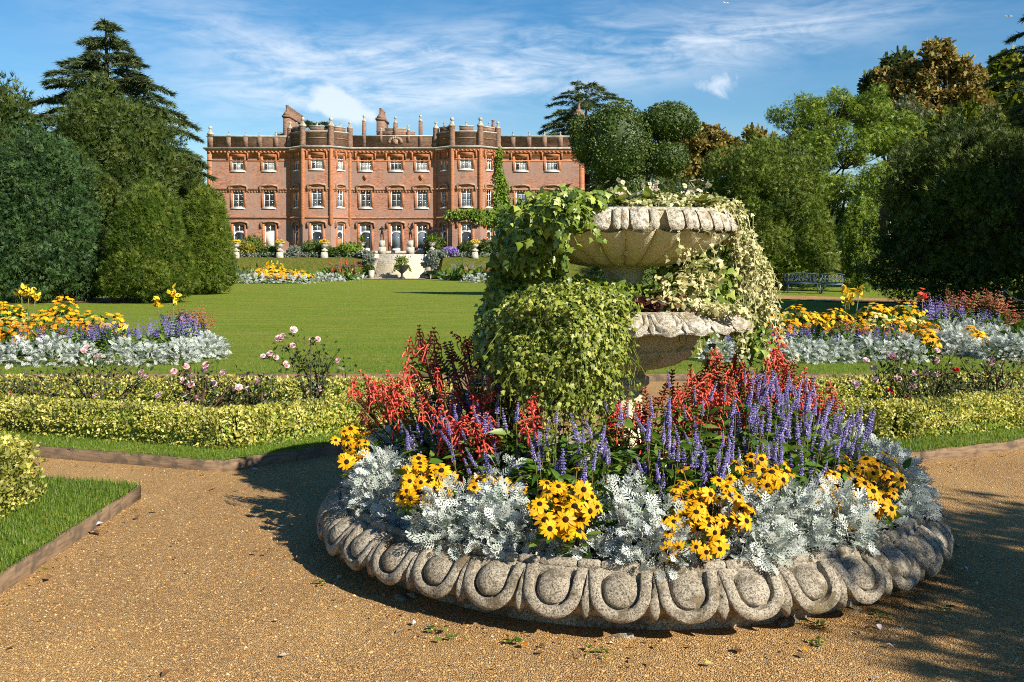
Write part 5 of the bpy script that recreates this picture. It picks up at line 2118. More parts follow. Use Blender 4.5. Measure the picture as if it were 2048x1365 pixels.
def tongue(hw, depth, name):
    """one hanging scallop of the lip: rounded slab rolling over the edge"""
    rows = [(.592, 1.876, 1), (.608, 1.872, 1), (.626, 1.852, 1), (.640, 1.822, 1), (.650, 1.792, .96), (.652, 1.774 - depth, .76), (.645, 1.764 - depth, .35)]
    V, F = [], []
    m = 7
    for (r, z, q) in rows:
        for k in range(m):
            s = -1 + 2 * k / (m - 1)
            t = s * hw * q / .66
            b = .010 * (1 - s * s)
            V.append(((r + b) * math.sin(t), -(r + b) * math.cos(t), z + b * .5))
    for j in range(len(rows) - 1):
        for k in range(m - 1):
            a = j * m + k
            F.append([a, a + m, a + m + 1, a + 1])
    return G().add(V, F).mesh(name, M['bowl_rim'], True, 60)


wide, slim = tongue(.050, .004, 'scallop'), tongue(.024, .0, 'scallop')
NS = 20
for i in range(NS):
    a = i * 2 * PI / NS + .02
    link('scallop', wide, upper, None, Matrix.Rotation(a, 4, 'Z'))
    for q in (.405, .595):
        if (i, q) in ((0, .595), (16, .405)):
            continue                                             # broken away
        link('scallop', slim, upper, None, Matrix.Rotation(a + q * 2 * PI / NS, 4, 'Z'))
G().lathe([(.55, 1.855), (.56, 1.885), (.60, 1.887), (.61, 1.872)], 72).obj('lip', M['bowl_rim'], upper, True, 50)
G().lathe([(.56, 1.85), (.4, 1.885), (.2, 1.915), (.001, 1.92)], 32).obj('soil', M['soil'], upper)
G().lathe([(.57, 1.30), (.4, 1.33), (.2, 1.345), (.10, 1.35)], 32).obj('soil', M['soil'], lower)

# ------------------------------------------------------------------ plants of the basin
M['silver'] = leafmat('silver_leaves', [(0, (0.316, 0.369, 0.303)), (.4, (0.475, 0.512, 0.462)), (1, (0.609, 0.641, 0.594))], .2, .75, .15)
M['rud'] = leafmat('golden_petals', [(0, (.60, .27, .004)), (.35, (.72, .37, .006)), (.8, (.76, .45, .008)), (1, (.66, .25, .004))], .22, .5, .2)
M['cone'] = plain('dark_flower_centre', (.035, .016, .008), .9, .1, .3, 60)
M['salvia_blue'] = leafmat('violet_florets', [(0, (0.093, 0.070, 0.238)), (.4, (0.162, 0.127, 0.370)), (.8, (0.255, 0.213, 0.484)), (1, (0.425, 0.394, 0.581))], .15, .6, .2)
M['salvia_red'] = leafmat('scarlet_florets', [(0, (.52, .03, .022)), (.5, (.76, .085, .055)), (1, (.85, .24, .16))], .25, .45, .25)
M['salvia_spent'] = leafmat('faded_calyces', [(0, (.22, .085, .035)), (.5, (.34, .16, .075)), (.8, (.42, .075, .05)), (1, (.36, .26, .09))], .25, .6, .2)
M['salvia_leaf'] = leafmat('salvia_leaves', [(0, (.04, .095, .008)), (.4, (.09, .175, .016)), (.8, (.145, .235, .026)), (1, (.21, .28, .05))], .35, .42, .45)
M['stalk'] = leafmat('green_stalks', [(0, (.10, .13, .03)), (1, (.16, .10, .04))], 0, .6, .3)
ME = {}
ME['silver_leaf'] = mesh_np('leaf', *SILVER, M['silver'])
DAISY = [T_daisy(12, .28, .16, i) for i in range(4)]
ME['daisy'] = [mesh_np('flower', t[0], t[1], M['rud'], np.repeat(rng.random(12), 6)) for t in DAISY]
dome = G().lathe([(.30, -.02), (.28, .10), (.20, .20), (.10, .25), (.001, .265)], 9)
ME['dome'] = dome.mesh('flower_centre', M['cone'], True)
SPIKES = [T_spike(i, 10 + i % 3) for i in range(5)]
ME['spike'] = [mesh_np('flower_spike', t[0], t[1], M['salvia_blue'], np.repeat(rng.random(len(t[1][0]) // 6), 6)) for t in SPIKES]
RAC = [T_raceme(i, 6) for i in range(6)]
ME['raceme'] = [mesh_np('flower_head', t[0], t[1], M['salvia_red'], rng.random(len(t[1][0])) * .8) for t in RAC]
SPENT = [T_raceme(20 + i, 8, 4, False) for i in range(3)]
ME['spent'] = [mesh_np('faded_flower_head', t[0], t[1], M['salvia_spent'], rng.random(len(t[1][0])) * .9) for t in SPENT]


def polar(th, r):
    return np.array([BX + r * math.sin(th), BY - r * math.cos(th), soil_z(r)])


def out_dir(th):
    return np.array([math.sin(th), -math.cos(th), 0])


def silver_clump(label, base, lean, R=.22, H=.34, n=95, n_obj=36, size=.068, group='silver ragwort round the basin'):
    base = np.array(base, float)
    t = thing('silver_ragwort', label, 'plant', base, group)
    D = rvec(n)
    D[:, 2] = np.abs(D[:, 2])
    D = unit(D + np.array([0, 0, .15]) + np.array(lean) * .45)
    q = rng.uniform(.25, 1.0, n) ** .6
    P = base + D * q[:, None] * np.array([R, R, H]) + np.array(lean) * .05
    P[:, 2] = np.maximum(P[:, 2], base[2] + .01 + .05 * rng.random(n))
    dv = unit(D * 1.0 + rng.normal(size=(n, 3)) * .45 + np.array([0, 0, .12]))
    dv[q < .5] = unit(dv[q < .5] + np.array([0, 0, -.1]) + np.array(lean) * .5)
    Rm = frames(dv, unit(np.array([0, -.15, .8]) + D * .5 + rng.normal(size=(n, 3)) * .65))
    s = size * rng.uniform(.65, 1.25, n)
    leaves(SILVER, P, Rm, s, M['silver'], t, base, n_obj, me=ME['silver_leaf'], low=SILVER_LOW)
    g = G()
    for k in range(9):
        i = rng.integers(n)
        g.tube([(0, 0, -.02), tuple((P[i] - base) * .6 + [0, 0, .02]), tuple(P[i] - base)], [.006, .005, .003], 4, cap=False)
    g.obj('stalks', M['silver'], t, kind='stuff')
    return t


def face(nv, spin):
    """matrix whose local Z is nv"""
    z = unit(np.array(nv, float))
    x = unit(np.cross([0.13, .99, .05], z))
    y = np.cross(z, x)
    return Matrix([[x[i], y[i], z[i]] for i in range(3)]).to_4x4() @ Matrix.Rotation(spin, 4, 'Z')


def rudbeckia(label, base, heads, size=.046, n_leaf=60, group='rudbeckias in the basin'):
    base = np.array(base, float)
    t = thing('rudbeckia', label, 'flower', base, group)
    g = G()
    for (p, nv) in heads:
        p = np.array(p)
        s = size * random.uniform(.66, 1.15)
        k = random.randrange(4)
        f = link('flower', ME['daisy'][k], t, None, Matrix.Translation(Vector(p - base)) @ face(nv, random.random() * 6.28) @ Matrix.Scale(s, 4))
        link('flower_centre', ME['dome'], f)
        e = p - base
        g.tube([(e[0] * .25, e[1] * .25, 0), tuple(e * .7 + np.array([0, 0, .03])), tuple(e - unit(np.array(nv)) * .004)], [.004, .0035, .003], 4, cap=False)
    g.obj('stems', M['stalk'], t, kind='stuff')
    n = n_leaf
    H = np.array([h[0] for h in heads])
    P = base + (H[rng.integers(len(H), size=n)] - base) * rng.uniform(.15, .85, n)[:, None] + rng.normal(size=(n, 3)) * .04
    P[:, 2] = np.maximum(P[:, 2], base[2] + .02)
    dv = unit((P - base) * [1, 1, .2] + rng.normal(size=(n, 3)) * .1)
    leaves(LEAF, P, frames(dv, np.array([[0, 0, 1.0]]) + rng.normal(size=(n, 3)) * .4), rng.uniform(.05, .10, n), M['salvia_leaf'], t, base, 14)
    return t


def rud_px(label, px, py, Y, wx, wy, n, z_tilt=.5, **k):
    """rudbeckia whose flower heads fill an oval of the given pixel half sizes"""
    heads = []
    tries = 0
    while len(heads) < n and tries < 4000:
        tries += 1
        a, q = random.random() * 6.28, random.random() ** .55 * (1.25 if random.random() < .2 else 1.0)
        u, v = q * math.cos(a), q * math.sin(a)
        dep = Y - .09 + (-.16 * v) + random.uniform(-.10, .07)
        p = at(px + u * wx, py + v * wy, dep)
        if all(np.linalg.norm(p - h[0]) > .040 for h in heads):
            nv = np.array([u * .5 + .15, -.7 - .3 * v, .75 - .4 * v]) + rng.normal(size=3) * .38
            heads.append((p, nv))
    c = at(px, py, Y)
    r = math.hypot(c[0] - BX, c[1] - BY)
    th = math.atan2(c[0] - BX, -(c[1] - BY))
    b = polar(th, min(r, 1.48) - .02)
    return rudbeckia(label, b, heads, **k)


def salvia_blue(label, base, H, n_sp, spread, lean=(0, 0, 0), n_leaf=46, group='blue salvias in the basin', L=(.075, .145)):
    base = np.array(base, float)
    t = thing('blue_salvia', label, 'flower', base, group)
    g = G()
    for k in range(n_sp):
        a = 2 * PI * (k + random.random()) / n_sp
        q = spread * math.sqrt(random.random())
        l = random.uniform(*L)
        z1 = H * random.uniform(.62, 1.05) - l
        p = np.array([q * math.cos(a), q * math.sin(a), max(.06, z1)]) + np.array(lean) * H * .4
        d = unit(np.array([q * math.cos(a) * 1.3, q * math.sin(a) * 1.3, 1.0]) + np.array(lean) * .6 + rng.normal(size=3) * .15)
        link('flower_spike', ME['spike'][random.randrange(5)], t, None, Matrix.Translation(Vector(p)) @ face(d, random.random() * 6) @ Matrix.Diagonal((l * random.uniform(.8, 1.1), l * random.uniform(.8, 1.1), l, 1)))
        g.tube([(p[0] * .3, p[1] * .3, 0), tuple(p * [.8, .8, .6]), tuple(p), tuple(p + d * l * .97)], [.0035, .003, .0025, .001], 4, cap=False)
    g.obj('stems', M['stalk'], t, kind='stuff')
    n = n_leaf
    z = rng.random(n) ** .8 * max(.08, H - .16)
    a = rng.random(n) * 6.28
    q = rng.random(n) * spread * .8 + .01
    P = base + np.stack([q * np.cos(a), q * np.sin(a), z], 1) + np.array(lean) * (z * .4)[:, None]
    dv = unit(np.stack([np.cos(a), np.sin(a), rng.uniform(-.1, .8, n)], 1) + rng.normal(size=(n, 3)) * .2)
    leaves(LANCE, P, frames(dv, np.array([[0, 0, 1.0]]) + rng.normal(size=(n, 3)) * .35), rng.uniform(.06, .12, n), M['salvia_leaf'], t, base, 12)
    return t


def salvia_red(label, base, tops, spent=.35, n_leaf=30, leaf_s=(.06, .11), group='red salvias in the basin', L=(.09, .15)):
    """stems from the base to each top point, every stem ending in a flower head"""
    base = np.array(base, float)
    t = thing('red_salvia', label, 'flower', base, group)
    g = G()
    P, DV = [], []
    for p in tops:
        e = np.array(p) - base
        l = random.uniform(*L)
        d = unit(e * [.7, .7, 1] + rng.normal(size=3) * .26 * np.linalg.norm(e))
        s = e - d * l
        kind = 'spent' if random.random() < spent else 'raceme'
        me = random.choice(ME[kind])
        w = l * random.uniform(.85, 1.15)
        link('flower_head' if kind == 'raceme' else 'faded_flower_head', me, t, None, Matrix.Translation(Vector(s)) @ face(d, random.random() * 6) @ Matrix.Diagonal((w, w, l, 1)))
        mid = s * [.45, .45, .55]
        g.tube([(0, 0, 0), tuple(mid), tuple(s), tuple(e)], [.006, .005, .004, .0015], 4, cap=False)
        for k in range(n_leaf // max(1, len(tops)) + 1):
            q = random.uniform(.15, .98)
            P.append(base + (mid * (q / .5) if q < .5 else mid + (s - mid) * ((q - .5) / .5)))
            a = random.random() * 6.28
            DV.append((math.cos(a), math.sin(a), random.uniform(-.3, .5)))
    g.obj('stems', M['stalk'], t, kind='stuff')
    P, DV = np.array(P), unit(np.array(DV))
    n = len(P)
    leaves(BROAD, P, frames(DV, np.array([[0, 0, 1.0]]) + rng.normal(size=(n, 3)) * .35), rng.uniform(*leaf_s, n), M['salvia_leaf'], t, base, 14)
    return t


RUD = [('leftmost golden rudbeckia at the left end of the basin', 712, 892, 5.75, 36, 42, 17), ('golden rudbeckia low among the left front silver leaves of the basin', 850, 962, 5.0, 44, 48, 27),
       ('golden rudbeckia between silver leaves left of the basin middle', 1136, 1008, 4.55, 62, 62, 27), ('big golden rudbeckia tumbling over the silver leaves right of the basin middle', 1410, 1030, 4.5, 88, 84, 38),
       ('small golden rudbeckia behind the silver leaves right of middle', 1528, 950, 4.8, 52, 34, 17), ('wide golden rudbeckia among the right front silver leaves of the basin', 1722, 978, 5.0, 76, 70, 46),
       ('rightmost orange rudbeckia beside the right end silver leaves', 1782, 945, 5.3, 28, 28, 9), ('few golden rudbeckia heads hidden behind the left silver leaves', 1005, 968, 5.0, 70, 16, 9)]
rud_th = []
for lb, px, py, Y, wx, wy, n in RUD:
    rud_px(lb, px, py, Y, wx, wy, int(n * 1.35))
    c = at(px, py, Y)
    rud_th.append(math.degrees(math.atan2(c[0] - BX, -(c[1] - BY))))
i = 0
for th in np.arange(-112, 116, 9.2):
    d = min((abs(th - q) for q in rud_th[:4] + rud_th[5:6]), default=99)
    rr = 1.40 + random.uniform(-.04, .05)
    o = out_dir(math.radians(th))
    small = d < 7.5
    silver_clump('silver leaved ragwort on the basin edge, %s of them from the left' % ORD[i], polar(math.radians(th), rr), o, .19 if not small else .10, .30 if not small else .11, 330 if not small else 90, 90 if not small else 30)
    i += 1
for j, th in enumerate((-84, -36, -7, 20, 64, 88)):
    silver_clump('silver leaved ragwort of the inner row, %s from the left' % ORD[j], polar(math.radians(th), 1.16), out_dir(math.radians(th)), .14, .34, 120, 16)
i = 0
for ring, (r0, H, th0, th1, st) in enumerate(((1.16, .46, -100, 108, 12.5), (.98, .54, -108, 118, 14), (.78, .60, -115, 125, 19))):
    k = 0
    for th in np.arange(th0, th1, st):
        a = math.radians(th + random.uniform(-3, 3))
        right = np.clip((th - 5) / 60, 0, 1)
        lf = np.clip((-th - 10) / 50, 0, 1)
        nsp = int(round(8 + 6 * right + 2 * lf - (3 if -40 < th < -8 else 0)))
        hh = H * (1 + .06 * right + .06 * lf) * random.uniform(.92, 1.08)
        salvia_blue('violet blue salvia in the %s ring of the basin, %s from the left' % (('outer', 'middle', 'inner')[ring], ORD[k]), polar(a, r0 + random.uniform(-.05, .05)), hh, nsp, .14,
                    out_dir(a) * .22, 95)
        k += 1
# red salvias: groups of heads at their places, each group one plant
RED = [('tallest scarlet salvia left of the ivy', [(838, 655), (868, 660), (850, 690), (832, 700)], 6.0, .1), ('dark scarlet salvia against the lawn beside the ivy', [(905, 668), (930, 678), (890, 690), (950, 665)], 6.2, .3),
       ('scarlet salvia leaning out furthest left', [(722, 745), (742, 760), (735, 785)], 5.8, .2), ('scarlet salvia above the leftmost violet spikes', [(775, 745), (795, 765), (812, 730), (780, 780)], 5.75, .2),
       ('scarlet salvia in the left middle of the basin', [(850, 770), (875, 740), (905, 760), (838, 790)], 5.6, .3), ('scarlet salvia low among violet spikes on the left', [(885, 820), (905, 850), (925, 835), (915, 880)], 5.25, .15),
       ('large scarlet salvia below the left ivy', [(950, 745), (985, 740), (1005, 760), (965, 790), (1010, 790)], 5.45, .25), ('scarlet salvia in front of the large one on the left', [(945, 820), (975, 830), (960, 860), (990, 850)], 5.15, .3),
       ('single scarlet salvia standing before the ivy foot', [(1072, 790), (1040, 815)], 5.15, .0), ('scarlet salvia at the foot of the pedestal', [(1235, 815), (1222, 830), (1255, 800)], 5.3, .1),
       ('fading salvia right of the pedestal', [(1290, 780), (1310, 800), (1335, 770), (1300, 830), (1280, 810)], 5.35, .55), ('fading salvia with orange red heads in the right middle', [(1350, 800), (1370, 770), (1390, 800), (1345, 835), (1400, 780)], 5.3, .6),
       ('fading salvia behind the violet spikes right of middle', [(1420, 770), (1445, 790), (1425, 820), (1460, 760)], 5.35, .55), ('scarlet salvia behind the fading ones', [(1380, 735), (1410, 745), (1440, 735), (1345, 745)], 5.8, .35),
       ('scarlet salvia below the right end of the lower bowl', [(1470, 715), (1490, 730), (1480, 690), (1500, 745)], 5.9, .2), ('tall scarlet salvia right of the fountain', [(1545, 655), (1560, 680), (1530, 700), (1555, 710)], 6.1, .1),
       ('scarlet salvia leaning out to the right', [(1590, 720), (1610, 740), (1575, 745), (1620, 760)], 6.0, .2), ('dark scarlet salvia under the lower bowl', [(1430, 690), (1415, 715), (1440, 710)], 6.2, .1),
       ('scarlet salvia between the violet spikes on the right', [(1520, 760), (1500, 790), (1545, 780)], 5.6, .3), ('rightmost scarlet salvia among violet spikes', [(1640, 790), (1600, 800), (1660, 770)], 5.8, .3)]
for lb, pts, Y, sp in RED:
    tops = [at(px, py, Y + random.uniform(-.07, .07)) for px, py in pts] + [at(px + random.uniform(-20, 20), py + random.uniform(8, 44), Y + random.uniform(-.14, .05)) for px, py in pts * 2]
    c = np.mean(tops, axis=0)
    b = c + (np.array([BX, BY, 0]) - c) * .15
    r = min(1.2, math.hypot(b[0] - BX, b[1] - BY))
    th = math.atan2(b[0] - BX, -(b[1] - BY))
    salvia_red(lb, polar(th, r), tops, sp, 44)
# bare leafy salvias filling the front of the bed
n = 900
th = np.radians(rng.uniform(-110, 115, n))
r = rng.uniform(.75, 1.3, n)
P = np.stack([BX + r * np.sin(th), BY - r * np.cos(th), np.interp(r, [.3, .9, 1.3], [.40, .33, .27]) + rng.random(n) ** 1.2 * .22], 1)
o = stuff_mesh('salvia_undergrowth', BROAD, P, frames(unit(np.stack([np.sin(th), -np.cos(th), rng.uniform(-.2, .7, n)], 1) + rng.normal(size=(n, 3)) * .5), np.array([[0, -.2, 1.0]]) + rng.normal(size=(n, 3)) * .4), rng.uniform(.06, .13, n), M['salvia_leaf'])
o['label'] = 'dense green leaves filling the basin below the flowers'

# ------------------------------------------------------------------ ivy and bowl plants
M['ivy'] = leafmat('green_ivy', [(0, (0.065, 0.117, 0.013)), (.35, (0.150, 0.221, 0.026)), (.75, (0.260, 0.338, 0.044)), (1, (0.416, 0.468, 0.088))], .3, .38, .5)
M['ivy_lime'] = leafmat('lime_ivy', [(0, (.07, .115, .012)), (.35, (.18, .23, .028)), (.75, (.34, .37, .055)), (1, (.54, .52, .15))], .32, .45, .4)
M['ivy_cream'] = leafmat('cream_variegated_ivy', [(0, (.10, .14, .03)), (.25, (.28, .30, .09)), (.5, (.56, .51, .22)), (1, (.78, .71, .42))], .3, .5, .35)
M['heuchera'] = leafmat('dark_red_leaves', [(0, (.05, .012, .012)), (.6, (.12, .028, .022)), (1, (.2, .06, .04))], .25, .45, .4)
M['begonia'] = leafmat('cream_petals', [(0, (.55, .47, .28)), (1, (.70, .60, .46))], .25, .5, .25)


def ivy(name, label, blobs, mat, size, dens, n_obj, base, strands=0, T=IVY, core=True, hang=.8):
    """trailing plant: leaves over the outside of overlapping hanging masses; blobs = (px, py, Y, rx, rz) in pixels"""
    base = np.array(base, float)
    t = thing(name, label, 'ivy', base)
    P, N = [], []
    B = []
    for (px, py, Y, rx, rz) in blobs:
        s = Y / FPX
        B.append((at(px, py, Y), np.array([rx * s, rx * s * .8, rz * s])))
    g = G()
    for i, (c, r) in enumerate(B):
        n = int(dens * (r[0] * r[2]) * 12 + 30)
        p, nn = bush_pts(n, c, r, 300 + i, .14, 3.4, None, .36, .06, True, (45, .17))
        ok = np.ones(n, bool)
        for j, (c2, r2) in enumerate(B):
            if j != i:
                ok &= (((p - c2) / (r2 * .78)) ** 2).sum(1) > 1
        P.append(p[ok])
        N.append(nn[ok])
        if core:
            core_mesh(g, c - base, r, 300 + i, .1, 3.2, .58, None, 12, 8)
    P, N = np.concatenate(P), np.concatenate(N)
    for k in range(strands):                                     # loose trailing shoots
        i = rng.integers(len(P))
        p0 = P[i]
        L = rng.uniform(.12, .34)
        m = int(L / .022)
        q = p0 + np.outer(np.linspace(0, 1, m), N[i] * [.10, .10, 0] + np.array([0, 0, -L])) + rng.normal(size=(m, 3)) * .012
        P = np.concatenate([P, q])
        N = np.concatenate([N, np.tile(N[i], (m, 1))])
        g.tube(q[:: max(1, m // 4)] - base, .0022, 3, cap=False)
    n = len(P)
    dv = unit(N * .35 + np.array([0, 0, -hang]) + rng.normal(size=(n, 3)) * .5)
    R = frames(dv, unit(N * 1.0 + np.array([.1, -.25, .45]) + rng.normal(size=(n, 3)) * .42))
    leaves(T, P, R, size * rng.uniform(.55, 1.5, n), mat, t, base, n_obj, low=IVY_LOW if T is IVY else LOW)
    if g.V:
        g.obj('stems', M['bark_grey'] if not core else mat, t, kind='stuff')
    return t


ivy('green_ivy', 'green ivy pouring over the left side of the upper bowl down to the lower bowl',
    [(1120, 405, 5.6, 60, 26, ), (1085, 425, 5.6, 60, 40), (1160, 400, 5.3, 50, 20), (1118, 430, 5.3, 48, 36), (1190, 395, 5.35, 26, 12), (1150, 425, 5.2, 22, 22), (1040, 470, 5.75, 48, 55), (1068, 490, 5.55, 55, 55), (1020, 545, 5.8, 42, 62), (1098, 545, 5.7, 26, 45), (1005, 610, 5.75, 46, 52), (1025, 660, 5.6, 54, 50),
     (1000, 690, 5.7, 48, 52), (985, 650, 5.9, 30, 45), (1010, 740, 5.6, 34, 34), (1120, 470, 5.55, 22, 40)],
    M['ivy'], .038, 2000, 280, (BX - .5, BY, 1.3), 34)
ivy('lime_ivy', 'small leaved lime green ivy curtain hanging from the lower bowl',
    [(1120, 610, 5.3, 100, 42), (1190, 615, 5.25, 75, 40), (1075, 650, 5.35, 75, 65), (1160, 670, 5.2, 85, 65), (1215, 660, 5.2, 42, 55), (1105, 715, 5.25, 88, 60), (1190, 715, 5.22, 58, 52), (1085, 775, 5.25, 50, 46), (1145, 790, 5.2, 36, 48), (1200, 770, 5.22, 36, 48), (1120, 745, 5.15, 34, 50), (1170, 690, 5.1, 40, 60),
     (1040, 720, 5.4, 55, 62)],
    M['ivy_lime'], .023, 5200, 295, (BX - .35, BY - .6, 1.3), 120)
ivy('variegated_ivy', 'cream variegated ivy trailing over the right edge of the upper bowl',
    [(1410, 425, 5.6, 48, 17), (1460, 430, 5.75, 34, 18), (1475, 470, 5.8, 22, 26), (1495, 510, 5.8, 30, 36), (1505, 550, 5.8, 36, 38), (1500, 595, 5.8, 38, 36), (1350, 412, 5.45, 36, 12), (1280, 408, 5.5, 44, 10), (1330, 400, 5.6, 46, 14), (1395, 402, 5.65, 46, 17), (1445, 412, 5.75, 40, 16), (1515, 620, 5.85, 26, 30), (1525, 570, 5.9, 18, 34), (1375, 608, 5.45, 46, 12),
     (1445, 618, 5.4, 52, 11)],
    M['ivy_cream'], .025, 3600, 270, (BX + .6, BY, 1.9), 100)
ivy('green_ivy', 'darker green ivy behind the stem under the upper bowl on the right',
    [(1410, 540, 5.95, 48, 36), (1450, 580, 6.0, 50, 45), (1380, 575, 5.9, 36, 30), (1495, 650, 5.85, 32, 34), (1512, 690, 5.85, 30, 42), (1300, 582, 5.75, 60, 20), (1225, 580, 5.65, 66, 20), (1165, 575, 5.7, 40, 24), (1345, 560, 5.9, 40, 34), (1420, 560, 5.75, 46, 44), (1455, 620, 5.75, 40, 34), (1470, 500, 6.0, 26, 30)],
    M['ivy'], .046, 900, 120, (BX + .4, BY, 1.3), 16)
ivy('yellow_creeper', 'pale yellow round leaved trailing plant above the right of the lower bowl', [(1345, 572, 5.55, 36, 24), (1390, 560, 5.6, 26, 32), (1350, 600, 5.45, 40, 12), (1425, 545, 5.65, 20, 26)],
    M['ivy_cream'], .042, 900, 70, (BX + .25, BY - .3, 1.32), 12, LEAF, core=False, hang=.1)
# dark red leaves in the lower bowl and pale begonias in the upper one
b = np.array([BX + .1, BY - .48, 1.32])
t = thing('dark_leaved_plant', 'dark red leaved plant in the lower bowl beside the lime ivy', 'plant', b)
n = 130
P = np.stack([rng.uniform(-.10, .26, n), rng.uniform(-.06, .1, n), rng.random(n) * .07], 1) + b
leaves(LEAF, P, frames(rvec(n) + [0, -.3, .3], rvec(n) + [0, -.2, 1]), rng.uniform(.03, .05, n), M['heuchera'], t, b, 30)
for k, (px, py, lb) in enumerate(((1240, 385, 'left'), (1300, 375, 'middle'), (1392, 382, 'right'))):
    b = np.array([(px - CXP) * 5.6 / FPX, 5.6, 1.885])
    t = thing('begonia', 'pale begonia with cream flowers in the upper bowl, %s of three' % lb, 'plant', b)
    n = 40
    D = unit(rvec(n) * [1, 1, .4] + [0, 0, .6])
    leaves(T_leaf(.42, .2, .2), b + D * rng.uniform(.02, .10, n)[:, None], frames(D, np.array([[0, -.3, 1.0]]) + D * .3), rng.uniform(.055, .085, n), M['ivy_lime'], t, b, 16)
    n = 14
    P = b + np.stack([rng.normal(size=n) * .04, rng.normal(size=n) * .03 - .03, .08 + rng.random(n) * .09], 1)
    leaves(T_daisy(5, .1, .42), P, frames(rvec(n), rvec(n) + [0, -.8, .6]), rng.uniform(.014, .022, n), M['begonia'], t, b, 10, 'flower', 'flowers')

# ------------------------------------------------------------------ clipped hedges
M['hedge'] = leafmat('gold_variegated_hedge', [(0, (.14, .19, .018)), (.2, (.30, .32, .035)), (.4, (.54, .49, .07)), (.75, (.68, .60, .15)), (1, (.78, .72, .34))], .34, .45, .35, ((.05, .085, .012), 3.5))


def hedge(label, pts, h, w, dens=5200, size=.030, n_obj=260):
    """low clipped hedge following a line of points on the turf"""
    pts = np.array(pts, float)
    base = np.array([*pts[len(pts) // 2], ZV])
    t = thing('clipped_hedge', label, 'hedge', base, 'gold variegated hedges')
    seg = np.linalg.norm(np.diff(pts, axis=0), axis=1)
    cum = np.concatenate([[0], np.cumsum(seg)])
    n = int(cum[-1] * (w + 2 * h) * dens)
    s = rng.random(n) * cum[-1]
    # fewer leaves where the hedge is far or out of frame
    x, y = np.interp(s, cum, pts[:, 0]), np.interp(s, cum, pts[:, 1])
    vis = (np.abs(x) < y * .512 + .6)
    keep = vis | (rng.random(n) < .12)
    s, x, y = s[keep], x[keep], y[keep]
    n = len(s)
    i = np.clip(np.searchsorted(cum, s) - 1, 0, len(seg) - 1)
    d = unit(np.diff(pts, axis=0))[i]
    nr = np.stack([d[:, 1], -d[:, 0]], 1)
    a = rng.uniform(-.12, 1.12, n) * PI
    ca, sa = np.cos(a), np.sin(a)
    sq = (np.abs(ca) ** 4 + np.abs(sa) ** 4) ** -.25
    q = (1 - .28 * rng.random(n) ** 1.5) * sq * (1 + .07 * lump(np.stack([x * 4, y * 4, a * 1.5], 1), 77, 1.2))
    q = np.clip(q, 0, 1.3)
    P = np.stack([x + nr[:, 0] * ca * q * w / 2, y + nr[:, 1] * ca * q * w / 2, ZV + np.maximum(.01, h * .32 + sa * q * h * .68)], 1)
    low = sa < .1
    P[low, 2] = ZV + rng.random(low.sum()) * h * .7
    N = unit(np.stack([nr[:, 0] * ca, nr[:, 1] * ca, sa], 1))
    for v in pts:
        m = int(dens * w * w * 2.2)
        D = rvec(m)
        D[:, 2] = np.abs(D[:, 2])
        sq = (np.abs(D) ** 4).sum(1) ** -.25
        c = D * (sq * (1 - .28 * rng.random(m) ** 1.5))[:, None] * np.array([w / 2, w / 2, h])
        P = np.concatenate([P, np.array([v[0], v[1], ZV]) + c + [0, 0, .01]])
        N = np.concatenate([N, D])
    n = len(P)
    R = frames(unit(N * .4 + rng.normal(size=(n, 3)) * .7 + [0, 0, .2]), unit(N + rng.normal(size=(n, 3)) * .5))
    leaves(T_leaf(.3, .15, .1), P, R, size * rng.uniform(.65, 1.3, n), M['hedge'], t, base, n_obj, low=LOW)
    g = G()
    for k in range(len(pts) - 1):
        p0, p1 = pts[k] - base[:2], pts[k + 1] - base[:2]
        dd = unit(p1 - p0)
        nn = np.array([dd[1], -dd[0]]) * w * .26
        p0, p1 = p0 + dd * w * .12, p1 - dd * w * .12
        V = [(*(p0 + nn), 0), (*(p0 - nn), 0), (*(p0 - nn * .8), h * .8), (*(p0 + nn * .8), h * .8), (*(p1 + nn), 0), (*(p1 - nn), 0), (*(p1 - nn * .8), h * .8), (*(p1 + nn * .8), h * .8)]
        g.add(V, [[0, 1, 2, 3], [5, 4, 7, 6], [0, 3, 7, 4], [1, 5, 6, 2], [3, 2, 6, 7]])
    g.obj('twigs', M['bright_lf'], t)
    return t


hedge('gold variegated hedge along the path edge of the left rose bed', [(-8.6, 10.42), (-4.5, 9.0), (-2.30, 8.24), (-1.28, 9.12), (-.72, 9.7)], .29, .40, 4600)
hedge('gold variegated hedge at the back of the left rose bed', [(-8.6, 10.85), (-.75, 10.42)], .28, .40, 3200, .033, 120)
hedge('gold variegated hedge along the path edge of the right rose bed', [(2.2, 9.4), (3.3, 8.62), (4.7, 9.33), (8.6, 11.3)], .29, .40, 4600)
hedge('gold variegated hedge at the back of the right rose bed', [(2.2, 10.4), (8.6, 11.6)], .28, .40, 3200, .033, 120)
hedge('gold variegated hedge end on the nearest grass at the left edge', [(-8, 7.95), (-3.22, 6.25), (-3.22, 2.5)], .40, .46, 4200, .034, 160)
sheet('bed_soil', [(-8.6, 10.6), (-2.28, 8.42), (-.8, 9.8), (-.8, 10.4), (-8.6, 10.8)], ZV + .005, M['soil'])
sheet('bed_soil', [(2.3, 9.5), (3.3, 8.8), (8.6, 11.4), (8.6, 11.55), (2.3, 10.35)], ZV + .005, M['soil'])

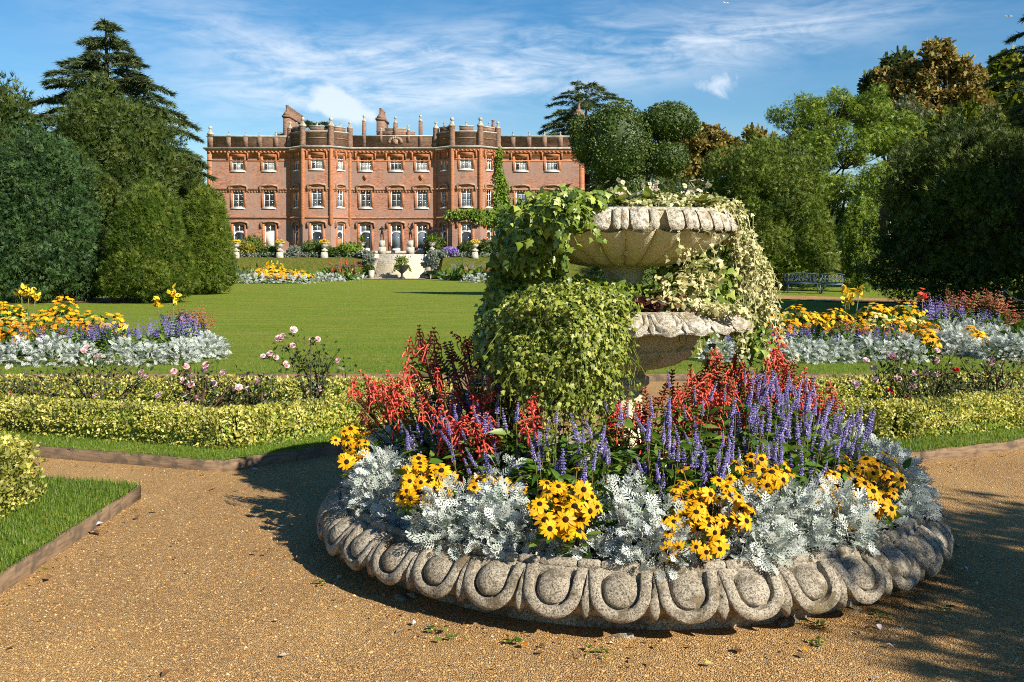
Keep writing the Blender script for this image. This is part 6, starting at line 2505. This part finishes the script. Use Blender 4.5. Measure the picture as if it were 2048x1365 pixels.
# ------------------------------------------------------------------ roses
M['rose_pink'] = leafmat('pink_petals', [(0, (.66, .30, .36)), (.5, (.80, .56, .57)), (1, (.88, .76, .74))], .3, .5, .2)
M['rose_red'] = leafmat('red_petals', [(0, (.50, .012, .02)), (1, (.62, .03, .03))], .25, .5, .2)
M['rose_leaf'] = leafmat('rose_leaves', [(0, (.022, .042, .012)), (.6, (.05, .082, .022)), (.85, (.085, .10, .03)), (1, (.12, .06, .03))], .25, .4, .45)
M['rose_stem'] = leafmat('rose_stems', [(0, (.09, .085, .03)), (.6, (.13, .10, .05)), (1, (.10, .05, .03))], 0, .7, .2)
ME['rose'] = [mesh_np('rose_flower', *T_rose(i), M['rose_pink'], rng.random(len(T_rose(i)[1][0]))) for i in range(3)]
ME['rose_red'] = [mesh_np('rose_flower', *T_rose(5), M['rose_red'], rng.random(len(T_rose(5)[1][0])))]


def rose(label, px, Y, top_py, spread, flowers, n_br, n_leaf, seed, zb=ZV):
    base = np.array([(px - CXP) * Y / FPX, Y, zb])
    t = thing('rose_bush', label, 'rose bush', base, 'rose bushes behind the hedges')
    H = zpx(top_py, Y) - zb
    g = G()
    tips = []
    for k in range(n_br):
        a = rng.random() * 6.28
        e = np.array([math.cos(a) * spread * rng.uniform(.2, 1), math.sin(a) * spread * .5 * rng.uniform(.2, 1), H * rng.uniform(.6, 1.0)])
        pth = limb(g, (rng.normal() * .02, rng.normal() * .02, 0), e, .010, .004, .10, 4, 6)
        tips += pth[3:]
        for j in range(2):
            q = pth[random.randrange(2, 5)]
            e2 = q + np.array([rng.normal() * .12, rng.normal() * .08, abs(rng.normal()) * .12])
            tips += limb(g, q, e2, .005, .0025, .1, 3, 4)[2:]
    for (fx, fy, s, c) in flowers:
        p = at(fx, fy, Y + random.uniform(-.1, .1)) - base
        d = unit(np.array([rng.normal() * .4, -.7, .6]))
        f = link('rose_flower', random.choice(ME['rose'] if c == 'p' else ME['rose_red']), t, None, Matrix.Translation(Vector(p)) @ face(d, rng.random() * 6) @ Matrix.Scale(s * random.uniform(.7, .95), 4))
        near = min(tips, key=lambda q: np.linalg.norm(q - p) + (5 if q[2] > p[2] else 0))
        limb(g, near, p - np.array([0, 0, .01]), .005, .003, .06, 3, 4)
        tips.append(p - np.array([0, 0, .03]))
    g.obj('stems', M['rose_stem'], t, kind='stuff')
    tp = np.array(tips)
    P = base + tp[rng.integers(len(tp), size=n_leaf)] + rng.normal(size=(n_leaf, 3)) * .045
    leaves(LEAF, P, frames(rvec(n_leaf) + [0, 0, -.2], rvec(n_leaf) + [0, 0, .9]), rng.uniform(.03, .058, n_leaf), M['rose_leaf'], t, base, 24, low=LOW)
    return t


rose('tall pink rose bush standing clear against the lawn', 622, 9.7, 668, .42, [(558, 678, .048, 'p'), (565, 674, .042, 'p'), (587, 661, .042, 'p'), (585, 692, .04, 'p'), (540, 713, .042, 'p'), (526, 713, .036, 'p'), (572, 730, .044, 'p'), (552, 716, .034, 'p'), (622, 681, .036, 'p'), (635, 680, .042, 'p'),
     (676, 722, .036, 'p'), (638, 780, .038, 'p'), (540, 708, .034, 'p')], 13, 418, 1)
rose('pink rose bush over the left hedge near its corner', 395, 9.15, 740, .42, [(283, 747, .04, 'p'), (293, 754, .042, 'p'), (348, 744, .04, 'p'), (372, 734, .038, 'p'), (409, 740, .046, 'p'), (412, 731, .038, 'p'), (382, 750, .034, 'p'), (446, 747, .04, 'p'), (368, 763, .044, 'p'), (382, 770, .05, 'p'), (426, 768, .04, 'p'),
     (395, 795, .042, 'p'), (374, 810, .04, 'p'), (264, 820, .046, 'p'), (318, 792, .034, 'p'), (478, 776, .044, 'p'), (468, 784, .036, 'p'), (190, 793, .038, 'p')], 18, 374, 2)
rose('thorny half bare rose bush above the left hedge', 190, 9.3, 700, .62, [(168, 702, .044, 'p'), (173, 696, .034, 'p'), (192, 715, .036, 'p'), (200, 712, .032, 'p'), (15, 736, .03, 'p'), (20, 789, .03, 'r'), (172, 788, .026, 'p')], 19, 286, 3)
rose('half bare rose bush at the left edge behind the hedge', 60, 9.9, 735, .5, [], 11, 198, 4)
rose('low leafy rose bush behind the left hedge right of the corner', 505, 9.4, 770, .3, [(516, 762, .032, 'p'), (495, 778, .03, 'p')], 11, 286, 8)
rose('pink rose bush behind the right hedge nearest the basin', 1835, 9.4, 705, .5, [(1732, 722, .042, 'p'), (1714, 770, .048, 'p'), (1749, 760, .046, 'p'), (1795, 759, .044, 'p'), (1785, 715, .056, 'p'), (1811, 716, .042, 'p'), (1829, 747, .05, 'p'), (1853, 747, .036, 'p'), (1872, 750, .046, 'p'),
     (1826, 775, .05, 'p'), (1871, 722, .044, 'p'), (1748, 737, .036, 'p'), (1874, 702, .036, 'p'), (1779, 783, .036, 'r'), (1818, 800, .044, 'r'), (1912, 741, .036, 'r'), (1705, 765, .03, 'p')], 18, 528, 5)
rose('half bare rose bush at the right edge behind the hedge', 1990, 9.9, 700, .5, [(1981, 725, .044, 'p')], 13, 330, 6)
rose('low rose bush between the two right rose bushes', 1910, 9.7, 745, .35, [], 10, 286, 7)

# ------------------------------------------------------------------ island beds on the lawn
FAR_DAISY = T_far_daisy()
M['rud_far'] = leafmat('golden_heads', [(0, (.55, .24, .004)), (.5, (.72, .38, .008)), (1, (.78, .50, .02))], .2, .5, .2)
M['rud_orange'] = leafmat('orange_heads', [(0, (.42, .12, .006)), (.5, (.62, .24, .006)), (1, (.74, .36, .01))], .2, .5, .2)
M['lemon'] = leafmat('lemon_heads', [(0, (.62, .52, .10)), (1, (.76, .70, .28))], .2, .5, .2)
ME['far_daisy'] = mesh_np('flower', *FAR_DAISY, M['rud_far'])
SMALL_SPIKE = T_spike(9, 6, 3)
SMALL_RAC = T_spike(10, 5, 4)
SMALL_RAC[0][:, :2] *= 1.9


def bed_clump(kind, label, x, y, r, h, z0=ZL, k=1.0, group=None, obj_heads=0):
    """one clump in an island bed: foliage plus its flowers"""
    base = np.array([x, y, z0])
    nm = {'silver': 'silver_ragwort', 'rud': 'rudbeckia', 'orange': 'rudbeckia', 'blue': 'blue_salvia', 'red': 'red_salvia', 'lemon': 'marguerite'}[kind]
    t = thing(nm, label, 'flower' if kind != 'silver' else 'plant', base, group)
    if kind == 'silver':
        n = int((165 if y < 40 else 90) * k)
        D = rvec(n)
        D[:, 2] = np.abs(D[:, 2])
        P = base + D * rng.uniform(.6, 1.0, n)[:, None] * np.array([r, r, h]) + [0, 0, .02]
        R = frames(unit(D + rng.normal(size=(n, 3)) * .5), unit(D * .6 + [0, 0, .8] + rng.normal(size=(n, 3)) * .4))
        leaves(SILVER, P, R, rng.uniform(.8, 1.3, n) * (.31 if y < 40 else .36) * r, M['silver'], t, base, obj_heads, low=SILVER_LOW)
        return t
    n = int(70 * k)
    P = base + rvec(n) * np.array([r, r, h * .45]) * rng.uniform(.4, 1, n)[:, None] + [0, 0, h * .42]
    stuff_mesh('foliage', T_low(.16) if kind in ('blue', 'lemon') else LOW, P, frames(rvec(n) + [0, 0, .5], rvec(n) + [0, -.2, .8]), rng.uniform(.4, .7, n) * r, M['salvia_leaf'], t, base=base)
    if kind in ('rud', 'orange', 'lemon'):
        n = int(44 * k) if y < 40 else 60
        D = rvec(n)
        D[:, 2] = np.abs(D[:, 2])
        P = base + D * np.array([r * 1.0, r * 1.0, h * .5]) * rng.uniform(.8, 1.05, n)[:, None] + [0, 0, h * .5]
        R = frames(np.cross(unit(D + [0, -.3, .5]), rvec(n)), unit(D * .6 + [.1, -.35, .7] + rng.normal(size=(n, 3)) * .2))
        s = rng.uniform(.9, 1.25, n) * (.045 if y < 40 else .13)
        leaves(FAR_DAISY, P, R, s, M['rud_far' if kind == 'rud' else ('rud_orange' if kind == 'orange' else 'lemon')], t, base, obj_heads, 'flower', 'flowers')
    elif kind == 'blue':
        n = int(16 * k)
        P = base + np.stack([rng.uniform(-r, r, n), rng.uniform(-r, r, n), h * rng.uniform(.5, .78, n)], 1)
        R = np.array([np.array(face(unit(np.array([rng.normal() * .12, rng.normal() * .12, 1])), rng.random() * 6).to_3x3()) for _ in range(n)])
        s = rng.uniform(.13, .22, n) * (h / .45)
        leaves(SMALL_SPIKE, P, R, s, M['salvia_blue'], t, base, obj_heads, 'flower_spike', 'flower_spikes')
    else:
        n = int(13 * k)
        P = base + np.stack([rng.uniform(-r, r, n), rng.uniform(-r, r, n), h * rng.uniform(.55, .8, n)], 1)
        R = np.array([np.array(face(unit(np.array([rng.normal() * .3, rng.normal() * .3, 1])), rng.random() * 6).to_3x3()) for _ in range(n)])
        s = rng.uniform(.13, .2, n) * (h / .5)
        leaves(SMALL_RAC, P, R, s, M['salvia_red'] if rng.random() < .3 else M['salvia_spent'], t, base, obj_heads, 'flower_head', 'flower_heads')
    return t


KINDS = {'silver': 'silver leaved ragwort', 'rud': 'golden rudbeckia', 'orange': 'orange rudbeckia', 'blue': 'violet blue salvia', 'red': 'red salvia', 'lemon': 'lemon marguerite'}


def row(kind, where, pts, r, h, k=1.0, n=None, jit=.08, obj_heads=0, z0=ZL):
    """a row of clumps along a line of ground points"""
    pts = np.array(pts, float)
    seg = np.linalg.norm(np.diff(pts, axis=0), axis=1)
    cum = np.concatenate([[0], np.cumsum(seg)])
    n = n or max(1, int(cum[-1] / (r * 1.45)))
    for i in range(n):
        s = cum[-1] * (i + .5) / n
        x, y = np.interp(s, cum, pts[:, 0]) + rng.normal() * jit, np.interp(s, cum, pts[:, 1]) + rng.normal() * jit
        rr = r * rng.uniform(.85, 1.15)
        bed_clump(kind, '%s, %s from left, %s' % (KINDS[kind], ORD[i], where[4:] if where.startswith('the ') else where), x, y, rr, h * rng.uniform(.85, 1.15), z0, k, '%s in %s' % (KINDS[kind], where), obj_heads)


def G_at(px, Y):
    return ((px - CXP) * Y / FPX, Y)


M['canna_leaf'] = leafmat('canna_leaves', [(0, (.035, .075, .03)), (.6, (.07, .125, .05)), (1, (.13, .19, .07))], .3, .35, .5)


def canna(label, px, Y, top, n_leaf, col, heads):
    x = (px - CXP) * Y / FPX
    b = np.array([x, Y, ZL])
    t = thing('canna_lily', label, 'flower', b, 'canna lilies in the lawn beds')
    H = zpx(top, Y) - ZL
    for i in range(n_leaf):
        a = rng.random() * 6.28
        d = unit(np.array([math.cos(a) * .55, math.sin(a) * .55, 1.0]))
        z = H * rng.uniform(.15, .5)
        M3 = frames(d[None], np.array([[-math.cos(a), -math.sin(a), .6]]))[0]
        q = rng.uniform(.32, .5)
        link('leaf', ME['canna_leaf'], t, None, Matrix([list(M3[r] * q) + [float((0, 0, z)[r])] for r in range(3)] + [[0, 0, 0, 1]]))
    for (dxp, hh) in heads:
        e = np.array([dxp * Y / FPX, 0, H * hh])
        G().tube([(e[0] * .3, 0, 0), (e[0] * .7, 0, e[2] * .6), tuple(e)], [.016, .012, .008], 5).obj('stem', M['stalk'], t)
        n = 16
        P = np.array(e) + rng.normal(size=(n, 3)) * [.035, .035, .05]
        R = frames(rvec(n) + [0, 0, .7], rvec(n))
        V, F, rr = merged(LEAF, P, R, rng.uniform(.08, .13, n))
        link('flower_head', mesh_np('flower_head', V, F, M[col], rr), t)
    return t


ME['canna_leaf'] = mesh_np('leaf', *T_leaf(.2, .35, .18), M['canna_leaf'])

LB = 'the left lawn bed'
row('silver', 'the front edge of ' + LB, [G_at(-60, 14.5), G_at(120, 14.6), G_at(300, 14.7), G_at(400, 14.9)], .30, .34, 1.3, None, .05, 14)
row('silver', 'the right tip of ' + LB, [G_at(372, 15.4), G_at(425, 15.6), G_at(418, 16.2)], .27, .36, 1.3, 4, .06, 14)
row('blue', 'the front salvia band of ' + LB, [G_at(40, 15.3), G_at(240, 15.4), G_at(400, 16.0)], .24, .50, 1.5, None, .08, 8)
row('blue', 'the back salvia band of ' + LB, [G_at(180, 16.1), G_at(330, 16.3), G_at(415, 16.7)], .24, .56, 1.6, None, .08, 6)
row('red', 'the front red band of ' + LB, [G_at(20, 15.8), G_at(130, 15.9), G_at(225, 16.2)], .24, .54, 1.4, None, .08, 5)
row('red', 'the tip behind the cannas of ' + LB, [G_at(330, 16.9), G_at(425, 17.0)], .26, .66, 1.4, 4, .08, 5)
row('orange', 'the front left corner of ' + LB, [G_at(-50, 15.4), G_at(40, 15.5)], .26, .52, 1.5, 4, .08, 8)
row('orange', 'the second row of ' + LB, [G_at(-40, 16.2), G_at(70, 16.3), G_at(150, 16.6)], .26, .56, 1.3, None, .08, 4)
row('rud', 'the golden band of ' + LB, [G_at(60, 17.4), G_at(150, 17.2), G_at(240, 17.0)], .28, .60, 1.5, None, .08, 8)
row('rud', 'the high back row of ' + LB, [G_at(-40, 18.6), G_at(60, 18.4), G_at(150, 18.2)], .32, .80, 1.5, None, .08, 6)
row('lemon', 'the middle of ' + LB, [G_at(-30, 17.3), G_at(60, 17.4)], .26, .55, .9, 3, .06)
canna('yellow canna at the back left of the left lawn bed', 48, 18.8, 585, 7, 'yellow_fl', [(-5, 1.0), (10, .97), (24, .9)])
canna('yellow canna beside the right tip of the left lawn bed', 345, 16.6, 592, 6, 'yellow_fl', [(2, 1.0), (-32, .86)])
canna('leafy canna without flowers in the middle of the left lawn bed', 235, 15.9, 660, 5, 'yellow_fl', [(4, .8)])
RB = 'the right lawn bed'
row('silver', 'the front edge of ' + RB, [G_at(1410, 15.2), G_at(1580, 15.0), G_at(1700, 15.0), G_at(1830, 15.2)], .30, .34, 1.3, None, .05, 14)
row('silver', 'the right slope of ' + RB, [G_at(1850, 17.0), G_at(1900, 16.4), G_at(1935, 16.0), G_at(1890, 16.9)], .30, .34, 1.3, 7, .06, 12)
row('silver', 'the back right of ' + RB, [G_at(1890, 18.0), G_at(1960, 18.2), G_at(2040, 18.2)], .30, .36, 1.2, 6, .06, 6)
row('silver', 'the small bed at the right edge', [G_at(1985, 15.6), G_at(2060, 15.4)], .30, .34, 1.3, 4, .05, 10)
row('blue', 'the front salvia band of ' + RB, [G_at(1440, 15.8), G_at(1600, 15.7), G_at(1800, 15.8)], .24, .46, 1.4, None, .08, 7)
row('red', 'the middle of ' + RB, [G_at(1650, 16.3), G_at(1760, 16.2), G_at(1850, 16.2)], .24, .48, 1.4, None, .08, 4)
row('rud', 'the right front of ' + RB, [G_at(1850, 15.7), G_at(1868, 15.9)], .18, .42, 1.2, 2, .04, 8)
row('rud', 'the golden wedge on the right slope', [G_at(1938, 16.6), G_at(1950, 16.3)], .16, .44, 1.2, 2, .03, 8)
row('orange', 'the golden band of ' + RB, [G_at(1550, 16.6), G_at(1680, 16.6), G_at(1800, 16.6), G_at(1880, 16.9)], .27, .55, 1.5, None, .08, 6)
row('rud', 'the rising left part of ' + RB, [G_at(1550, 17.4), G_at(1610, 17.5), G_at(1665, 17.9)], .30, .68, 1.6, 6, .08, 8)
row('rud', 'the high back row of ' + RB, [G_at(1720, 18.3), G_at(1800, 18.2), G_at(1830, 18.0)], .32, .72, 1.5, 5, .08, 6)
row('lemon', 'the back of ' + RB, [G_at(1770, 17.6), G_at(1820, 17.6)], .28, .60, 1.1, 3, .06)
row('blue', 'the back right of ' + RB, [G_at(1825, 19.0), G_at(1880, 19.2), G_at(1980, 19.3)], .25, .62, 1.3, 6, .08)
row('red', 'the back right of ' + RB, [G_at(1880, 19.8), G_at(1940, 19.8), G_at(2005, 19.6)], .28, .78, 1.7, 6, .08, 6)
row('red', 'the small bed at the right edge', [G_at(2030, 17.0), G_at(2065, 17.0)], .25, .6, 1.4, 2, .05, 4)
canna('big leaved yellow canna in the right lawn bed', 1698, 18.0, 585, 11, 'yellow_fl', [(-10, 1.0), (20, .97), (0, .8)])
canna('orange canna at the back of the right lawn bed', 1843, 19.2, 592, 4, 'salvia_red', [(2, 1.0)])
canna('leafy dark canna in the front of the right lawn bed', 1636, 16.2, 650, 5, 'yellow_fl', [(3, .8)])
FB = 'the far bed left of the steps'
row('silver', 'the front edge of ' + FB, [G_at(462, 67), G_at(545, 66), G_at(625, 67)], .62, .55, .6, 9, .1)
row('rud', 'the front of ' + FB, [G_at(545, 66.8), G_at(565, 66.8)], .55, .7, .55, 3, .1)
row('rud', 'the golden mass of ' + FB, [G_at(515, 69), G_at(560, 69), G_at(612, 68)], .8, .95, .6, 6, .2)
row('blue', 'the left part of ' + FB, [G_at(465, 69), G_at(515, 69)], .7, .8, .6, 5, .2)
row('rud', 'the high middle of ' + FB, [G_at(520, 71), G_at(570, 71)], .7, 1.15, .6, 4, .2)
row('red', 'the back of ' + FB, [G_at(455, 71), G_at(500, 71)], .7, 1.1, .6, 3, .2)
FC = 'the far red bed beside the steps'
row('silver', 'the front edge of ' + FC, [G_at(632, 73), G_at(680, 73)], .6, .55, .6, 5, .1)
row('silver', 'the right edge of ' + FC, [G_at(680, 77), G_at(722, 78)], .6, .55, .6, 4, .1)
row('red', 'the middle of ' + FC, [G_at(628, 76), G_at(680, 76), G_at(715, 80)], .8, .95, .8, 8, .3)
row('blue', 'the back of ' + FC, [G_at(660, 80), G_at(705, 81)], .7, 1.1, .8, 5, .3)
row('red', 'the top of ' + FC, [G_at(670, 82), G_at(710, 82)], .7, 1.4, .8, 4, .2)
FD = 'the far bed right of the steps'
row('silver', 'the front edge of ' + FD, [G_at(930, 70), G_at(1000, 69)], .62, .55, .6, 6, .1)
row('silver', 'the left edge of ' + FD, [G_at(882, 78), G_at(930, 77)], .6, .55, .6, 5, .1)
row('red', 'the middle of ' + FD, [G_at(890, 79), G_at(960, 75), G_at(1010, 74)], .8, .95, .8, 9, .3)
row('blue', 'the back of ' + FD, [G_at(905, 82), G_at(960, 80), G_at(1010, 79)], .7, 1.2, .8, 6, .3)
canna('distant yellow cannas in the far left bed', 548, 71, 526, 9, 'yellow_fl', [(-14, .95), (-4, 1.0), (6, 1.0), (16, .92)])

# ------------------------------------------------------------------ grass blades on the near verges and lawn edge
def in_poly(x, y, poly):
    ins = np.zeros(len(x), bool)
    n = len(poly)
    for i in range(n):
        (x0, y0), (x1, y1) = poly[i], poly[(i + 1) % n]
        c = ((y0 > y) != (y1 > y)) & (x < (x1 - x0) * (y - y0) / (y1 - y0 + 1e-12) + x0)
        ins ^= c
    return ins


BLADE = (np.array([(-.5, 0, 0), (.5, 0, 0), (.35, .55, .12), (-.35, .55, .12), (0, 1, .38)], float), [np.array([[0, 1, 2, 3]]), np.array([[3, 2, 4]])])
M['blade'] = leafmat('grass_blades', [(0, (.05, .10, .008)), (.5, (.11, .20, .018)), (.85, (.18, .26, .03)), (1, (.28, .28, .08))], .35, .5, .3)


def grass(label, poly, dens, L, z, lo=(-9, 1), hi=(9, 12), fade=None, T=None):
    A = (hi[0] - lo[0]) * (hi[1] - lo[1])
    n = int(A * dens)
    x, y = rng.uniform(lo[0], hi[0], n), rng.uniform(lo[1], hi[1], n)
    k = (np.abs(x) < y * .512 + .25) & in_poly(x, y, poly)
    if fade:
        k &= rng.random(n) < np.clip(1 - (y - fade[0]) / (fade[1] - fade[0]), 0, 1)
    x, y = x[k], y[k]
    n = len(x)
    P = np.stack([x, y, np.full(n, z - .004)], 1)
    a = rng.random(n) * 6.28
    d = np.stack([np.cos(a) * .55, np.sin(a) * .55, rng.uniform(.35, 1, n)], 1)
    R = frames(unit(d), unit(np.stack([np.cos(a), np.sin(a), np.zeros(n)], 1) * -1 + rng.normal(size=(n, 3)) * .2 + [0, 0, .5]))
    l = L * rng.uniform(.5, 1.3, n) * (1 + .35 * lump(P * [1, 1, 0], 91, 4))
    sc = np.stack([np.full(n, .0042), l, l], 1)
    o = stuff_mesh('grass', T or BLADE, P, R, sc, M['blade'])
    o['label'] = label


grass('mown grass of the nearest triangle on the left', NEAR_BED, 9500, .034, ZV, (-3.8, 3.8), (-2.3, 7.2))
grass('mown grass verge round the left rose bed', LEFT_BED, 6500, .034, ZV, (-5.2, 7.5), (-.3, 9.6))
grass('mown grass verge round the right rose bed', RIGHT_BED, 6500, .034, ZV, (1.7, 7.7), (5.2, 9.6))
grass('mown grass at the near edge of the main lawn', [(-16, 13.37), (16, 13.37), (16, 22), (-16, 22)], 900, .045, ZL, (-9, 13.3), (9, 20), (14, 20), (BLADE[0][[0, 1, 4]], [np.array([[0, 1, 2]])]))

# ------------------------------------------------------------------ fallen leaves, petals and weeds on the gravel
M['fall_orange'] = leafmat('fallen_orange_leaf', [(0, (.55, .22, .02)), (1, (.68, .34, .03))], .2, .6, .2)
M['fall_brown'] = leafmat('fallen_brown_leaf', [(0, (.13, .07, .035)), (1, (.22, .11, .05))], .1, .8, .1)
M['petal'] = leafmat('fallen_petal', [(0, (.62, .55, .60)), (1, (.75, .66, .70))], .2, .6, .2)
LIT = [('yellow maple leaf on the gravel left of the basin shadow', 'leaf', 428, 979, .055, 'fall_orange'), ('orange leaf lying on the gravel by the left grass tip', 'leaf', 277, 1020, .035, 'fall_orange'),
       ('crumpled brown leaf against the near left edging', 'leaf', 182, 1062, .075, 'fall_brown'), ('pale dead leaf beside the crumpled brown leaf', 'leaf', 190, 1052, .06, 'petal'), ('greenish leaf by the near left edging', 'leaf', 92, 1138, .055, 'ivy_lime'),
       ('reddish brown leaf below the greenish leaf on the left gravel', 'leaf', 100, 1152, .045, 'fall_brown'), ('orange leaf on the left path near the hedge end', 'leaf', 57, 913, .04, 'fall_orange'), ('yellow leaf on the gravel in front of the basin', 'leaf', 1055, 1293, .05, 'fall_orange'),
       ('orange leaf on the gravel right of the basin front', 'leaf', 1610, 1295, .032, 'fall_orange'), ('pink petal on the shadow edge left of the basin front', 'petal', 830, 1244, .026, 'petal'), ('white petal on the shaded gravel below the basin right', 'petal', 1773, 1289, .034, 'petal'),
       ('white petal near the footing at the basin right', 'petal', 1756, 1250, .032, 'petal'), ('white petal further right of the basin foot', 'petal', 1808, 1259, .03, 'petal'), ('white petal on the dark gravel at far right', 'petal', 1928, 1135, .026, 'petal'),
       ('white petal at the bottom right of the gravel', 'petal', 1760, 1358, .034, 'petal'), ('yellow green leaf at the bottom edge of the gravel', 'leaf', 1410, 1329, .036, 'ivy_lime'), ('white petals by the timber corner left of the basin', 'petal', 503, 941, .05, 'petal'),
       ('small brown twig leaf on the left gravel', 'leaf', 340, 1342, .04, 'fall_brown'), ('dark leaf on the middle left gravel', 'leaf', 505, 1105, .034, 'fall_brown'), ('brown leaf on the open gravel at left', 'leaf', 350, 1090, .03, 'fall_brown'), ('white petal on the left grass verge', 'petal', 80, 887, .04, 'petal'),
       ('tan leaf on the right shaded gravel', 'leaf', 1915, 1217, .05, 'fall_brown'), ('white petals by the weeds right of the basin', 'petal', 1000, 1335, .02, 'petal')]
for lb, cat, px, py, s, m in LIT:
    z = ZV + .035 if 'verge' in lb else .014
    Y = (CAMZ - z) * FPX / (py - HOR)
    x = (px - CXP) * Y / FPX
    T = IVY if (cat == 'leaf' and 'maple' in lb) else T_leaf(.34, .35, .25)
    o = link('fallen_leaf' if cat == 'leaf' else 'fallen_petal', mesh_np('fallen_leaf', T[0], T[1], M[m]))
    a = rng.random() * 6.28
    o.matrix_basis = Matrix.Translation((x, Y, z + .004)) @ Euler((rng.normal() * .2, rng.normal() * .25, a)).to_matrix().to_4x4() @ Matrix.Scale(s, 4)
    tag(o, lb, cat, 'leaves and petals on the ground')
WEED = [('small weed in the gravel left of the basin front', 870, 1265), ('weed sprouting beside the yellow leaf before the basin', 1030, 1290), ('flat weed in front of the basin middle', 1195, 1309), ('weed at the shadow edge before the basin', 905, 1285),
        ('clover weed under the right eggs of the basin', 1640, 1258), ('two leaved weed at the right foot of the basin', 1760, 1236), ('dark weed in the shaded gravel at right', 1888, 1222), ('small weed right of the basin middle', 1640, 1290), ('tiny weed by the shadow left of the basin', 640, 1170)]
for lb, px, py in WEED:
    Y = CAMZ * FPX / (py - HOR)
    b = np.array([(px - CXP) * Y / FPX, Y, .0])
    t = thing('weed', lb, 'weed', b, 'weeds in the gravel')
    n = 12
    P = b + np.stack([rng.normal(size=n) * .022, rng.normal(size=n) * .022, rng.random(n) * .018 + .006], 1)
    leaves(LEAF, P, frames(rvec(n) * [1, 1, .3] + [0, 0, .3], rvec(n) * .3 + [0, 0, 1]), rng.uniform(.016, .032, n), M['salvia_leaf'], t, b, 12)

M['litter'] = leafmat('leaf_litter', [(0, (.10, .055, .03)), (.45, (.22, .12, .05)), (.7, (.40, .22, .05)), (.85, (.07, .05, .035)), (1, (.62, .54, .42))], .1, .8, .1)
P = []
for (a, b, m, w) in (((-2.42, 2.5), (-2.5, 6.75), 120, .10), ((-5, 8.5), (-2.19, 7.52), 70, .12), ((-2.19, 7.52), (-.5, 9.1), 50, .12), ((2.9, 7.7), (4.6, 8.5), 60, .14), ((-2.5, 6.8), (-5, 7.6), 50, .10)):
    a, b = np.array(a), np.array(b)
    d = unit(b - a)
    q = rng.random(m)
    P.append(a + (b - a) * q[:, None] + np.array([d[1], -d[0]]) * (np.abs(rng.normal(size=m)) * w + .02)[:, None])
th = np.radians(rng.uniform(-120, 120, 260))
r = 1.72 + np.abs(rng.normal(size=260)) * .16
P.append(np.stack([BX + r * np.sin(th), BY - r * np.cos(th)], 1))
P.append(np.stack([rng.uniform(-3, 3.2, 130), rng.uniform(3.7, 8, 130)], 1))
P = np.concatenate(P)
P = P[np.hypot(P[:, 0] - BX, P[:, 1] - BY) > 1.68]
n = len(P)
P = np.stack([P[:, 0], P[:, 1], np.full(n, .009)], 1)
o = stuff_mesh('leaf_litter', T_leaf(.34, .35, .25), P, frames(rvec(n) * [1, 1, .15], rvec(n) * .3 + [0, 0, 1]), rng.gamma(3, .004, n) + .005, M['litter'])
o['label'] = 'tiny bits of leaf litter along the path edges and basin foot'
